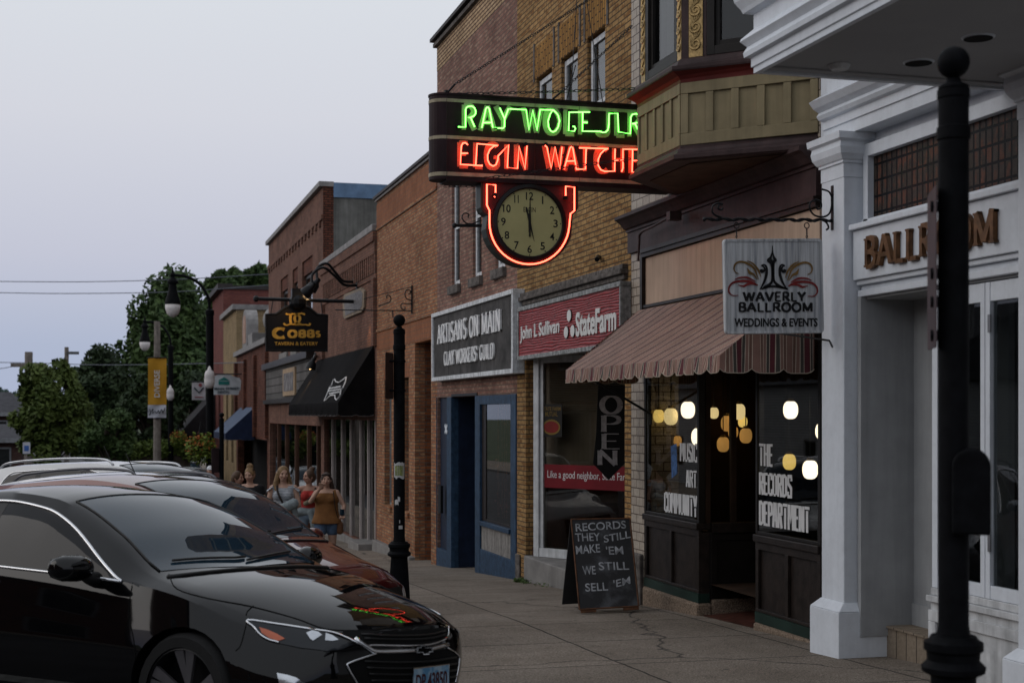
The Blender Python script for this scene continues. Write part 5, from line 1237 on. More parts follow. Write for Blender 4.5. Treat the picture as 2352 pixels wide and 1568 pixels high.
def sbt(s_, x0, y0, x1, y1, h):
    """stencil words; corners in hundredths of the board"""
    bl, br = BD(x0 / 100, (y0 + h) / 100, .001), BD(x1 / 100, (y1 + h) / 100, .001); tl = BD(x0 / 100, y0 / 100, .001)
    txt(s_, bl, br, tl, .0015, 'stencilled_lettering', m_chalk, fr_, bold=.012, nrm=nb)
sbt('RECORDS', 6, 5, 92, 2.5, 9); sbt('THEY', 4, 16, 46, 16, 9); sbt('STILL', 52, 19, 98, 14, 8.5); sbt('MAKE', 3, 30, 44, 28.5, 9.5); sbt("'EM", 54, 31.5, 83, 31.5, 9.5)
sbt('WE', 11, 53, 33, 53, 9.5); sbt('STILL', 39, 49, 90, 50, 9); sbt('SELL', 13, 72, 51, 72, 9); sbt("'EM", 61, 70, 90, 66, 8.5)

# ================================================================ tavern awning, signs
def zuf(x, y, u): return pu(x, y, u).z
ta0, ta1 = 31.35 + .35, U(733)
vfT = 4.93
taw = awning('black_awning', 'plain black canvas awning with a white outlined emblem', U(862) + .02, pv(664, 960, vfT).y, V0 - .03, (pv(862, 793, V0).z + pv(722, 830, V0).z) / 2 - .0, vfT, pv(780, 925, vfT).z + .02, .32, M('black_canvas', (.007, .0065, .007), .9, var=.3, spec=.05), 45, edge=M('pale_fray', (.16, .15, .15), .9))
# emblem on the awning slope
zt_, zf_ = (pv(862, 793, V0).z + pv(722, 830, V0).z) / 2, pv(780, 925, vfT).z + .02
A0 = Vector((V0 - .03, 0, zt_)); A1 = Vector((vfT, 0, zf_)); An = Vector((A1.z - A0.z, 0, -(A1.x - A0.x))).normalized()
if An.z < 0: An = -An
def onaw(x, y, d=.006):
    r = ray(x, y); p0 = A0 + An * d; t = (p0 - O0).dot(An) / r.dot(An); return O0 + r * t
m_wemb = M('emblem_white', (.6, .6, .6), .7)
out_ = [(796, 866), (789, 878), (780, 881), (774, 877), (769, 872), (765, 874), (762, 884), (756, 895), (752, 905), (748, 918), (746, 921), (752, 917), (757, 912), (764, 912), (770, 915), (777, 919), (781, 916), (783, 905), (790, 896), (794, 882), (796, 866)]
def Z4(x, y): return onaw((450 + x / 2.851) * .9408, (600 + y / 2.851) * .9408, .012)
mb = MB(); mb.tube([Z4(x, y) for x, y in ((1128, 912), (1122, 945), (1105, 985), (1090, 1005), (1085, 1040), (1060, 1072), (1050, 1062), (1048, 1038), (1020, 1040), (1003, 1052), (985, 1072), (973, 1076), (985, 1050), (998, 1020), (1010, 985), (1025, 968), (1035, 935), (1048, 928), (1055, 945), (1075, 950), (1095, 938), (1128, 912))], .016, 5); mb.build('emblem_outline', m_wemb, taw)
for k, (a, b, c_) in enumerate(((1010, 1090, 985), (1004, 1092, 1003), (1010, 1084, 1022))):
    rr = random.Random(k); mb = MB(); mb.tube([Z4(lerp(a, b, i / 16), c_ + 9 * (i % 2) - 4 - (i - 8) * .9) for i in range(17)], .014, 4); mb.build('emblem_script', m_wemb, taw)
# tavern sign
UC = 34.8
def CB(zx, zy, d=0): return pu((450 + zx / 2.851) * .9408, (600 + zy / 2.851) * .9408, UC - d)
TS = thing('tavern_sign', CB(780, 375), 'black arched tavern sign with glowing gold lettering', 'sign')
arch = [(570, 728), (570, 475), (640, 475), (668, 455), (700, 430), (740, 417), (785, 413), (830, 418), (868, 432), (900, 458), (925, 478), (993, 480), (993, 728)]
mb = MB(); mb.prism([CB(x, y) for x, y in arch], (0, .10, 0)); mb.build('board', M('sign_gloss_black', (.006, .006, .007), .3), TS)
mb = MB(); mb.tube([CB(x, y, .0) for x, y in arch], .035, 6, closed=True); mb.build('frame', m_iron, TS)
m_gl = M('gold_leaf', (.62, .36, .07), .35, metal=.7, var=.25, vs=6)
def cstroke(pts, hw, sub=5):
    P = catmull([Vector((x, y, 0)) for x, y in pts], sub); mb = MB(); ribbon(mb, [(p.x, p.y) for p in P], lambda dx, dy: hw * (.5 + .5 * abs(dy)), lambda x, y, d: CB(x, y, d), .012, .03); mb.build('gold_emblem', m_gl, TS)
cstroke([(705, 472), (725, 476), (770, 474), (798, 488), (805, 508), (792, 532), (760, 545)], 9); cstroke([(740, 476), (738, 510), (742, 540)], 9); cstroke([(840, 478), (815, 470), (780, 480), (768, 505), (780, 535), (815, 545)], 9); cstroke([(690, 540), (710, 552), (740, 545), (790, 550), (840, 548), (868, 552), (876, 538)], 8)
strokes('C', CB(616, 640, .012), CB(708, 640, .012), CB(616, 576, .012), .02, .2, .12).build('gold_lettering', m_gl, TS)
strokes('OBB', CB(722, 636, .012), CB(902, 634, .012), CB(722, 590, .012), .02, .2, .12, serif=.1, gap=.16).build('gold_lettering', m_gl, TS)
strokes('S', CB(916, 632, .012), CB(944, 632, .012), CB(916, 596, .012), .02, .17, .12).build('gold_lettering', m_gl, TS)
txt('TAVERN & EATERY', CB(628, 692, .012), CB(930, 692, .012), CB(628, 668, .012), .02, 'gold_lettering', m_gl, TS, bold=.015)
mb = MB(); a = CB(500, 368, -.05); b = Vector((V0 + .02, UC + .05, a.z - .02)); mb.tube([a, b], .045, 8); mb.ball(a, .08, 8)
mb.tube([CB(620, 368, -.05), CB(600, 475, -.05)], .012, 5); mb.tube([CB(950, 370, -.05), CB(960, 480, -.05)], .012, 5); mb.build('hanging_bar', m_iron, TS)
mb = MB(); mb.ball(CB(790, 390, .0), .22, 12, 1, 1, 1); mb.box(CB(745, 330).x, CB(818, 330).x, UC - .15, UC + .1, CB(780, 380).z, CB(780, 300).z); mb.build('sign_lamp_housing', m_iron, TS)
m_wlamp = emit('warm_lamp', (1.0, .62, .25), 9)
def gooseneck(pts, lab, aim):
    o = thing('gooseneck_lamp', pts[0], lab, 'lamp', 'gooseneck lamps over the tavern front'); mb = MB(); mb.tube(catmull(pts, 6), .035, 7); mb.disc(pts[0], (-1, 0, 0), .12, .04, 10); mb.build('arm', m_iron, o, smooth='all')
    e_ = Vector(pts[-1]); d = Vector(aim).normalized(); q = d.orthogonal().normalized(); w = d.cross(q)
    mb = MB(); mb.loft([[e_ + d * t + (q * math.cos(k * .5236) + w * math.sin(k * .5236)) * r for k in range(12)] for t, r in ((-.08, .05), (.02, .07), (.08, .12), (.26, .15))], True, False); mb.build('lamp_shade', m_iron, o, smooth=True)
    mb = MB(); mb.ball(e_ + d * .2, .06, 8); mb.build('bulb', m_wlamp, o)
    l = bpy.data.lights.new('lamp_glow', 'SPOT'); l.energy = 26; l.color = (1, .62, .28); l.spot_size = R(75); l.spot_blend = .7; l.shadow_soft_size = .05
    lo = link(bpy.data.objects.new('lamp_glow', l)); lo.location = e_ + d * .34; lo.rotation_euler = d.to_track_quat('-Z', 'Y').to_euler(); lo.parent = o; lo.location = lo.location - OFF[o.name]
w1 = Vector((V0, 35.1, CB(1200, 245).z)); w2 = Vector((V0, 34.6, CB(1150, 280).z))
gooseneck([w1, w1 + Vector((-.3, -.05, .02)), w1 + Vector((-.5, -.1, .22)), w1 + Vector((-.72, -.2, .42)), w1 + Vector((-.98, -.35, .28)), w1 + Vector((-1.0, -.5, -.05))], 'upper black gooseneck lamp aimed down at the tavern sign', (-.55, .4, -.75))
gooseneck([w2, w2 + Vector((-.35, -.1, .0)), w2 + Vector((-.6, -.2, .2)), w2 + Vector((-.9, -.35, .38)), w2 + Vector((-1.18, -.5, .2)), w2 + Vector((-1.2, -.6, -.1))], 'lower black gooseneck lamp aimed at the gold lettering', (-.6, .45, -.65))
w3 = pv(800, 690, V0 - .05)
gooseneck([pv(726, 818, V0), pv(724, 816, V0 - .2), pv(719, 828, V0 - .35)], 'small black lamp above the grey timber shop board', (-.3, 0, -.9))
l = bpy.data.lights.new('wall_wash', 'SPOT'); l.energy = 30; l.color = (1, .6, .3); l.spot_size = R(60); l.spot_blend = .9
lo = link(bpy.data.objects.new('wall_wash', l)); lo.location = pv(806, 700, V0 - .45); lo.rotation_euler = Vector((.35, 0, -1)).to_track_quat('-Z', 'Y').to_euler()
# timber board with picture
TB = thing('timber_shop_board', pv(660, 910, V0), 'grey timber shop board with a framed picture in its middle', 'sign')
v = V0 - .1; ua, ub = U(713, v), U(610, v); z1_ = (pv(610, 852, v).z + pv(713, 820, v).z) / 2; z0_ = (pv(610, 918, v).z + pv(690, 912, v).z) / 2
m_pl = brick('grey_planks', (.16, .15, .145), (.12, .115, .11), (.04, .038, .036), w=6, h=.28, ms=.02, dirt=.4)
mb = MB(); mb.box(v, V0 - .004, ua, ub, z0_, z1_); mb.build('planks', m_pl, TB)
mb = MB(); mb.box(v - .15, V0 - .004, ua - .15, ub + .15, z1_ + .002, z1_ + .22); mb.box(v - .1, V0 - .004, ua - .1, ub + .1, z0_ - .16, z0_ - .002); mb.build('frame', m_dk, TB)
c0, c1 = U(677, v - .05), U(650, v - .05); q0, q1 = pv(664, 908, v - .05).z, pv(664, 845, v - .05).z
mb = MB(); mb.box(v - .06, v - .002, c0, c1, q0, q1); pf = mb.build('picture_frame', M('pale_timber', (.36, .25, .15), .6), TB)
mb = MB(); mb.box(v - .07, v - .061, c0 + .3, c1 - .3, q0 + .15, q1 - .15); mb.build('picture', M('grey_picture', (.16, .15, .15), .7, var=.6, vs=2.5), pf)
# iron bracket on the orange brick
IB = thing('iron_bracket', pv(945, 690, V0), 'empty scrolled iron sign bracket on the orange brick wall', 'bracket')
UI = 27.9
I_ = lambda zx, zy: pu((450 + zx / 2.851) * .9408, (600 + zy / 2.851) * .9408, UI)
mb = MB(); mb.tube([I_(1584, 275), I_(1584, 472)], .02, 6); mb.tube([I_(1584, 452), I_(1050, 446)], .012, 5); mb.tube([I_(1584, 285), I_(1250, 370)], .008, 5)
for pts in ([(1580, 380), (1550, 370), (1535, 340), (1545, 310), (1570, 310), (1572, 330), (1558, 335)], [(1580, 400), (1550, 405), (1520, 400), (1508, 415), (1515, 440), (1535, 440), (1535, 425)], [(1350, 420), (1390, 405), (1430, 390), (1438, 365), (1425, 345), (1408, 350), (1412, 368)]): mb.tube(catmull([I_(*p) for p in pts], 4), .012, 5)
mb.tube([I_(1450, 448), I_(1452, 500)], .012, 5); mb.build('bracket_iron', m_iron, IB)

B2 = thing('iron_bracket', pv(1110, 520, V0), 'short twisted iron bracket with one scroll sticking out left of the clock', 'bracket')
u2 = U(1112); K2 = lambda x, y: pu(x, y, u2)
mb = MB(); mb.tube([K2(1044, 518), (V0, u2, K2(1100, 518).z)], .028, 7); mb.ball(K2(1044, 518), .045, 8); mb.tube(catmull([K2(1104, 506), K2(1085, 514), K2(1070, 512), K2(1061, 500), K2(1066, 490), K2(1076, 492), K2(1075, 501)], 4), .012, 5); mb.build('bracket_iron', m_iron, B2)
# ================================================================ far signs and awnings
awning('navy_awning', 'navy blue canvas awning at the low dark brick shop', U(587), pv(491, 990, 4.53).y, V0 - .03, pv(587, 940, V0).z + .1, 4.53, .98 + .25, .28, M('pale_navy_canvas', (.075, .10, .155), .8, var=.15), 12, matv=M('navy_canvas', (.012, .020, .050), .8, var=.2), edge=M('navy_edge', (.1, .12, .17), .9))  # paler navy on the top slope, darker navy on valance and sides
awning('dark_shop_awning', 'charcoal canvas awning farthest down the row of shops', 85, 96, V0 - .03, 3.2, 3.9, 1.1, .3, M('charcoal_canvas', (.02, .018, .02), .8), 8)
DS = thing('dental_sign', pd(520, 860, 66), 'pale scalloped hanging sign with a small green house emblem', 'sign')
ud = pd(520, 885, 66).y
D_ = lambda zx, zy, d=0: pu((500 + zx / 3.41) * .9408, (640 + zy / 3.41) * .9408, ud - d)
mb = MB(); mb.prism([D_(x, y) for x, y in ((58, 1102), (58, 960), (90, 945), (110, 935), (210, 935), (232, 948), (262, 958), (290, 962), (302, 985), (298, 1060), (285, 1078), (282, 1102))], (0, .08, 0)); mb.build('board', M('pale_sign_paint', (.42, .44, .45), .6), DS)
m_teal = M('teal_paint', (.02, .16, .14), .6)
mb = MB(); mb.prism([D_(x, y, .01) for x, y in ((108, 985), (160, 955), (208, 985))], (0, -.01, 0)); mb.box(D_(115, 0).x, D_(205, 0).x, ud - .03, ud - .005, D_(0, 1018).z, D_(0, 990).z); mb.build('house_emblem', m_teal, DS)
txt('MAIN STREET', D_(80, 1062, .012), D_(285, 1060, .012), D_(80, 1042, .012), .02, 'sign_lettering', M('sign_dark_print', (.03, .05, .06), .6), DS, bold=.02)
txt('DENTAL', D_(108, 1090, .012), D_(205, 1088, .012), D_(108, 1070, .012), .02, 'sign_lettering', MC['sign_dark_print'], DS, bold=.02)
mb = MB(); mb.tube([D_(50, 930), (V0, ud, D_(50, 930).z)], .03, 6); mb.build('hanging_bar', m_iron, DS)
uh = pd(456, 898, 88).y; H2 = lambda x, y, d=0: pu(x, y, uh - d)
HS = thing('small_white_sign', H2(456, 878), 'small square white hanging sign with a red and dark emblem', 'sign')
mb = MB(); mb.prism([H2(441, 918), H2(472, 918), H2(472, 878), H2(441, 878)], (0, .08, 0)); mb.build('board', M('white_sign_paint', (.5, .48, .5), .6), HS)
mb = MB(); mb.tube([H2(446, 890, .03), H2(457, 901, .03), H2(468, 890, .03)], .045, 5); mb.build('dark_emblem', MC['sign_dark_print'], HS)
mb = MB(); mb.disc(H2(460, 884, .01), (0, -1, 0), .11, .03, 10); mb.tube([H2(447, 912, .02), H2(467, 912, .02)], .03, 4); mb.build('red_emblem', M('faded_red_paint', (.3, .08, .09), .6), HS)
mb = MB(); mb.tube([H2(436, 876), (V0, uh, H2(436, 876).z)], .04, 5); mb.build('hanging_bar', m_iron, HS)
# ================================================================ lamps in the record shop
m_l1 = emit('lamp_white', (1.0, .90, .72), 5.0); m_l2 = emit('lamp_yellow', (1.0, .74, .22), 1.5); m_l3 = emit('lamp_amber', (1.0, .55, .16), .62); m_l4 = emit('lamp_warm', (1.0, .82, .42), 1.6)
m_brass = M('dull_brass', (.2, .13, .05), .4, metal=.8)
lamps = [(1580, 941, 15.75, 18, m_l1, 'bright white pendant lamp highest in the far shop window'), (1541, 956, 15.9, 18, m_l4, 'warm pendant lamp left of the bright one in the far shop window'), (1513, 955, 16.1, 14, m_l2, 'yellow pendant lamp half hidden at the outer edge of the far window'), (1605, 1003, 15.1, 19, m_l1, 'bright white pendant lamp hanging above the word music'), (1533, 985, 16.3, 12, m_l3, 'small amber lamp low in the far shop window'),
         (1697, 945, 16.1, 17, m_l4, 'warm pendant lamp behind the entry glass'), (1671, 972, 16.2, 17, m_l3, 'dim greenish amber lamp behind the entry glass'), (1661, 1020, 16.0, 16, m_l3, 'lowest amber lamp behind the entry glass'), (1713, 1000, 15.9, 16, m_l3, 'amber lamp beside the door jamb'), (1640, 948, 15.6, 12, m_l4, 'half seen warm lamp at the corner of the entry'), (1684, 992, 16.4, 13, m_l3, 'small amber lamp in the middle of the entry cluster'), (1706, 968, 16.3, 12, m_l2, 'small yellow lamp just below the warm entry lamp'), (1556, 1012, 16.2, 11, m_l3, 'tiny amber lamp low beside the far window letters'),
         (1816, 941, 13.15, 19, m_l1, 'bright white pendant lamp highest in the near shop window'), (1813, 1060, 13.45, 17, m_l2, 'yellow pendant lamp above the word records'), (1861, 1078, 12.9, 20, m_l1, 'bright white pendant lamp lowest in the near window'), (1889, 990, 12.8, 18, m_l1, 'bright white lamp cut off by the white pilaster')]
for x, y, Y, r, m_, lab in lamps:
    c = pd(x, y, Y); rr = .9 * r * Y / F
    o = thing('pendant_lamp', c, lab, 'pendant lamp', 'pendant lamps in the record shop')
    mb = MB(); mb.lathe(c, [(rr * abs(math.cos(R(a))) ** .74, rr * 1.22 * math.copysign(abs(math.sin(R(a))) ** .88, a)) for a in range(-84, 69, 8)], 20); mb.build('lamp_shade', m_, o, smooth='all')
    mb = MB(); mb.lathe(c, [(rr * .42, rr * 1.24), (rr * .42, rr * 1.5), (rr * .1, rr * 1.55)], 12); mb.build('lamp_cap', m_brass, o)
    mb = MB(); mb.tube([(c.x, c.y, c.z + rr * 1.5), (c.x, c.y, 3.5)], .006, 5); mb.build('cord', m_iron, o)

# ================================================================ ball topped sign posts
m_post = M('black_post_paint', (.0045, .0048, .0058), .6, var=.3, vs=14, bump=.08, spec=.05)
def post(loc, lab, h=3.1, sc=1.0):
    o = thing('sign_post', loc, lab, 'post', 'black ball topped posts along the kerb', local=True); o.scale = (sc, sc, sc)
    r = .0575
    mb = MB(); mb.lathe((0, 0, 0), [(.15, -.05), (.15, .06), (.125, .10), (.115, .14), (.098, .45), (.085, .64), (.088, .66)], 24); mb.build('pedestal', m_post, o, smooth=True)
    mb = MB(); mb.lathe((0, 0, 0), [(.09, .655), (.118, .67), (.122, .69), (.108, .705), (.098, .715), (.10, .745), (.112, .755), (.112, .785), (.094, .795), (.085, .81)], 24); mb.build('collar', m_post, o, smooth=True)
    mb = MB(); mb.lathe((0, 0, 0), [(.066, .80), (r, .85), (r, h - .36), (r + .006, h - .355), (r + .006, h - .31), (r, h - .305), (r, h - .20), (r + .004, h - .195), (r + .004, h - .165)], 24); mb.build('shaft', m_post, o, smooth=True)
    mb = MB(); mb.lathe((0, 0, 0), [(r, h - .166), (r, h - .15), (.03, h - .135), (.026, h - .12)], 20); mb.ball((0, 0, h - .058), .062, 20); mb.build('ball_finial', m_post, o, smooth='all')
    return o
def plate(o, c, w, h, yaw, mat, th=.004, r=.03):
    """sign plate beside a post; yaw turns its face about z"""
    ex = Vector((math.cos(yaw), math.sin(yaw), 0)); c = Vector(c); n = Vector((-ex.y, ex.x, 0)); ez = Vector((0, 0, 1))
    pts = rounded([c - ex * w / 2 - ez * h / 2, c + ex * w / 2 - ez * h / 2, c + ex * w / 2 + ez * h / 2, c - ex * w / 2 + ez * h / 2], r)
    mb = MB(); mb.prism(pts, n * th); return mb.build('sign_plate', mat, o)
p1 = pd(2190, 900, 5.5); p1.z = zg(p1.y)
P1 = post(p1, 'near black ball topped post in front of the white building', 3.08)
vd = Vector((p1.x, p1.y, 0)).normalized(); rt = Vector((vd.y, -vd.x, 0))
yaw = math.atan2(vd.y, vd.x) + R(7)
m_pl1 = M('sign_back_metal', (.05, .035, .04), .5, var=.3)
zc_ = 2.05 + (950 - 615) / 594 - p1.z
plate(P1, -rt * .078 + Vector((0, 0, zc_)) + vd * .05, .30, .62, yaw, m_pl1)
for dz in (.24, -.02, -.13, -.26):
    mb = MB(); mb.box(-.02, .02, -.02, .02, zc_ + dz - .022, zc_ + dz + .022); mb.tube([(0, 0, zc_ + dz), -rt * .085 + Vector((0, 0, zc_ + dz))], .022, 8); mb.build('sign_clamp', m_post, P1)
zb0, zb1 = 2.05 + (950 - 1225) / 600 - p1.z, 2.05 + (950 - 1028) / 600 - p1.z
mb = MB(); cxx = rt * .065 - vd * .05; w = .07
prof = [(-w, zb0), (w, zb0)] + [(w * math.cos(a * .2618), zb1 - w + w * math.sin(a * .2618)) for a in range(0, 13)]
mb.prism([cxx + rt * a + Vector((0, 0, z)) - vd * .06 for a, z in prof], vd * .12); mb.build('push_button_box', m_post, P1, bevel=.01)
p2 = pd(917, 1000, 14.5); p2.z = zg(p2.y)
P2 = post(p2, 'black ball topped post with stickers beyond the red car', 3.12)
m_pl2 = M('brown_sign_back', (.045, .026, .02), .55, var=.3, vs=6)
zc_ = 2.05 + (950 - 863) / 225 - p2.z
plate(P2, (-.10, -.0, zc_), .27, .47, R(62), m_pl2)
for dz in (-.15, .15):
    mb = MB(); mb.lathe((0, 0, zc_ + dz), [(.06, -.012), (.066, -.01), (.066, .01), (.06, .012)], 16); mb.tube([(0, 0, zc_ + dz), (-.12, 0, zc_ + dz)], .012, 6); mb.build('sign_clamp', m_post, P2)
def sticker(z0, z1, a0, a1, mat, jag=0):
    rr = random.Random(int(z0 * 100)); mb = MB(); n = 8; lo, hi = [], []
    vv = math.atan2(-p2.y, -p2.x)
    for i in range(n + 1):
        a = vv + R(lerp(a0, a1, i / n)); lo.append((.0588 * math.cos(a), .0588 * math.sin(a), z0 + rr.uniform(-jag, jag))); hi.append((.0588 * math.cos(a), .0588 * math.sin(a), z1 + rr.uniform(-jag, jag)))
    mb.loft([lo, hi], False, False); mb.build('sticker', mat, P2)
zp = lambda y: 2.05 + (950 - y) / 225 - p2.z
m_st1 = M('green_yellow_sticker', (.14, .17, .03), .6, var=.6, vs=40); m_st2 = M('torn_white_sticker', (.4, .4, .4), .7, var=.2)
sticker(zp(1097), zp(1062), -62, 62, m_st2, .012); 
mb = MB()
for i in range(1): pass
sticker(zp(1092), zp(1068), -44, 50, m_st1, .006); sticker(zp(1158), zp(1146), -50, -8, m_st2, .012); sticker(zp(1150), zp(1140), -15, 8, m_st2, .008); sticker(zp(1213), zp(1205), -5, 35, m_st2, .001); sticker(zp(1200), zp(1192), 0, 8, m_st2, .004)
p3 = pd(509, 1000, 38); p3.z = zg(p3.y)
P3 = post(p3, 'far black ball topped post before the navy awning', 3.12, 1.09)
plate(P3, (-.14, -.0, 1.95), .4, .6, R(55), m_pl1)

# ================================================================ street lamps
m_lglass = M('frosted_lamp_glass', (.62, .58, .57), .35, var=.1)
m_leaf_b = M('basket_leaves', (.10, .14, .02), .7, var=.6, vs=9); m_flow = M('orange_flowers', (.36, .11, .03), .7, var=.5, vs=9)
def leaves(mb, c, rx, ry, rz, n, size, rr, hang=0):
    for _ in range(n):
        a, b, t = rr.uniform(0, 6.28), rr.uniform(-1, 1), rr.random() ** .4
        q = math.sqrt(1 - b * b); p = Vector(c) + Vector((rx * t * q * math.cos(a), ry * t * q * math.sin(a), rz * t * b - hang * rr.random()))
        u_ = Vector((rr.uniform(-1, 1), rr.uniform(-1, 1), rr.uniform(-1, 1))).normalized(); w_ = u_.orthogonal().normalized(); s_ = size * rr.uniform(.6, 1.3)
        mb.quad(p - u_ * s_, p + w_ * s_ * .55, p + u_ * s_, p - w_ * s_ * .55)
def street_lamp(x, Y, lab, tall=8.1, basket=True):
    b = pd(x, 950, Y); b.z = zg(b.y)
    o = thing('street_lamp', b, lab, 'street lamp', 'black street lamps with curved arms', local=True)
    mb = MB(); mb.lathe((0, 0, 0), [(.26, -.1), (.26, .2), (.2, .3), (.17, 1.0), (.13, 1.1)], 16); mb.build('base', m_post, o, smooth=True)
    mb = MB(); mb.lathe((0, 0, 0), [(.125, 1.0), (.12, tall - 1.3), (.14, tall - 1.29), (.14, tall - 1.15), (.07, tall - 1.1)], 16); mb.build('pole', m_post, o, smooth=True)
    ex = Vector((-CA, SA, 0))
    arm = catmull([Vector((0, 0, tall - 1.15)), Vector((0, 0, tall - .75)) + ex * .05, Vector((0, 0, tall - .3)) + ex * .32, Vector((0, 0, tall - .06)) + ex * .75, Vector((0, 0, tall)) + ex * 1.2], 6)
    mb = MB(); mb.tube(arm, .05, 8); e_ = Vector(arm[-1]); mb.ball(e_, .09, 10); mb.lathe(e_, [(.04, .05), (.015, .25)], 8); mb.build('curved_arm', m_post, o, smooth='all')
    mb = MB(); mb.lathe(e_, [(.05, -.05), (.17, -.2), (.17, -.27), (.12, -.3), (.13, -.5), (.2, -.72), (.25, -.9), (.25, -.95)], 18); mb.build('lantern_hood', m_post, o, smooth=True)
    mb = MB(); mb.lathe(e_, [(.24, -.94), (.235, -1.1), (.19, -1.25), (.10, -1.34), (.02, -1.37)], 18); mb.build('lantern_globe', m_lglass, o, smooth='all')
    # side lantern for the pavement
    q = Vector((SA, -CA, 0)) * -.0 + Vector((-.03, -.30, 0)); zl = 4.55
    mb = MB(); mb.tube([Vector((0, 0, zl - .1)), q + Vector((0, 0, zl - .1))], .04, 6); mb.build('side_arm', m_post, o)
    mb = MB(); mb.lathe(q, [(.08, zl - .12), (.16, zl), (.17, zl + .12), (.16, zl + .25), (.17, zl + .27), (.13, zl + .42), (.06, zl + .48), (.05, zl + .54), (.01, zl + .6)], 14); mb.build('side_lantern', m_lglass, o, smooth='all')
    return o, b
L1, b1_ = street_lamp(482, 46, 'tall black street lamp with curved arm and a flower basket')
L2, b2_ = street_lamp(392, 66, 'second tall black street lamp beside the yellow banner pole')
def basket(b, off, sc, lab):
    o = thing('flower_basket', Vector(b) + Vector((off[0], off[1], off[2])), lab, 'flower basket', 'hanging flower baskets', local=True)
    mb = MB(); mb.lathe((0, 0, 0), [(.05 * sc, -.28 * sc), (.22 * sc, -.15 * sc), (.27 * sc, 0)], 12); mb.build('basket', m_dk, o)
    rr = random.Random(4); mb = MB(); leaves(mb, (0, 0, .05 * sc), .48 * sc, .48 * sc, .42 * sc, 900, .065 * sc, rr, .35 * sc); mb.build('foliage', m_leaf_b, o)
    mb = MB(); leaves(mb, (0, 0, .1 * sc), .5 * sc, .5 * sc, .35 * sc, 260, .06 * sc, rr, .2 * sc); mb.build('flowers', m_flow, o)
    mb = MB()
    for k in range(3): mb.tube([(.25 * sc * math.cos(k * 2.1), .25 * sc * math.sin(k * 2.1), 0), (0, 0, .75 * sc)], .008, 4)
    mb.build('hanger', m_iron, o)
basket(b1_, (-.30, -.25, 2.62), 1.0, 'hanging basket of orange flowers and trailing leaves on the nearer street lamp')
basket(b2_, (.35, -.25, 2.75), .8, 'smaller green hanging basket on the farther street lamp')
# banner pole
bp = pd(361, 950, 58); bp.z = zg(bp.y)
BP = thing('utility_pole', bp, 'pale grey timber pole behind the yellow street banner', 'pole')
ztp = pd(364, 738, 58).z; mb = MB(); mb.lathe(bp, [(.17, -.3), (.16, 2), (.12, ztp - bp.z)], 12); mb.build('shaft', M('grey_timber_pole', (.20, .175, .155), .9, var=.25, vs=5, streak=.4), BP)
ub_ = bp.y - .2; D3 = lambda x, y, d=0: pu(x, y, ub_ - d)
SBn = thing('street_banner', D3(361, 822), 'yellow and white vertical street banner with a sideways word', 'banner')
def wav(x0, x1, y0, y1, mat, nm):
    mb = MB(); rows = []
    for j in range(9):
        rows.append([D3(lerp(x0, x1, i / 6), lerp(y0, y1, j / 8), .04 * math.sin(i * 1.1 + j * .7)) for i in range(7)])
    mb.loft(rows, False, False); return mb.build(nm, mat, SBn, smooth='all')
wav(340, 382.5, 821, 929, M('mustard_cloth', (.42, .215, .02), .8, var=.12, vs=2), 'yellow_cloth'); wav(339.5, 381.5, 929.5, 960, M('white_cloth', (.46, .47, .52), .8, var=.12, vs=2), 'white_cloth')
txt('DIVERSE', D3(367, 912, .06), D3(367, 850, .06), D3(354, 912, .06), .01, 'banner_lettering', M('banner_white', (.55, .52, .48), .8), SBn, bold=.02)
mb = MB(); mb.tube(catmull([D3(x, y, .07) for x, y in ((344, 939), (346, 950), (343, 952), (352, 938), (350, 949), (356, 944), (360, 948), (364, 942), (366, 949), (371, 940), (374, 948), (379, 936))], 4), .018, 5); mb.build('banner_script', M('banner_dark_script', (.06, .065, .07), .8), SBn)
mb = MB(); mb.tube([D3(338, 821, .02), D3(384, 821, .02)], .025, 6); mb.tube([D3(338, 960, .02), D3(384, 960, .02)], .02, 6); mb.build('banner_arms', m_iron, SBn)
# ================================================================ far poles and wires
m_tim = MC['grey_timber_pole']
def pole(x, yt, Y, lab, arm=None, r=.15):
    b = pd(x, 950, Y); b.z = zg(b.y) - .3; zt = pd(x, yt, Y).z
    o = thing('utility_pole', b, lab, 'pole'); mb = MB(); mb.lathe(b, [(r * 1.2, 0), (r, zt - b.z)], 10); mb.build('shaft', m_tim, o)
    if arm == 'cross': mb = MB(); mb.box(b.x - .9, b.x + .9, b.y - .08, b.y + .08, zt - .8, zt - .6); mb.box(b.x - .4, b.x + .4, b.y - .2, b.y + .2, zt - 1.6, zt - 1.2); mb.build('cross_arm', m_tim, o)
    return o
pole(66, 808, 75, 'timber utility pole rising from the low trees', 'cross', .2)
b = pd(153, 950, 90); zt = pd(153, 797, 90).z; b.z = zg(90) - .3
o = thing('parking_lamp', b, 'plain pole with a flat lamp head above the trees', 'street lamp'); mb = MB(); mb.lathe(b, [(.16, 0), (.13, zt - b.z)], 10); mb.build('pole', m_tim, o); mb = MB(); mb.box(b.x, b.x + .75, b.y - .15, b.y + .15, zt - .45, zt - .28); mb.build('lamp_head', M('lamp_head_grey', (.1, .1, .1), .6), o)
def wire(P, lab, r=.022):
    mb = MB(); mb.tube(catmull(P, 8), r, 5); tag(mb.build('overhead_wire', M('wire_grey', (.10, .11, .13), .6)), lab, 'wire', 'overhead wires')
wire([pd(-60, 646, 75), pd(200, 647, 74), pd(420, 641, 73), pd(625, 629, 72)], 'upper overhead wire crossing the open sky')
wire([pd(-60, 671, 75), pd(150, 674, 74), pd(400, 670, 73), pd(625, 654, 72)], 'second overhead wire just below the upper one')
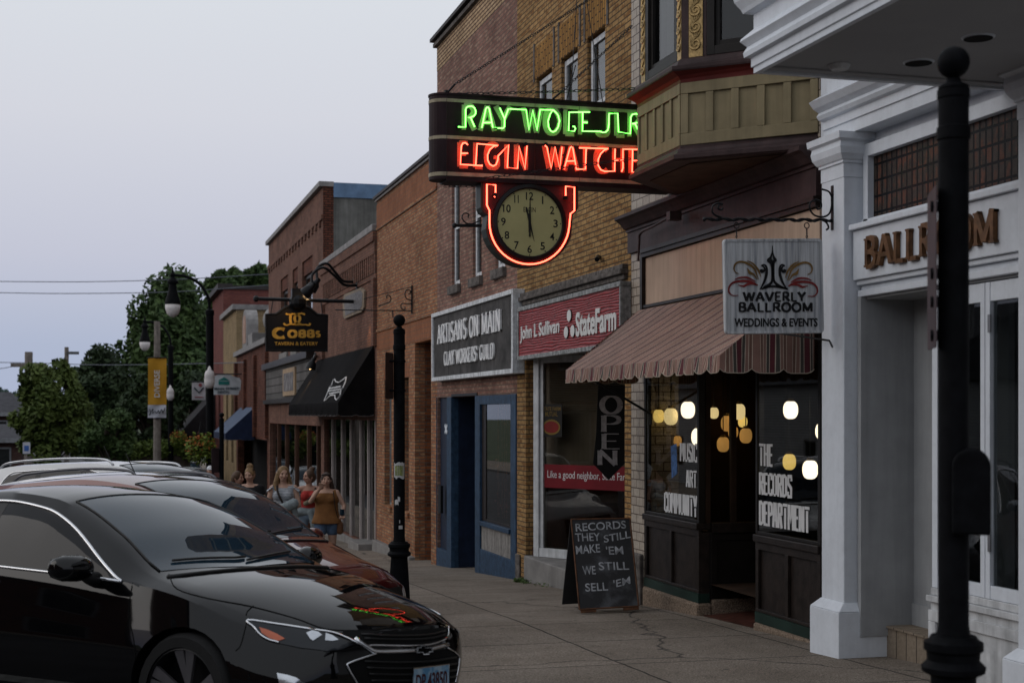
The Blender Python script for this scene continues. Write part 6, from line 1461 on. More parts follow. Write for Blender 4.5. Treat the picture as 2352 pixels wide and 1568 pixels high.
wire([pd(-40, 832, 78), pd(66, 833, 76), pd(250, 838, 73), pd(500, 834, 66), pd(560, 832, 60)], 'low overhead wire passing behind the street lamps')
wire([pd(-40, 850, 80), pd(10, 845, 78), pd(66, 833, 76)], 'short overhead wire slanting up to the utility pole')
# ================================================================ trees, hedge, houses beyond the shops
m_bark = M('bark', (.045, .035, .028), .95, var=.35, vs=6)
def leafmat(name, a, b):
    if name in MC: return MC[name]
    m, t, bs = nodes(name); g = mk(t, 'ShaderNodeTexCoord').outputs['Object']
    c = ramp(t, noise_to(t, g, .9, 5, .7), a, b, .35, .65); t.links.new(c, bs.inputs['Base Color']); bs.inputs['Roughness'].default_value = .7; bs.inputs['Specular IOR Level'].default_value = .2
    MC[name] = m; return m
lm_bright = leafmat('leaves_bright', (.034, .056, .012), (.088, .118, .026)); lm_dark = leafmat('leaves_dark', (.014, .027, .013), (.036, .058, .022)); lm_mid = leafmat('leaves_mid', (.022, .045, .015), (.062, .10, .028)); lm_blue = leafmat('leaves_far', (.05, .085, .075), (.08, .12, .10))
def tree(lab, x, Y, yt, yb, wpx, mat, seed, n=7000, size=.2, clumps=26, name='leafy_tree', conif=False, dense=1.0):
    b = pd(x, 950, Y); b.z = zg(b.y) - .3
    zt, zb = pd(x, yt, Y).z, pd(x, yb, Y).z
    w = wpx * Y / F; h = zt - zb
    o = thing(name, b, lab, 'tree', local=True)
    rr = random.Random(seed); c0 = (zt + zb) / 2 - b.z
    tr = MB(); lv = MB(); tips = []
    top = zt - b.z - h * .25
    tr.tube([(0, 0, -.3), (w * .01, 0, c0 * .4), (-w * .02, w * .01, c0), (0, 0, top)], [.035 * h + .06, .026 * h + .05, .016 * h + .03, .02], 8)
    for k in range(clumps):
        if conif:
            t = (k + .5) / clumps; z = lerp(zb, zt, t) - b.z; rad = w * (1 - t) * .9 + .3; a = k * 2.4; p = Vector((rad * math.cos(a) * .7, rad * math.sin(a) * .7, z)); cr_ = Vector((rad * .55, rad * .55, h * .09))
        else:
            while True:
                q = Vector((rr.uniform(-1, 1), rr.uniform(-1, 1), rr.uniform(-1, 1)))
                if .35 < q.length < 1: break
            shp = 1 - .35 * max(0, q.z) ** 2
            p = Vector((q.x * w * .80 * shp, q.y * w * .7 * shp, c0 + q.z * h * .5)); s_ = rr.uniform(.13, .27); cr_ = Vector((w * s_ * 1.3, w * s_ * 1.3, h * s_ * .6))
        tips.append((p, cr_))
        st = Vector((0, 0, min(max(p.z * .62, c0 * .35), top))); tr.tube([st, (st + p) / 2 + Vector((0, 0, -.05 * h * .3)), p], [.010 * h + .02, .006 * h + .015, .01], 5)
    tot = sum(c.x * c.z for _, c in tips)
    for p, c in tips: leaves(lv, p, c.x, c.y, c.z, int(n * c.x * c.z / tot), size, rr)
    tr.build('trunk', m_bark, o); lv.build('crown', mat, o)
    return o
tree('broad bright green leafy tree at the left of the parking lot', 118, 70, 832, 1060, 100, lm_bright, 1, 12000, .16, 54)
tree('broad dark green tree behind the bright leafy tree', 232, 84, 812, 1060, 118, lm_dark, 2, 13000, .19, 56)
tree('small rounded mid green tree low in front of the dark tree', 245, 62, 925, 1062, 66, lm_mid, 3, 6000, .13, 30)
tree('tall large leafy tree standing behind the street lamps', 408, 100, 632, 1010, 148, lm_mid, 4, 22000, .25, 90)
tree('leafy tree crown rising over the far brick roofs', 592, 112, 606, 760, 66, lm_mid, 5, 8000, .28, 26)
tree('leafy tree crown peeking between the street lamp and the brick roofs', 528, 118, 612, 800, 72, lm_mid, 15, 9000, .28, 26)
tree('dark low tree filling the gap beside the far awning', 440, 92, 840, 1050, 62, lm_dark, 6, 6000, .2, 26)
tree('dark bushy tree low behind the yellow banner', 340, 80, 870, 1060, 78, lm_dark, 7, 9000, .18, 40)
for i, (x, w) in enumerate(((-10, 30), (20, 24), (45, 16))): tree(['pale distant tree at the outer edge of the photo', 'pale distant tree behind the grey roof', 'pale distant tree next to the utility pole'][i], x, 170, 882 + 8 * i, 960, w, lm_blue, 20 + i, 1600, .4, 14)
# clipped hedge
hb = pd(330, 1040, 66); H_o = thing('clipped_hedge', hb, 'long green clipped hedge at the edge of the parking lot', 'hedge', local=True)
rr = random.Random(8); mb = MB()
for k in range(16): leaves(mb, (lerp(-1.7, 1.9, k / 15), rr.uniform(-.3, .3), rr.uniform(-.1, .2)), .45, .5, .5, 330, .1, rr)
mb.build('foliage', leafmat('leaves_hedge', (.04, .065, .012), (.085, .12, .022)), H_o)
mb = MB(); mb.box(-1.9, 2.1, -.3, .3, -2.2, -.1); mb.build('stems', m_bark, H_o)
# weeds at the foot of the wall
mb = MB(); rr = random.Random(2)
for x, y, n, s_ in ((1196, 1326, 60, .05), (1210, 1329, 30, .04), (1238, 1332, 14, .035), (1255, 1334, 12, .03), (1188, 1324, 30, .04)):
    c = pv(x, y, V0 - .12); c.z = zg(c.y) + .02
    leaves(mb, c, .09, .09, .04, n, s_ * .6, rr)
struct(mb.build('weeds', leafmat('leaves_weed', (.04, .07, .015), (.08, .12, .025))), 'stuff')
# houses past the end of the street
m_shing = M('grey_shingles', (.045, .045, .052), .9, var=.25, vs=3); m_hbrick = brick('house_brick', (.14, .07, .06), (.1, .05, .045), (.09, .08, .07)); m_fascia = M('white_fascia', (.22, .225, .24), .6)
def house(lab, x0, x1, Y, yr, ye, yb, cat='house'):
    a, b = pd(x0, 950, Y), pd(x1, 950, Y); w = b.x - a.x; d = 10
    o = thing('distant_house', ((a.x + b.x) / 2, a.y, zg(a.y) - .3), lab, cat)
    zr, ze, zb = pd(x0, yr, Y).z, pd(x0, ye, Y).z, pd(x0, yb, Y).z
    mb = MB(); mb.box(a.x + .3, b.x - .3, a.y, a.y + d, zg(a.y) - .4, ze); mb.build('wall', m_hbrick, o)
    e_ = .5; mb = MB(); mb.add([(a.x - e_, a.y - e_, ze), (b.x + e_, a.y - e_, ze), (b.x + e_, a.y + d + e_, ze), (a.x - e_, a.y + d + e_, ze), (a.x + w * .2, a.y + d / 2, zr), (b.x - w * .2, a.y + d / 2, zr)], [(0, 1, 5, 4), (1, 2, 5), (2, 3, 4, 5), (3, 0, 4), (0, 3, 2, 1)]); mb.build('roof', m_shing, o)
    mb = MB(); mb.box(a.x - e_, b.x + e_, a.y - e_ - .05, a.y - e_ - .002, ze - .22, ze + .05); mb.build('fascia', m_fascia, o)
    for k in range(2):
        cx_ = lerp(a.x, b.x, .3 + .4 * k); mb = MB(); mb.box(cx_ - .6, cx_ + .6, a.y - .06, a.y + .05, ze - 1.9, ze - .5); w_ = mb.build('window', m_fascia, o); mb = MB(); mb.box(cx_ - .5, cx_ + .5, a.y - .07, a.y - .061, ze - 1.8, ze - .6); mb.build('pane', m_glass, w_)
    return o
house('low brick house with a grey hipped roof at the outer edge of the photo', -120, 44, 98, 897, 948, 1010)
house('dark roofed low building in front of the brick house', -140, 58, 84, 975, 1008, 1040)
house('grey roofed house seen in the gap beside the banner pole', 398, 446, 125, 905, 962, 1010)
# small parking sign
b = pd(61, 950, 64); b.z = zg(b.y) - .3
o = thing('parking_sign', b, 'small blue and white parking sign on a thin post', 'sign'); zt = pd(61, 1015, 64).z
mb = MB(); mb.tube([b, (b.x, b.y, zt)], .03, 6); mb.build('post', m_tim, o); mb = MB(); mb.box(b.x - .16, b.x + .16, b.y - .05, b.y - .035, zt - .52, zt); mb.build('plate', MC['white_cloth'], o); mb = MB(); mb.box(b.x - .1, b.x + .1, b.y - .056, b.y - .051, zt - .4, zt - .15); mb.build('blue_symbol', M('symbol_blue', (.05, .12, .35), .6), o)
# ================================================================ cars
def fcurve(kn):
    xs = [k[0] for k in kn]; ys = [k[1] for k in kn]
    if xs[0] > xs[-1]: xs.reverse(); ys.reverse()
    n = len(xs); d = [(ys[i + 1] - ys[i]) / (xs[i + 1] - xs[i]) for i in range(n - 1)]
    m = [d[0]] + [0 if d[i - 1] * d[i] <= 0 else 2 * d[i - 1] * d[i] / (d[i - 1] + d[i]) for i in range(1, n - 1)] + [d[-1]]
    def f(x):
        if x <= xs[0]: return ys[0]
        if x >= xs[-1]: return ys[-1]
        for i in range(n - 1):
            if x <= xs[i + 1]:
                h = xs[i + 1] - xs[i]; t = (x - xs[i]) / h
                return ys[i] * (1 + 2 * t) * (1 - t) ** 2 + ys[i + 1] * t * t * (3 - 2 * t) + h * (m[i] * t * (1 - t) ** 2 - m[i + 1] * t * t * (1 - t))
    return f
JL, JS, JR = 10, 6, 8            # rows of lower side, window side, half roof
JT = JL + JS + JR
class Car:
    def __init__(s, q):
        s.q = q; s.c = {k: fcurve(q[k]) for k in ('zt', 'zb', 'zr', 'wb', 'wm', 'wt')}; s.L = q['L']; s.nb = fcurve(q['nose']); s.pl = q.get('plan', .4); s.zs = q.get('zs', .22); s.tb = fcurve(q['tail']) if 'tail' in q else (lambda z: 0)
    def deform(s, p):
        x, y, z = p
        f = sm((x + 1.15) / 1.15); g = sm((-s.L + .9 - x) / .9)
        k = (abs(y) / .93)
        return Vector((x + f * (s.nb(z) - s.pl * k ** 2.5) + g * (s.pl * .45 * k ** 2.5 - s.tb(z)), y, z))
    def raw(s, x, j):
        c = s.c; zb, wb, wm, wt, zr, zt = c['zb'](x), c['wb'](x), c['wm'](x), c['wt'](x), c['zr'](x), c['zt'](x); zs = s.zs
        if j <= JL:
            t = j / JL
            P = [(wm - .07, zs), (wm - .005, lerp(zs, zb, .28)), (wm, lerp(zs, zb, .62)), (wb, zb)]
            k = t * 3; i = min(2, int(k)); u = k - i
            a = P[max(i - 1, 0)] if i else (2 * P[0][0] - P[1][0], 2 * P[0][1] - P[1][1]); b, d = P[i], P[i + 1]; e_ = P[i + 2] if i < 2 else (2 * P[3][0] - P[2][0] - .012, 2 * P[3][1] - P[2][1])
            f = lambda a, b, c, d: .5 * (2 * b + (c - a) * u + (2 * a - 5 * b + 4 * c - d) * u * u + (3 * b - a - 3 * c + d) * u ** 3)
            return f(a[0], b[0], d[0], e_[0]), f(a[1], b[1], d[1], e_[1])
        if j <= JL + JS:
            t = (j - JL) / JS; return lerp(wb, wt, t) + .02 * math.sin(math.pi * t) * min(1, (zr - zb) / .3), lerp(zb, zr, t)
        t = (j - JL - JS) / JR
        return wt * (1 - t), zr + (zt - zr) * (1 - (1 - t) ** 2.3)
    def P(s, x, j, side=-1, off=0.0):
        y, z = s.raw(x, j)
        p = s.deform((x, side * y, z))
        if off:
            a = s.P(x + .02, j, side); b = s.P(x - .02, j, side); c = s.P(x, min(j + .15, JT), side); d = s.P(x, max(j - .15, 0), side)
            n = (a - b).cross(c - d); n.normalize()
            if n.z < -.02 and j > JL or (n.y * side < 0 and j < JL + JS): n = -n
            if j >= JL + JS and n.z < 0: n = -n
            p = p + n * off
        return p
    def front(s, y, z, off=0.0):
        return s.deform((0, y, z)) + Vector((off, 0, 0))
    def body(s, mat, root, arches):
        mb = MB(); xs = [0] + [-.03 - .06 * k for k in range(18)] + [-1.11 - (s.L - 2.0) * k / 40 for k in range(1, 41)]
        xs += [lerp(xs[-1], -s.L, k / 14) for k in range(1, 15)]
        rings = []
        for x in xs: rings.append([s.P(x, j, -1) for j in range(JT)] + [s.P(x, JT, -1)] + [s.P(x, j, 1) for j in range(JT - 1, -1, -1)])
        n = len(rings[0])
        mb.loft(rings, False, False)
        # underside
        for k in range(len(rings) - 1): mb.quad(rings[k][0], rings[k + 1][0], rings[k + 1][-1], rings[k][-1])
        # end faces as grids
        for x, sg in ((0, 1), (-s.L, -1)):
            prev = None
            for j in range(JT + 1):
                y, z = s.raw(x, j); row = [s.deform((x, lerp(-y, y, i / 14), z)) for i in range(15)]
                if prev:
                    for i in range(14): mb.quad(prev[i], prev[i + 1], row[i + 1], row[i])
                prev = row
        me = bpy.data.meshes.new('body'); me.from_pydata([tuple(p) for p in mb.v], [], mb.f)
        bm = bmesh.new(); bm.from_mesh(me); bmesh.ops.remove_doubles(bm, verts=bm.verts, dist=.0008); bmesh.ops.recalc_face_normals(bm, faces=bm.faces); bm.to_mesh(me); bm.free()
        for p in me.polygons: p.use_smooth = True
        o = place(me, 'body', mat, root)
        # wheel openings
        for i, (ax, r) in enumerate(arches):
            k = MB(); k.loft([[(ax + r * math.cos(a * .19635), y, s.q['wr'] + r * math.sin(a * .19635)) for a in range(32)] for y in (-1.3, -.60)]); k.loft([[(ax + r * math.cos(a * .19635), y, s.q['wr'] + r * math.sin(a * .19635)) for a in range(32)] for y in (.60, 1.3)])
            ct = k.build('cutter', mat, root); md = o.modifiers.new('arch', 'BOOLEAN'); md.object = ct; md.solver = 'EXACT'; bpy.context.view_layer.update(); nm = baked(o); o.modifiers.clear(); old = o.data; o.data = nm; bpy.data.meshes.remove(old); cm = ct.data; bpy.data.objects.remove(ct); bpy.data.meshes.remove(cm)
        o.data.name = 'body'
        for p in o.data.polygons: p.use_smooth = True
        o.data.set_sharp_from_angle(angle=R(42))
        return o
    def patch(s, name, mat, root, j0, j1, xf, xr, side=-1, off=.004, nx=14, nj=6, both=False):
        """panel on the body between rows j0..j1; xf and xr give its front and rear edge per row fraction"""
        mb = MB(); rows = []
        for k in range(nj + 1):
            t = k / nj; j = lerp(j0, j1, t); a, b = xf(t), xr(t); rows.append([s.P(lerp(a, b, i / nx), j, side, off) for i in range(nx + 1)])
        mb.loft(rows, False, False)
        return mb.build(name, mat, root, smooth='all')
    def wscreen(s, name, mat, root, x0, x1, j0, off=.004, bow=.1):
        mb = MB(); rows = []; J = [lerp(j0, JT, k / 7) for k in range(8)]
        for i in range(13):
            t = i / 12; row = []
            for sd, jj in ((-1, J), (1, J[-2::-1])):
                for j in jj:
                    w = (j - j0) / (JT - j0); x = lerp(x0, x1, t) + bow * w * (1 - t) * .9; row.append(s.P(x, j, sd, off))
            rows.append(row)
        mb.loft(rows, False, False); return mb.build(name, mat, root, smooth='all')
    def seal(s, mat, root, x0, x1, j0, bow=.1, r=.007):
        P = [s.P(lerp(x0, x1, k / 8), j0, -1, .004) for k in range(9)] + [s.P(x1, lerp(j0, JT, k / 6), -1, .004) for k in range(1, 7)] + [s.P(x1, lerp(JT, j0, k / 6), 1, .004) for k in range(1, 7)] + [s.P(lerp(x1, x0, k / 8), j0, 1, .004) for k in range(1, 9)]
        mb = MB(); mb.tube(P, r, 6); return mb.build('windshield_seal', mat, root, smooth='all')
    def line(s, name, mat, root, pts, r=.004, side=-1, off=.002):
        """thin strip or seam over the body through (x, j) points"""
        P = [s.P(p.x, p.y, side, off) for p in catmull([(x, j, 0) for x, j in pts], 6)]
        mb = MB(); mb.tube(P, r, 6); return mb.build(name, mat, root, smooth='all')
m_tyre = M('tyre_rubber', (.012, .012, .012), .85, bump=.2); m_rim_l = M('machined_alloy', (.22, .21, .22), .3, metal=.8); m_rim_d = M('dark_alloy', (.01, .01, .011), .4, metal=.3); m_well = M('wheel_well_black', (.004, .004, .004), .95)
m_chrome = M('chrome_trim', (.62, .63, .65), .13, metal=1, var=.04); m_cglass = glass('car_glass', ior=1.36, opaque=(.010, .024, .038)); m_cglass2 = glass('tinted_car_glass', ior=1.34, opaque=(.004, .004, .005)); m_blackp = M('black_plastic', (.006, .006, .006), .5, var=.2, spec=.3); m_seam = M('panel_gap', (.002, .002, .002), .95)
def paint(name, col, metal=.25, rough=.32): 
    m = M(name, col, rough, metal=metal, var=.03, coat=1.0, spec=.0); return m
def wheel(root, x, y, r, w=.22, spokes=5):
    sg = 1 if y > 0 else -1
    o = thing('wheel', (x, y, r), local=True); o.parent = root
    mb = MB(); R_ = [(r - .075, -w / 2), (r - .02, -w / 2), (r, -w / 2 + .03), (r, w / 2 - .03), (r - .02, w / 2), (r - .075, w / 2)]
    mb.loft([[(a * math.cos(t * .19635), b, a * math.sin(t * .19635)) for t in range(32)] for a, b in R_], True, False); mb.build('tyre', m_tyre, o, smooth=True)
    mb = MB(); q = r - .075; mb.loft([[(a * math.cos(t * .19635), sg * b, a * math.sin(t * .19635)) for t in range(32)] for a, b in ((q, -.08), (q, .10), (q - .012, .105), (q - .02, .07), (q - .03, -.02), (.03, -.02))], True, False); rim = mb.build('rim', m_rim_d, o, smooth=True)
    for k in range(spokes):
        a = 2 * math.pi * k / spokes + .3; mb = MB()
        for da in (-.17, .17):
            c, s_ = math.cos(a + da), math.sin(a + da); c2, s2 = math.cos(a + da * .25), math.sin(a + da * .25); nx, nz = -s_ * .02, c * .02
            mb.prism([(c2 * .05 - nx * .6, sg * .055, s2 * .05 - nz * .6), (c2 * .05 + nx * .6, sg * .055, s2 * .05 + nz * .6), (c * (q - .005) + nx * 1.7, sg * .095, s_ * (q - .005) + nz * 1.7), (c * (q - .005) - nx * 1.7, sg * .095, s_ * (q - .005) - nz * 1.7)], (0, -sg * .02, 0))
        mb.build('spoke', m_rim_l, rim)
    mb = MB(); mb.loft([[(a * math.cos(t * .5236), sg * b, a * math.sin(t * .5236)) for t in range(12)] for a, b in ((.055, .04), (.055, .065), (.04, .07))]); mb.build('hub_cap', m_rim_d, rim)
    return o
def seat_car(root, nose, head):
    """stand a car on the sloping road; nose = (x, y) of its front, head = direction it points"""
    f = Vector((head[0], head[1])).normalized(); rt_ = Vector((f.y, -f.x)); n_ = Vector(nose[:2])
    H = lambda p: zg(p.y) - .148 + crown(p.x)
    a, b = n_ - f * .95, n_ - f * 3.8; m_ = (a + b) / 2; l, r = m_ - rt_ * .8, m_ + rt_ * .8
    fw = Vector((f.x, f.y, (H(a) - H(b)) / 2.85)).normalized(); lf = Vector((-rt_.x, -rt_.y, (H(l) - H(r)) / 1.6)); up = fw.cross(lf).normalized(); lf = up.cross(fw)
    root.rotation_euler = Matrix((fw, lf, up)).transposed().to_euler(); root.location = Vector((a.x, a.y, H(a))) + fw * .95
HD = (.69, -.724)
def side_mirror(c, root, x, j, mat, side):
    p = c.P(x, j, side); o = thing('wing_mirror', p, local=True); o.parent = root
    mb = MB(); mb.loft([[(a + .02, side * (.05 + b * .0), z) for a, b, z in ()]]) if False else None
    mb = MB(); rings = []
    for t, sx_, sz_ in ((0, .3, .3), (.12, .8, .75), (.35, 1, 1), (.75, 1, .95), (.93, .8, .75), (1, .4, .4)):
        yy = side * (.07 + .22 * t); rings.append([(.02 - .05 * t + .085 * sx_ * math.cos(k * .3927) , yy, .06 + .075 * sz_ * math.sin(k * .3927)) for k in range(16)])
    mb.loft(rings); mb.build('mirror_shell', mat, o, smooth='all')
    mb = MB(); mb.tube([(-.0, -side * .03, -.02), (0, side * .06, .005), (0, side * .12, .04)], [.05, .04, .035], 8); mb.build('mirror_arm', m_blackp, o, smooth='all')
    mb = MB(); mb.box(-.075, -.07, side * .11, side * .27, .01, .11); mb.build('mirror_glass', m_cglass, o)
# ---------------------------------------------------------------- black sedan
q = dict(L=4.9, wr=.335, zs=.20, plan=.40,
  zt=[(0, .70), (-.12, .775), (-.4, .86), (-.8, .935), (-1.22, .985), (-1.30, 1.0), (-1.7, 1.22), (-2.1, 1.385), (-2.3, 1.43), (-2.7, 1.46), (-3.3, 1.42), (-3.9, 1.22), (-4.3, 1.09), (-4.85, 1.03), (-4.9, .95)],
  zb=[(0, .60), (-.12, .66), (-.5, .76), (-1.0, .86), (-1.4, .915), (-2.4, .95), (-3.4, .985), (-4.4, .99), (-4.9, .90)],
  zr=[(0, .62), (-.12, .70), (-.5, .795), (-1.0, .895), (-1.3, .955), (-1.7, 1.16), (-2.1, 1.325), (-2.3, 1.375), (-2.7, 1.405), (-3.3, 1.36), (-3.9, 1.17), (-4.3, 1.05), (-4.9, .92)],
  wb=[(0, .70), (-.15, .76), (-.5, .83), (-1.0, .865), (-1.6, .87), (-2.6, .875), (-3.6, .87), (-4.5, .82), (-4.9, .76)],
  wm=[(0, .80), (-.2, .88), (-.6, .915), (-1.2, .92), (-2.6, .915), (-3.8, .925), (-4.5, .90), (-4.9, .82)],
  wt=[(0, .62), (-.15, .68), (-.5, .75), (-1.0, .79), (-1.3, .77), (-1.7, .70), (-2.1, .635), (-2.4, .61), (-3.0, .60), (-3.5, .60), (-4.0, .66), (-4.4, .73), (-4.9, .70)],
  nose=[(.15, -.06), (.3, -.01), (.45, .015), (.58, .0), (.70, -.05), (.9, -.1)], tail=[(.2, .0), (1.2, .0)])
m_blk = paint('black_car_paint', (.0022, .0022, .0026), 0, .3); m_blk.node_tree.nodes['Principled BSDF'].inputs['Coat IOR'].default_value = 1.38
K = Car(q)
BC = thing('parked_car', (0, 0, 0), 'black sedan with chrome window trim parked nearest to the camera', 'car', 'cars parked at a slant along the kerb', local=True)
seat_car(BC, (1.70, 8.02), HD); BC.scale = (1.03, 1.03, 1.03)
bc_body = K.body(m_blk, BC, [(-.95, .37), (-3.78, .37)])
for x in (-.95, -3.78):
    for y in (-.80, .80): wheel(BC, x, y, .335)
JW = JL + JS
def side_glass(c, root, pts, splits, j0, j1, mat, trim=True, trim_r=.011, sides=(-1, 1)):
    """windows below a roof arch; pts = (x, j) along the arch from front to rear"""
    n = len(pts); k = max(range(n), key=lambda i: pts[i][1])
    fr, rr_ = fcurve([(j, x) for x, j in pts[:k + 1]]), fcurve([(j, x) for x, j in reversed(pts[k:])])
    for sd in sides:
        ed = [None] + list(splits) + [None]
        for a, b in zip(ed, ed[1:]):
            xf = (lambda t: fr(lerp(j0, j1, t)) - .02) if a is None else (lambda t, a=a: min(a - .05, fr(lerp(j0, j1, t)) - .02))
            xr = (lambda t: rr_(lerp(j0, j1, t)) + .02) if b is None else (lambda t, b=b: b + .05)
            c.patch('side_window', mat, root, j0, j1, xf, xr, sd, .003, 16, 10)
        for s_ in splits: c.patch('door_pillar', m_blackp, root, j0, j1, lambda t, s_=s_: s_ + .05, lambda t, s_=s_: s_ - .05, sd, .004, 2, 8)
        if trim:
            c.line('window_trim', m_chrome, root, pts, trim_r, sd, .004); c.line('window_trim', m_chrome, root, [(pts[0][0], pts[0][1]), (lerp(pts[0][0], pts[-1][0], .5), pts[0][1]), pts[-1]], trim_r * .85, sd, .004)
arch_pts = [(-1.46, JL + .15), (-1.62, JL + 2.1), (-1.86, JL + 3.9), (-2.15, JL + 4.85), (-2.5, JL + 5.2), (-2.8, JL + 5.25), (-3.1, JL + 5.15), (-3.5, JL + 4.5), (-3.95, JL + 2.2), (-4.1, JL + .15)]
side_glass(K, BC, arch_pts, [-2.72], JL + .3, JL + 5.1, m_cglass2)
K.wscreen('windshield', m_cglass, BC, -1.34, -2.16, JW + .75, .004, .13)
K.seal(m_blackp, BC, -1.34, -2.165, JW + .72, .13)
K.wscreen('rear_window', m_cglass2, BC, -4.2, -3.45, JW + 1.0, .004, .0)
# things found on the body by sight line
BC_MW = None
bpy.context.view_layer.update()
class Surf:
    def __init__(s, o):
        s.mw = o.matrix_world.copy(); s.inv = s.mw.inverted(); s.t = BVHTree.FromPolygons([v.co for v in o.data.vertices], [p.vertices for p in o.data.polygons])
    def hit(s, x, y, off=.004):
        o_, d = s.inv @ O0, (s.inv.to_3x3() @ ray(x, y)).normalized()
        p, n, i, q_ = s.t.ray_cast(o_, d)
        if p is None:
            p, n, i, q_ = s.t.find_nearest(o_ + d * (s.inv @ s.mw.translation - o_).length)
        if n.dot(d) > 0: n = -n
        return p + n * off
    def fill(s, name, poly, mat, root, off=.005, step=9, mirror=True):
        xs = [p[0] for p in poly]; ys = [p[1] for p in poly]
        bd = []
        for i, p in enumerate(poly):
            q_ = poly[(i + 1) % len(poly)]; l = math.hypot(q_[0] - p[0], q_[1] - p[1]); m_ = max(1, int(l / step))
            bd += [Vector((lerp(p[0], q_[0], k / m_), lerp(p[1], q_[1], k / m_))) for k in range(m_)]
        def inside(x, y):
            c = False
            for i in range(len(poly)):
                (x1, y1), (x2, y2) = poly[i], poly[i - 1]
                if (y1 > y) != (y2 > y) and x < (x2 - x1) * (y - y1) / (y2 - y1) + x1: c = not c
            return c
        pts = list(bd); x = min(xs) + step / 2
        while x < max(xs):
            y = min(ys) + step / 2
            while y < max(ys):
                if inside(x, y) and min((b - Vector((x, y))).length for b in bd) > step * .45: pts.append(Vector((x, y)))
                y += step
            x += step
        nb_ = len(bd); v2, e2, f2, *_r = delaunay_2d_cdt(pts, [(i, (i + 1) % nb_) for i in range(nb_)], [], 1, 1e-4)
        P3 = [s.hit(p.x, p.y, off) for p in v2]
        for sd in ((1, -1) if mirror else (1,)):
            mb = MB(); mb.add([(p.x, p.y * sd, p.z) for p in P3], [tuple(f) for f in f2]); mb.build(name, mat, root, smooth='all')
    def strip(s, name, pts, mat, root, r=.006, off=.003, mirror=True, sub=4):
        P = catmull([Vector((x, y, 0)) for x, y in pts], sub); P3 = [s.hit(p.x, p.y, off) for p in P]
        for sd in ((1, -1) if mirror else (1,)):
            mb = MB(); mb.tube([(p.x, p.y * sd, p.z) for p in P3], r, 6); mb.build(name, mat, root, smooth='all')
SB_ = Surf(bc_body)
def Z5(*pts): return [((560 + x / 3.92) * .9408, (1450 + y / 3.92) * .9408) for x, y in pts]
m_lens = glass('headlight_lens', ior=1.38, opaque=(.012, .014, .017)); m_amber = M('amber_reflector', (.35, .06, .008), .3, coat=1); m_bulb = M('headlight_silver', (.5, .52, .55), .15, metal=1)
hl = Z5((165, 245), (500, 290), (820, 338), (920, 362), (1010, 400), (1100, 455), (1180, 480), (1080, 525), (950, 545), (700, 515), (480, 470), (380, 442), (300, 395), (230, 318))
SB_.fill('headlight', hl, m_lens, BC, .004)
SB_.strip('headlight_trim', Z5((820, 345), (500, 297), (175, 252), (240, 322), (300, 388), (380, 436), (480, 462)), m_chrome, BC, .0065, .006)
SB_.fill('indicator', Z5((285, 318), (370, 345), (460, 385), (535, 430), (470, 447), (390, 425), (310, 370)), m_amber, BC, .007, 6)
SB_.fill('headlight_reflector', Z5((735, 375), (790, 352), (850, 365), (885, 395), (845, 420), (800, 450), (770, 430)), m_bulb, BC, .008, 6)
SB_.fill('headlight_reflector', Z5((920, 375), (980, 395), (1045, 440), (985, 452), (915, 445)), m_bulb, BC, .007, 6)
SB_.fill('upper_grille', Z5((1180, 420), (1300, 480), (1400, 478), (1700, 482), (1900, 465), (2040, 428), (2085, 380), (2080, 310), (1900, 330), (1600, 355), (1300, 345), (1100, 350), (1060, 380)), m_seam, BC, .003, 9, False)
SB_.fill('lower_grille', Z5((1380, 575), (1150, 655), (1140, 700), (1235, 870), (1300, 960), (2100, 930), (2150, 850), (2188, 640), (2165, 570), (2080, 520), (1900, 545), (1600, 570)), m_seam, BC, .003, 9, False)
SB_.strip('grille_chrome', Z5((820, 345), (1000, 372), (1150, 432), (1290, 492), (1380, 488), (1700, 492), (1900, 480), (2030, 442), (2085, 400), (2092, 310)), m_chrome, BC, .006, .006, False)
SB_.strip('grille_chrome', Z5((1200, 425), (1330, 515), (1420, 548), (1750, 538), (1900, 525), (2085, 480)), m_chrome, BC, .013, .004, False)
SB_.strip('grille_chrome', Z5((1400, 560), (1370, 575), (1145, 655), (1134, 700), (1230, 870), (1290, 950)), m_chrome, BC, .006, .006, False)
SB_.strip('grille_chrome', Z5((2080, 512), (2165, 562), (2192, 630), (2150, 850), (2110, 930)), m_chrome, BC, .006, .006, False)
for k in range(5): SB_.strip('grille_bar', Z5((1290 + 20 * k, 640 + 60 * k), (1600, 650 + 58 * k), (1900, 640 + 58 * k), (2160, 600 + 60 * k)), m_blackp, BC, .006, .008, False)
for k in range(2): SB_.strip('grille_bar', Z5((1260 + 30 * k, 390 + 35 * k), (1600, 400 + 35 * k), (1900, 390 + 35 * k), (2060, 350 + 35 * k)), m_blackp, BC, .006, .007, False)
SB_.fill('badge', Z5((1765, 510), (1800, 510), (1800, 485), (1845, 490), (1845, 515), (1915, 510), (1920, 555), (1880, 558), (1885, 578), (1825, 580), (1825, 562), (1760, 565)), m_chrome, BC, .022, 5, False)
SB_.fill('badge_centre', Z5((1785, 520), (1812, 520), (1815, 500), (1838, 503), (1840, 523), (1900, 520), (1903, 546), (1872, 550), (1875, 568), (1835, 570), (1835, 552), (1780, 554)), m_blk, BC, .025, 5, False)
SB_.fill('fog_lamp', Z5((455, 750), (560, 770), (640, 795), (740, 860), (640, 960), (520, 960), (480, 850)), m_bulb, BC, .004, 7)
SB_.strip('bumper_seam', Z5((160, 200), (175, 160), (230, 110)), m_seam, BC, .003, .001)
SB_.strip('bumper_seam', Z5((170, 252), (110, 480), (60, 540)), m_seam, BC, .003, .001)
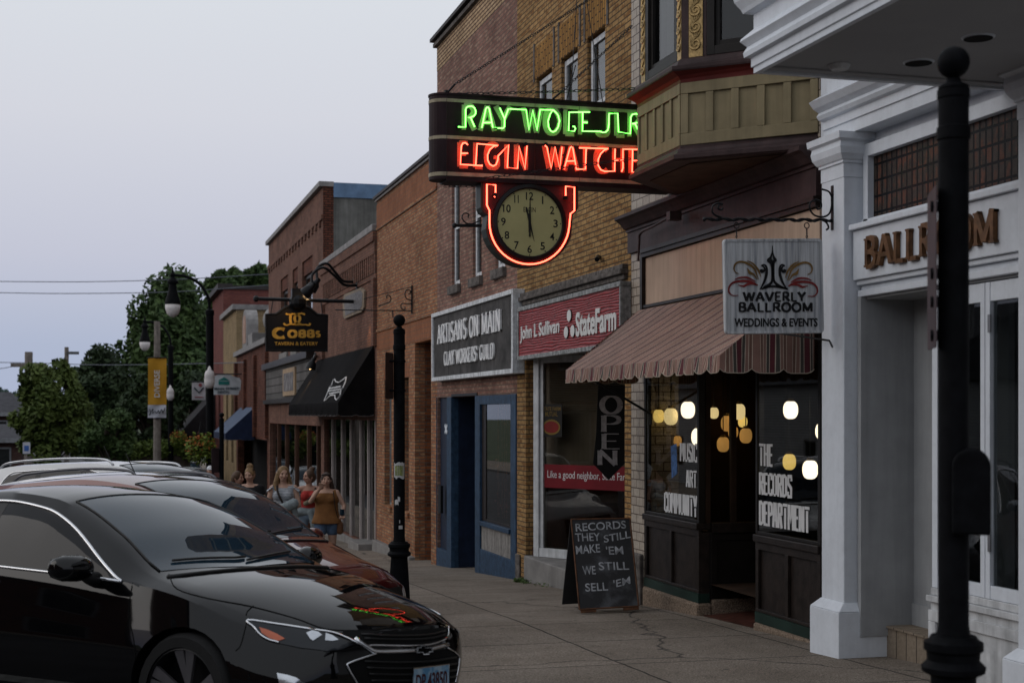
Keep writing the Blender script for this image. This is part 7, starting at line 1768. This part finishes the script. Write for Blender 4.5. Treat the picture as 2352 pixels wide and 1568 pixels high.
SB_.strip('hood_seam', [(388, 1318), (407, 1352), (480, 1374), (577, 1392), (680, 1420), (745, 1443), (810, 1447), (900, 1443), (960, 1436)], m_seam, BC, .0035, .001)
def P1z(*pts): return [((x / 2.5414) * .9408, (1050 + y / 2.5414) * .9408) for x, y in pts]
SB_.strip('door_seam', P1z((825, 945), (806, 1045), (800, 1150), (830, 1300), (840, 1420)), m_seam, BC, .003, .001)
K.line('door_seam', m_seam, BC, [(-2.72, JL + .1), (-2.76, JL - 2), (-2.74, JL - 6), (-2.70, 1)], .003, -1, .001); K.line('door_seam', m_seam, BC, [(-2.72, JL + .1), (-2.76, JL - 2), (-2.74, JL - 6), (-2.70, 1)], .003, 1, .001)
for sd in (-1, 1): K.line('door_handle', m_chrome, BC, [(-2.47, JL - .9), (-2.57, JL - .82), (-2.68, JL - .9)], .013, sd, .015)
# number plate
c0 = [SB_.hit(*p, .03) for p in Z5((1728, 892), (1990, 885), (2000, 682), (1735, 690))]
ctr = sum(c0, Vector()) / 4; ny = Vector((1, -.12, .05)).normalized(); ey = Vector((.12, 1, 0)).normalized(); ez = Vector((0, 0, 1))
pc = [ctr + ey * a * .152 + ez * b * .076 + Vector((.02, 0, -.012)) for a, b in ((-1, -1), (1, -1), (1, 1), (-1, 1))]
m_plate, t, b = nodes('blue_number_plate'); g = mk(t, 'ShaderNodeTexCoord').outputs['Object']
t.links.new(ramp(t, noise_to(t, g, 16, 3), (.05, .17, .30), (.24, .34, .42), .42, .6), b.inputs['Base Color']); b.inputs['Roughness'].default_value = .4
mb = MB(); mb.prism(pc, ny * -.006); npl = mb.build('number_plate', m_plate, BC)
txt('DP 43850', pc[0] + ey * .02 + ez * .03 + ny * .001, pc[1] - ey * .02 + ez * .03 + ny * .001, pc[0] + ey * .02 + ez * .118 + ny * .001, .002, 'plate_number', M('plate_maroon', (.05, .012, .015), .5), npl, bold=.015, nrm=ny)
mb = MB(); mb.tube([p - ny * .002 for p in pc], .005, 5, closed=True); mb.build('plate_frame', m_chrome, npl)
for sd in (-1, 1): side_mirror(K, BC, -1.66, JL + .2, m_blk, sd)
def wipers(c, root, x0):
    for y0, y1 in ((-.55, .05), (.02, .58)):
        P = []
        for k in range(7):
            y = lerp(y0, y1, k / 6); j = JT - abs(y) / c.c['wt'](x0) * JR; P.append(c.P(x0 - .02 + .10 * abs(y) / .7 * -1 + .04 * (k / 6) * -1, max(JL + JS + .3, j), 1 if y > 0 else -1, .016))
        mb = MB(); mb.tube(P, .008, 5); mb.build('wiper', m_blackp, root, smooth='all')
    P = [c.P(x0 + .05 + (.09 * (1 - (abs(y) / .72) ** 2)), JT - abs(y) / c.c['wt'](x0) * JR, 1 if y > 0 else -1, .003) for y in [(-.72 + .12 * k) for k in range(13)]]
    mb = MB(); mb.tube(P, .013, 5); mb.build('cowl', m_blackp, root, smooth='all')
wipers(K, BC, -1.30)

# ---------------------------------------------------------------- the other cars in the row
def make_params(L, W, H, hood, cowl, top, ra, bz, tail_z, wr=.34, suv=False):
    w = W / 2; h = H; cz = hood + .10
    e1 = -L + (.30 if suv else .75)
    return dict(L=L, wr=wr, zs=.22, plan=.38,
      zt=[(0, hood - .24), (-.12, hood - .14), (-.5, hood - .04), (cowl + .1, hood + .07), (cowl, cz), (top + .35, h - .13), (top, h - .045), (top - .6, h), (ra, h - .03), (e1, h - .16 if suv else hood + .15), (-L + .05, (h - .45) if suv else hood + .05), (-L, (h - .6) if suv else hood)],
      zb=[(0, hood - .34), (-.15, hood - .26), (-.6, hood - .14), (cowl, hood - .01), (-2.5, bz), (-L + .5, bz + .08), (-L, bz)],
      zr=[(0, hood - .31), (-.15, hood - .21), (-.6, hood - .10), (cowl, cz - .05), (top + .35, h - .19), (top, h - .10), (top - .6, h - .06), (ra, h - .09), (e1, h - .2 if suv else hood + .1), (-L, (h - .62) if suv else hood - .02)],
      wb=[(0, w - .22), (-.15, w - .16), (-.6, w - .08), (cowl, w - .05), (-L + .6, w - .06), (-L, w - .12)], wm=[(0, w - .12), (-.2, w - .05), (-.7, w), (-L + .6, w), (-L, w - .06)],
      wt=[(0, w - .3), (-.15, w - .24), (-.6, w - .16), (cowl, w - .15), (top, w - .25), (top - .5, w - .27), (ra, w - .27), (-L, w - .25)],
      nose=[(.15, -.05), (.3, 0), (.5, .015), (hood - .3, -.02), (hood, -.1)], tail=[(.2, 0), (hood, .05), (h, .25)])
def other_car(lab, nose, mat, prm, cowl, top, head=HD, rails=None, glassm=None, trim=True, ap=None, name='parked_car', group='cars parked at a slant along the kerb', splits=(-2.6, -3.5), antenna=False, axle=(-.95, 2.75)):
    c = Car(prm); o = thing(name, (0, 0, 0), lab, 'car', group, local=True); seat_car(o, nose, head)
    ax = (axle[0], axle[0] - axle[1]); bd = c.body(mat, o, [(a, prm['wr'] + .04) for a in ax])
    for x in ax:
        for sd in (-1, 1): wheel(o, x, sd * (c.c['wm'](x) - .12), prm['wr'])
    rend = -prm['L'] + .55
    pts = ap or [(cowl - .2, JL + .2), (lerp(cowl, top, .45) - .12, JL + 2.3), (lerp(cowl, top, .8) - .2, JL + 4.3), (top - .35, JL + 5.1), (top - .9, JL + 5.3), (rend + .6, JL + 5.2), (rend + .2, JL + 4.6), (rend, JL + .2)]
    side_glass(c, o, pts, splits, JL + .35, JL + 5.15, glassm or m_cglass2, trim, .010)
    c.wscreen('windshield', m_cglass, o, cowl - .05, top + .02, JW + .7, .004, .12)
    c.seal(m_blackp, o, cowl - .05, top + .015, JW + .67)
    wipers(c, o, cowl)
    for sd in (-1, 1):
        c.patch('headlight', m_lens, o, JL - 2.2, JL - .2, lambda t: -.04, lambda t: -.42 - .25 * t, sd, .004, 8, 4); c.patch('headlight_reflector', m_bulb, o, JL - 1.8, JL - .6, lambda t: -.1, lambda t: -.26, sd, .007, 4, 3)
        side_mirror(c, o, cowl - .38, JL + .3, mat, sd)
        for xx in (splits[0],): c.line('door_seam', m_seam, o, [(xx, JL), (xx - .02, JL - 4), (xx, 1)], .003, sd, .001)
        c.line('hood_seam', m_seam, o, [(-.15, JW + .8), (-.6, JW + .5), (cowl + .1, JW + .3)], .003, sd, .001)
        if rails:
            r0, r1, m_r = rails
            P = [c.P(r0, JW + .5, sd, .0)] + [c.P(lerp(r0 - .12, r1 + .12, k / 8), JW + .55, sd, .055 + .015 * math.sin(math.pi * k / 8)) for k in range(9)] + [c.P(r1, JW + .5, sd, .0)]
            mb = MB(); mb.tube(catmull(P, 3), .017, 6); mb.build('roof_rail', m_r, o, smooth='all')
    hz = prm['zt'][0][1]
    rows = []
    for k in range(5): rows.append([c.front(lerp(-.5, .5, i / 8), lerp(hz - .36, hz - .06, k / 4), .006) for i in range(9)])
    mb = MB(); mb.loft(rows, False, False); mb.build('grille', m_blackp, o, smooth='all')
    if antenna: 
        b = c.P(top - .15, JW + .8, -1); mb = MB(); mb.tube([b, b + Vector((-.16, -.02, .26))], .006, 5); mb.build('antenna', m_blackp, o)
    return o, c
def nose_at(x, Y): p = pd(x, 950, Y); return (p.x, p.y)
m_redp = paint('dark_red_car_paint', (.085, .012, .012), .35); m_silv = paint('silver_car_paint', (.36, .37, .40), .7, .3); m_whp = paint('white_car_paint', (.55, .56, .57), .0, .35)
m_rail_d = M('dark_roof_rail', (.10, .10, .11), .35, metal=.7); m_rail_s = M('silver_roof_rail', (.45, .46, .48), .3, metal=.8)
RC, rc = other_car('dark red crossover parked between the black sedan and the silver car', nose_at(858, 11.7), m_redp, make_params(4.55, 1.86, 1.60, .98, -1.12, -2.15, -3.3, 1.0, 1.0, suv=True), -1.12, -2.15, splits=(-2.55, -3.4), trim=False)
SC, sc_ = other_car('silver car with dark roof rails behind the red crossover', nose_at(748, 15.3), m_silv, make_params(4.75, 1.9, 1.69, 1.02, -1.2, -2.1, -3.6, 1.06, 1.05, suv=True), -1.2, -2.1, rails=(-2.2, -4.2, m_rail_d), antenna=True)
WC, wc = other_car('white car with bright roof rails farthest in the slanted row', nose_at(592, 19.2), m_whp, make_params(4.9, 1.95, 1.92, 1.08, -1.15, -2.0, -4.0, 1.12, 1.1, suv=True), -1.15, -2.0, rails=(-2.1, -4.4, m_rail_s), antenna=True)
# ================================================================ people on the pavement
m_skin = M('skin', (.36, .20, .145), .55, var=.06, vs=12); m_skin2 = M('skin_fair', (.41, .25, .185), .55, var=.06, vs=12)
def capsule(mb, a, b, ra, rb, sy=1.0):
    a, b = Vector(a), Vector(b); d = b - a; L = d.length or 1e-4; d = d / L; n1 = d.orthogonal().normalized(); n2 = d.cross(n1); rings = []
    for k in range(5): t = math.pi / 2 * (k + .35) / 5.35; rings.append((a - d * ra * math.cos(t), ra * math.sin(t)))
    for k in range(4, -1, -1): t = math.pi / 2 * (k + .35) / 5.35; rings.append((b + d * rb * math.cos(t), rb * math.sin(t)))
    mb.loft([[c + n1 * (r * math.cos(q * .5236)) + n2 * (r * math.sin(q * .5236)) for q in range(12)] for c, r in rings])
def ell(mb, c, rx, ry, rz): mb.ball(c, 1.0, 16, rx, ry, rz)
def fused(mb, name, mat, parent, voxel=.008, smooth=6):
    """one continuous skin grown over the rough forms"""
    o = mb.build(name, mat, parent)
    r = o.modifiers.new('r', 'REMESH'); r.mode = 'VOXEL'; r.voxel_size = voxel
    s_ = o.modifiers.new('s', 'SMOOTH'); s_.factor = .5; s_.iterations = smooth
    bpy.context.view_layer.update(); me = baked(o); o.modifiers.clear(); old = o.data; o.data = me; bpy.data.meshes.remove(old)
    for p in me.polygons: p.use_smooth = True
    me.name = name; me.materials.clear(); me.materials.append(mat); return o
def hand(mb, w, d, side, curl=.5):
    """palm, four unequal bent fingers and a thumb, from wrist w along direction d"""
    w, d = Vector(w), Vector(d).normalized(); s_ = Vector((side, 0, 0)); s_ = (s_ - d * s_.dot(d)); s_ = s_.normalized() if s_.length > .1 else d.orthogonal().normalized(); n = d.cross(s_).normalized()
    if n.y > 0: n = -n
    for k in range(4): capsule(mb, w + s_ * (k - 1.5) * .014, w + d * .085 + s_ * (k - 1.5) * .019, .015, .012)
    for k, l in enumerate((.058, .07, .066, .05)):
        a = w + d * .085 + s_ * (k - 1.5) * .0215; b = a + (d * math.cos(curl * .6) + n * math.sin(curl * .6)) * l * .5; c = b + (d * math.cos(curl * 1.4) + n * math.sin(curl * 1.4)) * l * .5
        capsule(mb, a, b, .0095, .009); capsule(mb, b, c, .009, .0075)
    a = w + d * .02 - s_ * .028; b = a + (d * .7 - s_ * .5 + n * .3).normalized() * .045; capsule(mb, a, b, .012, .0105); capsule(mb, b, b + (d * .9 + n * .4).normalized() * .032, .0105, .008)
def head(mb, c, yaw, tilt=0.0):
    Mr = Matrix.Rotation(yaw, 3, 'Z') @ Matrix.Rotation(tilt, 3, 'X'); c = Vector(c); T = lambda x, y, z: c + Mr @ Vector((x, y, z))
    k = len(mb.v); ell(mb, (0, 0, 0), .074, .092, .105); ell(mb, (0, -.028, -.052), .055, .062, .065); ell(mb, (0, -.05, -.088), .026, .028, .022)
    capsule(mb, (0, -.088, .012), (0, -.104, -.026), .009, .015); ell(mb, (0, -.090, -.055), .022, .012, .010)
    for s_ in (-1, 1): ell(mb, (s_ * .074, .008, -.012), .012, .022, .032); ell(mb, (s_ * .036, -.068, -.025), .026, .024, .024); ell(mb, (s_ * .031, -.082, .028), .024, .010, .008)
    for i in range(k, len(mb.v)): mb.v[i] = T(*mb.v[i])
    return T
m_eye = M('eye_dark', (.02, .014, .012), .3); m_lip = M('lips', (.25, .075, .065), .5)
def face(o, T, mat_brow):
    for s_ in (-1, 1):
        mb = MB(); k = T(s_ * .032, -.083, .006); mb.ball(k, 1, 8, .011, .009, .006); mb.build('eye', m_eye, o)
        mb = MB(); mb.tube([T(s_ * .016, -.089, .027), T(s_ * .032, -.090, .031), T(s_ * .047, -.081, .027)], .0035, 5); mb.build('eyebrow', mat_brow, o)
    mb = MB(); mb.tube([T(-.022, -.089, -.053), T(0, -.099, -.051), T(.022, -.089, -.053)], [.003, .007, .003], 6); mb.build('mouth', m_lip, o)
def person(lab, x, ytop, Y, skin, arms, yaw=0.0, head_yaw=0.0, head_tilt=0.0, legs=((0, 0), (0, 0)), build_=1.0, top=None, bottom=None, hair=None, extra=None, bare=False, hand_curl=.5, shoes=None):
    b = pd(x, 950, Y); b.z = zg(b.y) + .002; h = pd(x, ytop, Y).z - b.z; k = h / 1.68
    o = thing('person', b, lab, 'person', 'people walking on the pavement', rz=-AY + yaw, local=True); o.scale = (k, k, k)
    mb = MB(); B_ = build_
    T = head(mb, (0, -.015, 1.555), head_yaw, head_tilt)
    capsule(mb, (0, .012, 1.33), (0, -.005, 1.48), .056, .05)
    ell(mb, (0, .005, 1.24), .150 * B_, .098 * B_, .17); ell(mb, (0, 0, 1.06), .128 * B_, .092 * B_, .15); ell(mb, (0, .012, .92), .168 * B_, .120 * B_, .13)
    for s_ in (-1, 1): ell(mb, (s_ * .072, -.075, 1.235), .066 * B_, .055 * B_, .066); capsule(mb, (0, .01, 1.365), (s_ * .158, .01, 1.345), .052, .050)
    for s_, (hx, fw) in zip((-1, 1), legs):
        hp = Vector((s_ * .092, 0, .90)); kn = Vector((s_ * .095 + hx * .5, -.03 - fw * .55, .485)); an = Vector((s_ * .09 + hx, .03 - fw, .085 + max(0, -fw) * .12))
        capsule(mb, hp, kn, .088 * B_, .056); capsule(mb, kn, kn.lerp(an, .35), .054, .056); capsule(mb, kn.lerp(an, .35), an, .056, .034); capsule(mb, an + Vector((0, .02, -.045)), an + Vector((s_ * .02, -.14, -.055)), .036, .027)
    for s_, (el_, wr_) in zip((-1, 1), arms):
        sh = Vector((s_ * .168, .01, 1.34)); el_, wr_ = Vector(el_), Vector(wr_); capsule(mb, sh, el_, .048, .037); capsule(mb, el_, el_.lerp(wr_, .3), .037, .036); capsule(mb, el_.lerp(wr_, .3), wr_, .036, .025); hand(mb, wr_, (wr_ - el_).normalized(), -s_, hand_curl)
    bd = fused(mb, 'body', skin, o, .0085, 4)
    m_h = hair
    face(o, T, m_h)
    def garment(name, mat, f, vox=.011, sm_=8):
        g = MB(); f(g); return fused(g, name, mat, o, vox, sm_)
    def legs_g(g, r=1.12, end=1.0):
        ell(g, (0, .012, .92), .176 * B_, .128 * B_, .125)
        for s_, (hx, fw) in zip((-1, 1), legs):
            hp = Vector((s_ * .092, 0, .90)); kn = Vector((s_ * .095 + hx * .5, -.03 - fw * .55, .485)); an = Vector((s_ * .09 + hx, .03 - fw, .085 + max(0, -fw) * .12))
            if end <= .5: capsule(g, hp, hp.lerp(kn, end), .102 * B_, .102)
            else: capsule(g, hp, kn, .099 * B_, .068); capsule(g, kn, an, .067, .056)
    def torso_g(g, hem=.90, ease=1.0, sleeves=0):
        ell(g, (0, .005, 1.235), .160 * B_ * ease, .108 * B_ * ease, .150)
        for s_ in (-1, 1):
            ell(g, (s_ * .072, -.078, 1.235), .072 * B_, .060 * B_, .072)
            if sleeves >= 0: capsule(g, (s_ * .06, .01, 1.345), (s_ * .140, .01, 1.345), .058, .054)
            else: capsule(g, (s_ * .07, -.06, 1.27), (s_ * .05, .01, 1.40), .03, .018)
            if sleeves > 0: el_ = Vector(arms[0 if s_ < 0 else 1][0]); sh = Vector((s_ * .168, .01, 1.34)); capsule(g, sh, sh.lerp(el_, sleeves), .060, .056)
        W_ = [(1.16, .148, .102), (1.06, .145 * ease, .108), (.98, .155 * ease, .120), (.92, .172 * ease, .134), (.80, .190 * ease, .150)]
        zs_ = [w for w in W_ if w[0] > hem + .005] ; e_ = W_[min(len(zs_), len(W_) - 1)]
        g.loft([[(rx * B_ * math.cos(q * .3142), .008 + ry * B_ * math.sin(q * .3142), z) for q in range(20)] for z, rx, ry in zs_ + [(hem, e_[1], e_[2])]])
    if bottom: garment(*bottom[:2], lambda g: legs_g(g, end=bottom[2]))
    if top: garment(*top[:2], lambda g: torso_g(g, *top[2:]))
    ctx = dict(o=o, T=T, g=garment)
    if extra: extra(ctx)
    if shoes:
        for s_, (hx, fw) in zip((-1, 1), legs):
            an = Vector((s_ * .09 + hx, .03 - fw, .085 + max(0, -fw) * .12)); g = MB(); capsule(g, an + Vector((0, .025, -.045)), an + Vector((s_ * .02, -.15, -.052)), .042, .033); fused(g, 'shoe', shoes, o, .009, 3)
    return o
def hair_cap(g, T, full=1.0):
    k = len(g.v); 
    for p, r in (((0, .012, .022), (.083 * full, .095, .100)), ((0, .04, -.02), (.078 * full, .068, .095))): ell(g, T(*p), *r)
def strap(c, mat, pts, r=.012, name='bag_strap'):
    mb = MB(); mb.tube(catmull([Vector(p) for p in pts], 5), r, 6); mb.build(name, mat, c['o'], smooth='all')
m_blond = M('blond_hair', (.24, .15, .075), .6, var=.45, vs=26, streak=.4); m_brunet = M('brown_hair', (.07, .04, .025), .55, var=.4, vs=26); m_dbrun = M('dark_brown_hair', (.045, .026, .018), .55, var=.4, vs=26)
m_stripe, t, b = nodes('striped_blouse'); g_ = mk(t, 'ShaderNodeTexCoord').outputs['Object']; wv_ = mk(t, 'ShaderNodeTexWave', bands_direction='Z'); wv_.inputs['Scale'].default_value = 14; wv_.inputs['Distortion'].default_value = 1.2; t.links.new(g_, wv_.inputs['Vector']); t.links.new(ramp(t, wv_.outputs['Fac'], (.10, .12, .15), (.42, .43, .45), .25, .5), b.inputs['Base Color']); b.inputs['Roughness'].default_value = .85
m_denim = M('light_denim', (.16, .21, .27), .85, var=.2, vs=10); m_denim2 = M('blue_denim', (.07, .11, .18), .85, var=.25, vs=12); m_rust = M('rust_brown_cloth', (.17, .075, .025), .85, var=.2, vs=6); m_redc = M('red_cloth', (.36, .035, .03), .8, var=.12, vs=8); m_bcl = M('black_cloth', (.012, .012, .014), .85, var=.3); m_gjk = M('grey_jacket_cloth', (.20, .23, .24), .9, var=.25, vs=14, bump=.3); m_shoe = M('pale_shoe', (.4, .38, .36), .7); m_green_c = M('dark_green_cloth', (.018, .028, .026), .85, var=.3); m_strp = M('dark_strap', (.02, .014, .012), .6)
# striped blouse
def ex1(c):
    T = c['T']
    def hr(g):
        hair_cap(g, T, 1.06)
        for s_ in (-1, 1): capsule(g, T(s_ * .072, .03, .0), T(s_ * .105, .02, -.16), .035, .046); capsule(g, T(s_ * .105, .02, -.16), T(s_ * .098, -.03, -.27), .046, .026)
        capsule(g, T(0, .06, .0), T(0, .075, -.24), .07, .06)
    c['g']('hair', m_blond, hr, .010, 4)
    rr = random.Random(3)
    for s_ in (-1, 1):
        g = MB(); rows = []
        for k in range(4):
            t_ = k / 3; rows.append([Vector((s_ * (.15 + .085 * t_ + .014 * math.sin(i * 2.6) * t_), .01 + .085 * math.sin(i / 12 * math.pi * 1.1 - .3 - .9) * (1 + .2 * t_), 1.385 - .07 * t_ + .03 * math.cos(i / 12 * math.pi) - .055 * abs(i - 6) / 6)) for i in range(13)])
        g.loft(rows, False, False); g.build('ruffle_sleeve', m_stripe, c['o'], smooth='all')
    strap(c, m_strp, [(-.09, .02, 1.40), (-.075, -.12, 1.33), (-.02, -.165, 1.20), (.06, -.15, 1.06), (.13, -.08, .98)], .016)
    c['g']('draped_jacket', m_gjk, lambda g: (capsule(g, (.0, -.20, 1.04), (.17, -.17, 1.12), .075, .085), capsule(g, (.02, -.21, 1.0), (.14, -.18, .90), .07, .05), capsule(g, (.17, -.15, 1.1), (.2, -.12, .94), .06, .04)), .011, 4)
    strap(c, m_iron, [(-.07, -.21, .975), (-.055, -.235, .985), (-.04, -.22, .98)], .008, 'wristwatch')
person('woman in a striped white blouse with hands folded over a grey jacket', 651, 1068, 22.6, m_skin2, [((-.235, -.02, 1.09), (-.035, -.215, .97)), ((.235, -.02, 1.09), (.04, -.215, .965))], 0, .35, .1, ((0, .10), (0, -.06)), 1.0, ('blouse', m_stripe, .92, 1.08, 0), ('jeans', m_denim, 1.0), m_blond, ex1, hand_curl=1.1, shoes=m_shoe)
# red halter
def ex2(c):
    T = c['T']
    c['g']('hair', m_brunet, lambda g: (hair_cap(g, T, 1.0), ell(g, T(.0, .06, .115), .05, .05, .045)), .010, 4)
    strap(c, m_strp, [(.10, .02, 1.39), (.09, -.11, 1.31), (.0, -.17, 1.2), (-.08, -.14, 1.1)], .014)
    c['g']('waist_bag', M('khaki_bag', (.16, .13, .09), .8), lambda g: capsule(g, (-.06, -.165, 1.12), (.09, -.16, 1.19), .04, .045), .010, 3)
    c['g']('tied_jacket', m_gjk, lambda g: (capsule(g, (-.15, -.06, .98), (.15, -.06, .98), .075, .075), capsule(g, (.02, -.14, .97), (.07, -.15, .74), .045, .05), capsule(g, (-.15, 0, .96), (-.16, .02, .7), .05, .06)), .012, 4)
person('woman in a red halter top and light jeans walking behind the others', 710, 1076, 24.9, m_skin, [((-.30, -.02, 1.14), (-.40, -.12, .95)), ((.22, .05, 1.10), (.20, -.10, .93))], .15, -1.05, .05, ((-.02, -.12), (.02, .14)), .95, ('red_top', m_redc, 1.0, .98, -1), ('jeans', m_denim, 1.0), m_brunet, ex2, shoes=m_shoe)
# rust top
def ex3(c):
    T = c['T']
    def hr(g):
        hair_cap(g, T, 1.04)
        for s_ in (-1, 1): capsule(g, T(s_ * .07, .035, .0), T(s_ * .098, .04, -.20), .034, .04); capsule(g, T(s_ * .098, .04, -.2), T(s_ * .13, .03, -.30), .04, .022)
        capsule(g, T(0, .06, .0), T(0, .085, -.25), .07, .06)
    c['g']('hair', m_dbrun, hr, .010, 4)
    mb = MB(); mb.tube([T(-.075, -.02, .075), T(-.05, -.085, .085), T(.05, -.085, .085), T(.075, -.02, .075)], .010, 6); mb.build('sunglasses', m_strp, c['o'])
    mb = MB(); mb.lathe((.275, -.19, .985), [(.028, 0), (.036, .02), (.034, .10)], 12); mb.build('drinking_glass', m_cglass, c['o'])
    strap(c, m_strp, [(.10, .02, 1.39), (.13, -.10, 1.30), (.16, -.13, 1.1), (.20, -.05, .9)], .007)
    c['g']('shoulder_bag', M('tan_bag', (.13, .06, .03), .7), lambda g: capsule(g, (.22, -.02, .82), (.22, -.02, .72), .06, .06), .012, 3)
person('woman in a loose rust brown top and denim shorts touching her face', 750, 1083, 23.4, m_skin2, [((-.245, -.11, 1.20), (-.075, -.20, 1.43)), ((.285, .0, 1.13), (.275, -.16, .99))], 0, .12, 0, ((0, .13), (0, -.10)), 1.26, ('loose_top', m_rust, .84, 1.06, 0), ('denim_shorts', m_denim2, .42), m_dbrun, ex3, hand_curl=1.2, shoes=m_bcl)
# the pair further back
def ex4(c):
    T = c['T']
    c['g']('hair', m_brunet, lambda g: (hair_cap(g, T, 1.03), capsule(g, T(0, .07, .02), T(0, .11, -.2), .05, .035)), .010, 4); strap(c, m_strp, [(-.10, .02, 1.39), (-.06, -.12, 1.3), (.05, -.16, 1.1)], .012)
person('woman with tied brown hair in a dark green top turned to her friend', 546, 1080, 26.8, m_skin, [((-.23, .02, 1.10), (-.2, -.12, .9)), ((.23, .02, 1.10), (.18, -.14, .92))], .2, 1.1, .05, ((0, .05), (0, -.05)), .98, ('dark_top', m_green_c, .88, 1.08, .6), ('trousers', m_bcl, 1.0), m_brunet, ex4, shoes=m_bcl)
def ex5(c):
    T = c['T']; c['g']('hair', m_blond, lambda g: (hair_cap(g, T, 1.02), ell(g, T(0, .04, .125), .055, .055, .05)), .010, 4)
    mb = MB(); mb.tube([T(.06, -.0, .085), T(.075, .03, .07)], .016, 6); mb.build('hair_clip', m_strp, c['o'])
person('woman with a blond bun in a black top with one hand on her chest', 574, 1071, 25.0, m_skin2, [((-.23, -.08, 1.12), (-.06, -.19, 1.22)), ((.24, .02, 1.10), (.22, -.08, .86))], 0, -.2, .25, ((0, .04), (0, -.04)), 1.05, ('black_top', m_bcl, .88, 1.1, .35), ('trousers', m_bcl, 1.0), m_blond, ex5, shoes=m_bcl)
def ex6(c):
    T = c['T']; wc_ = M('white_cap_cloth', (.55, .56, .58), .8)
    c['g']('cap', wc_, lambda g: (ell(g, T(0, .005, .045), .083, .098, .075), capsule(g, T(-.03, -.1, .03), T(.03, -.1, .03), .02, .02)), .010, 3)
    c['g']('beard', m_dbrun, lambda g: ell(g, T(0, -.045, -.075), .055, .05, .035), .010, 3)
person('man in a white cap and black shirt behind the silver car', 483, 1068, 40, m_skin, [((-.25, .02, 1.08), (-.2, -.14, .92)), ((.25, .02, 1.08), (.2, -.14, .92))], 0, .5, 0, ((0, .06), (0, -.04)), 1.08, ('black_shirt', m_bcl, .86, 1.12, .6), ('trousers', m_bcl, 1.0), m_dbrun, ex6, shoes=m_bcl)
# ================================================================ the other side of the street, seen in the panes and the paintwork
m_siding = brick('white_siding', (.42, .43, .44), (.38, .39, .40), (.18, .185, .19), w=8, h=.13, ms=.012, dirt=.15)
XS = -19.2
def opposite(lab, u0, u1, h, mat, name, roof='flat', n=5, xs=XS):
    g = zg((u0 + u1) / 2); o = thing(name, (xs, (u0 + u1) / 2, g), lab, 'building')
    hs = []
    for k in range(n):
        a = lerp(u0 + .8, u1 - 2.0, k / max(1, n - 1)); hs += [(a, a + 1.2, g + .9, g + 2.6)] + ([(a, a + 1.1, g + 3.9, g + 5.5)] if h > 6 else [])
    mb = MB(); facade(mb, 0, u0, u1, g - 1, g + h, hs, .15)
    for p in mb.v: p.x = xs - p.x
    mb.quad((xs, u0, g - 1), (xs - 10, u0, g - 1), (xs - 10, u0, g + h), (xs, u0, g + h)); mb.quad((xs, u1, g - 1), (xs - 10, u1, g - 1), (xs - 10, u1, g + h), (xs, u1, g + h)); mb.quad((xs - 10, u0, g - 1), (xs - 10, u1, g - 1), (xs - 10, u1, g + h), (xs - 10, u0, g + h))
    mb.build('wall', mat, o)
    for a, b, c, d in hs:
        k = MB(); k.box(xs - .12, xs - .08, a, b, c, d); f = k.build('window', m_fascia, o); k = MB(); k.box(xs - .079, xs - .07, a + .08, b - .08, c + .08, d - .08); k.build('pane', m_glass, f)
    mb = MB()
    if roof == 'gable': mb.add([(xs + .4, u0 - .4, g + h), (xs + .4, u1 + .4, g + h), (xs - 5, u1 + .4, g + h + 3.2), (xs - 5, u0 - .4, g + h + 3.2), (xs - 10.4, u0 - .4, g + h), (xs - 10.4, u1 + .4, g + h)], [(0, 1, 2, 3), (3, 2, 5, 4), (0, 3, 4), (1, 5, 2), (0, 4, 5, 1)])
    else: mb.box(xs - 10, xs + .15, u0, u1, g + h, g + h + .25)
    mb.build('roof', m_shing, o); return o
opposite('white sided house across the street mirrored in the shop windows', 50, 84, 5.2, m_siding, 'sided_house', 'gable', 5)
opposite('unseen brown brick block across the street added to darken the near car doors', 9, 33, 6.4, m_dkr, 'added_brick_block', 'flat', 6)  # brick blocks added out of view so the car sides reflect something dark
opposite('unseen brick block across the street added for dark reflections in the car paint', -34, 8, 7.5, m_brn, 'added_brick_block', 'flat', 8)
# cars further along
def far_car(lab, x, Y, mat, head):
    o, c = other_car(lab, nose_at(x, Y), mat, make_params(4.6, 1.86, 1.66, 1.0, -1.15, -2.1, -3.6, 1.03, 1.02, suv=True), -1.15, -2.1, head=head, group='cars parked far down the street', splits=(-2.6,)); return o
far_car('pale silver car parked far down the street beyond the flower basket', 432, 72, m_silv, (.05, -1))
far_car('white car parked lower down beside the trailing basket flowers', 446, 60.5, m_whp, (.05, -1))
print('objects', len(bpy.data.objects))
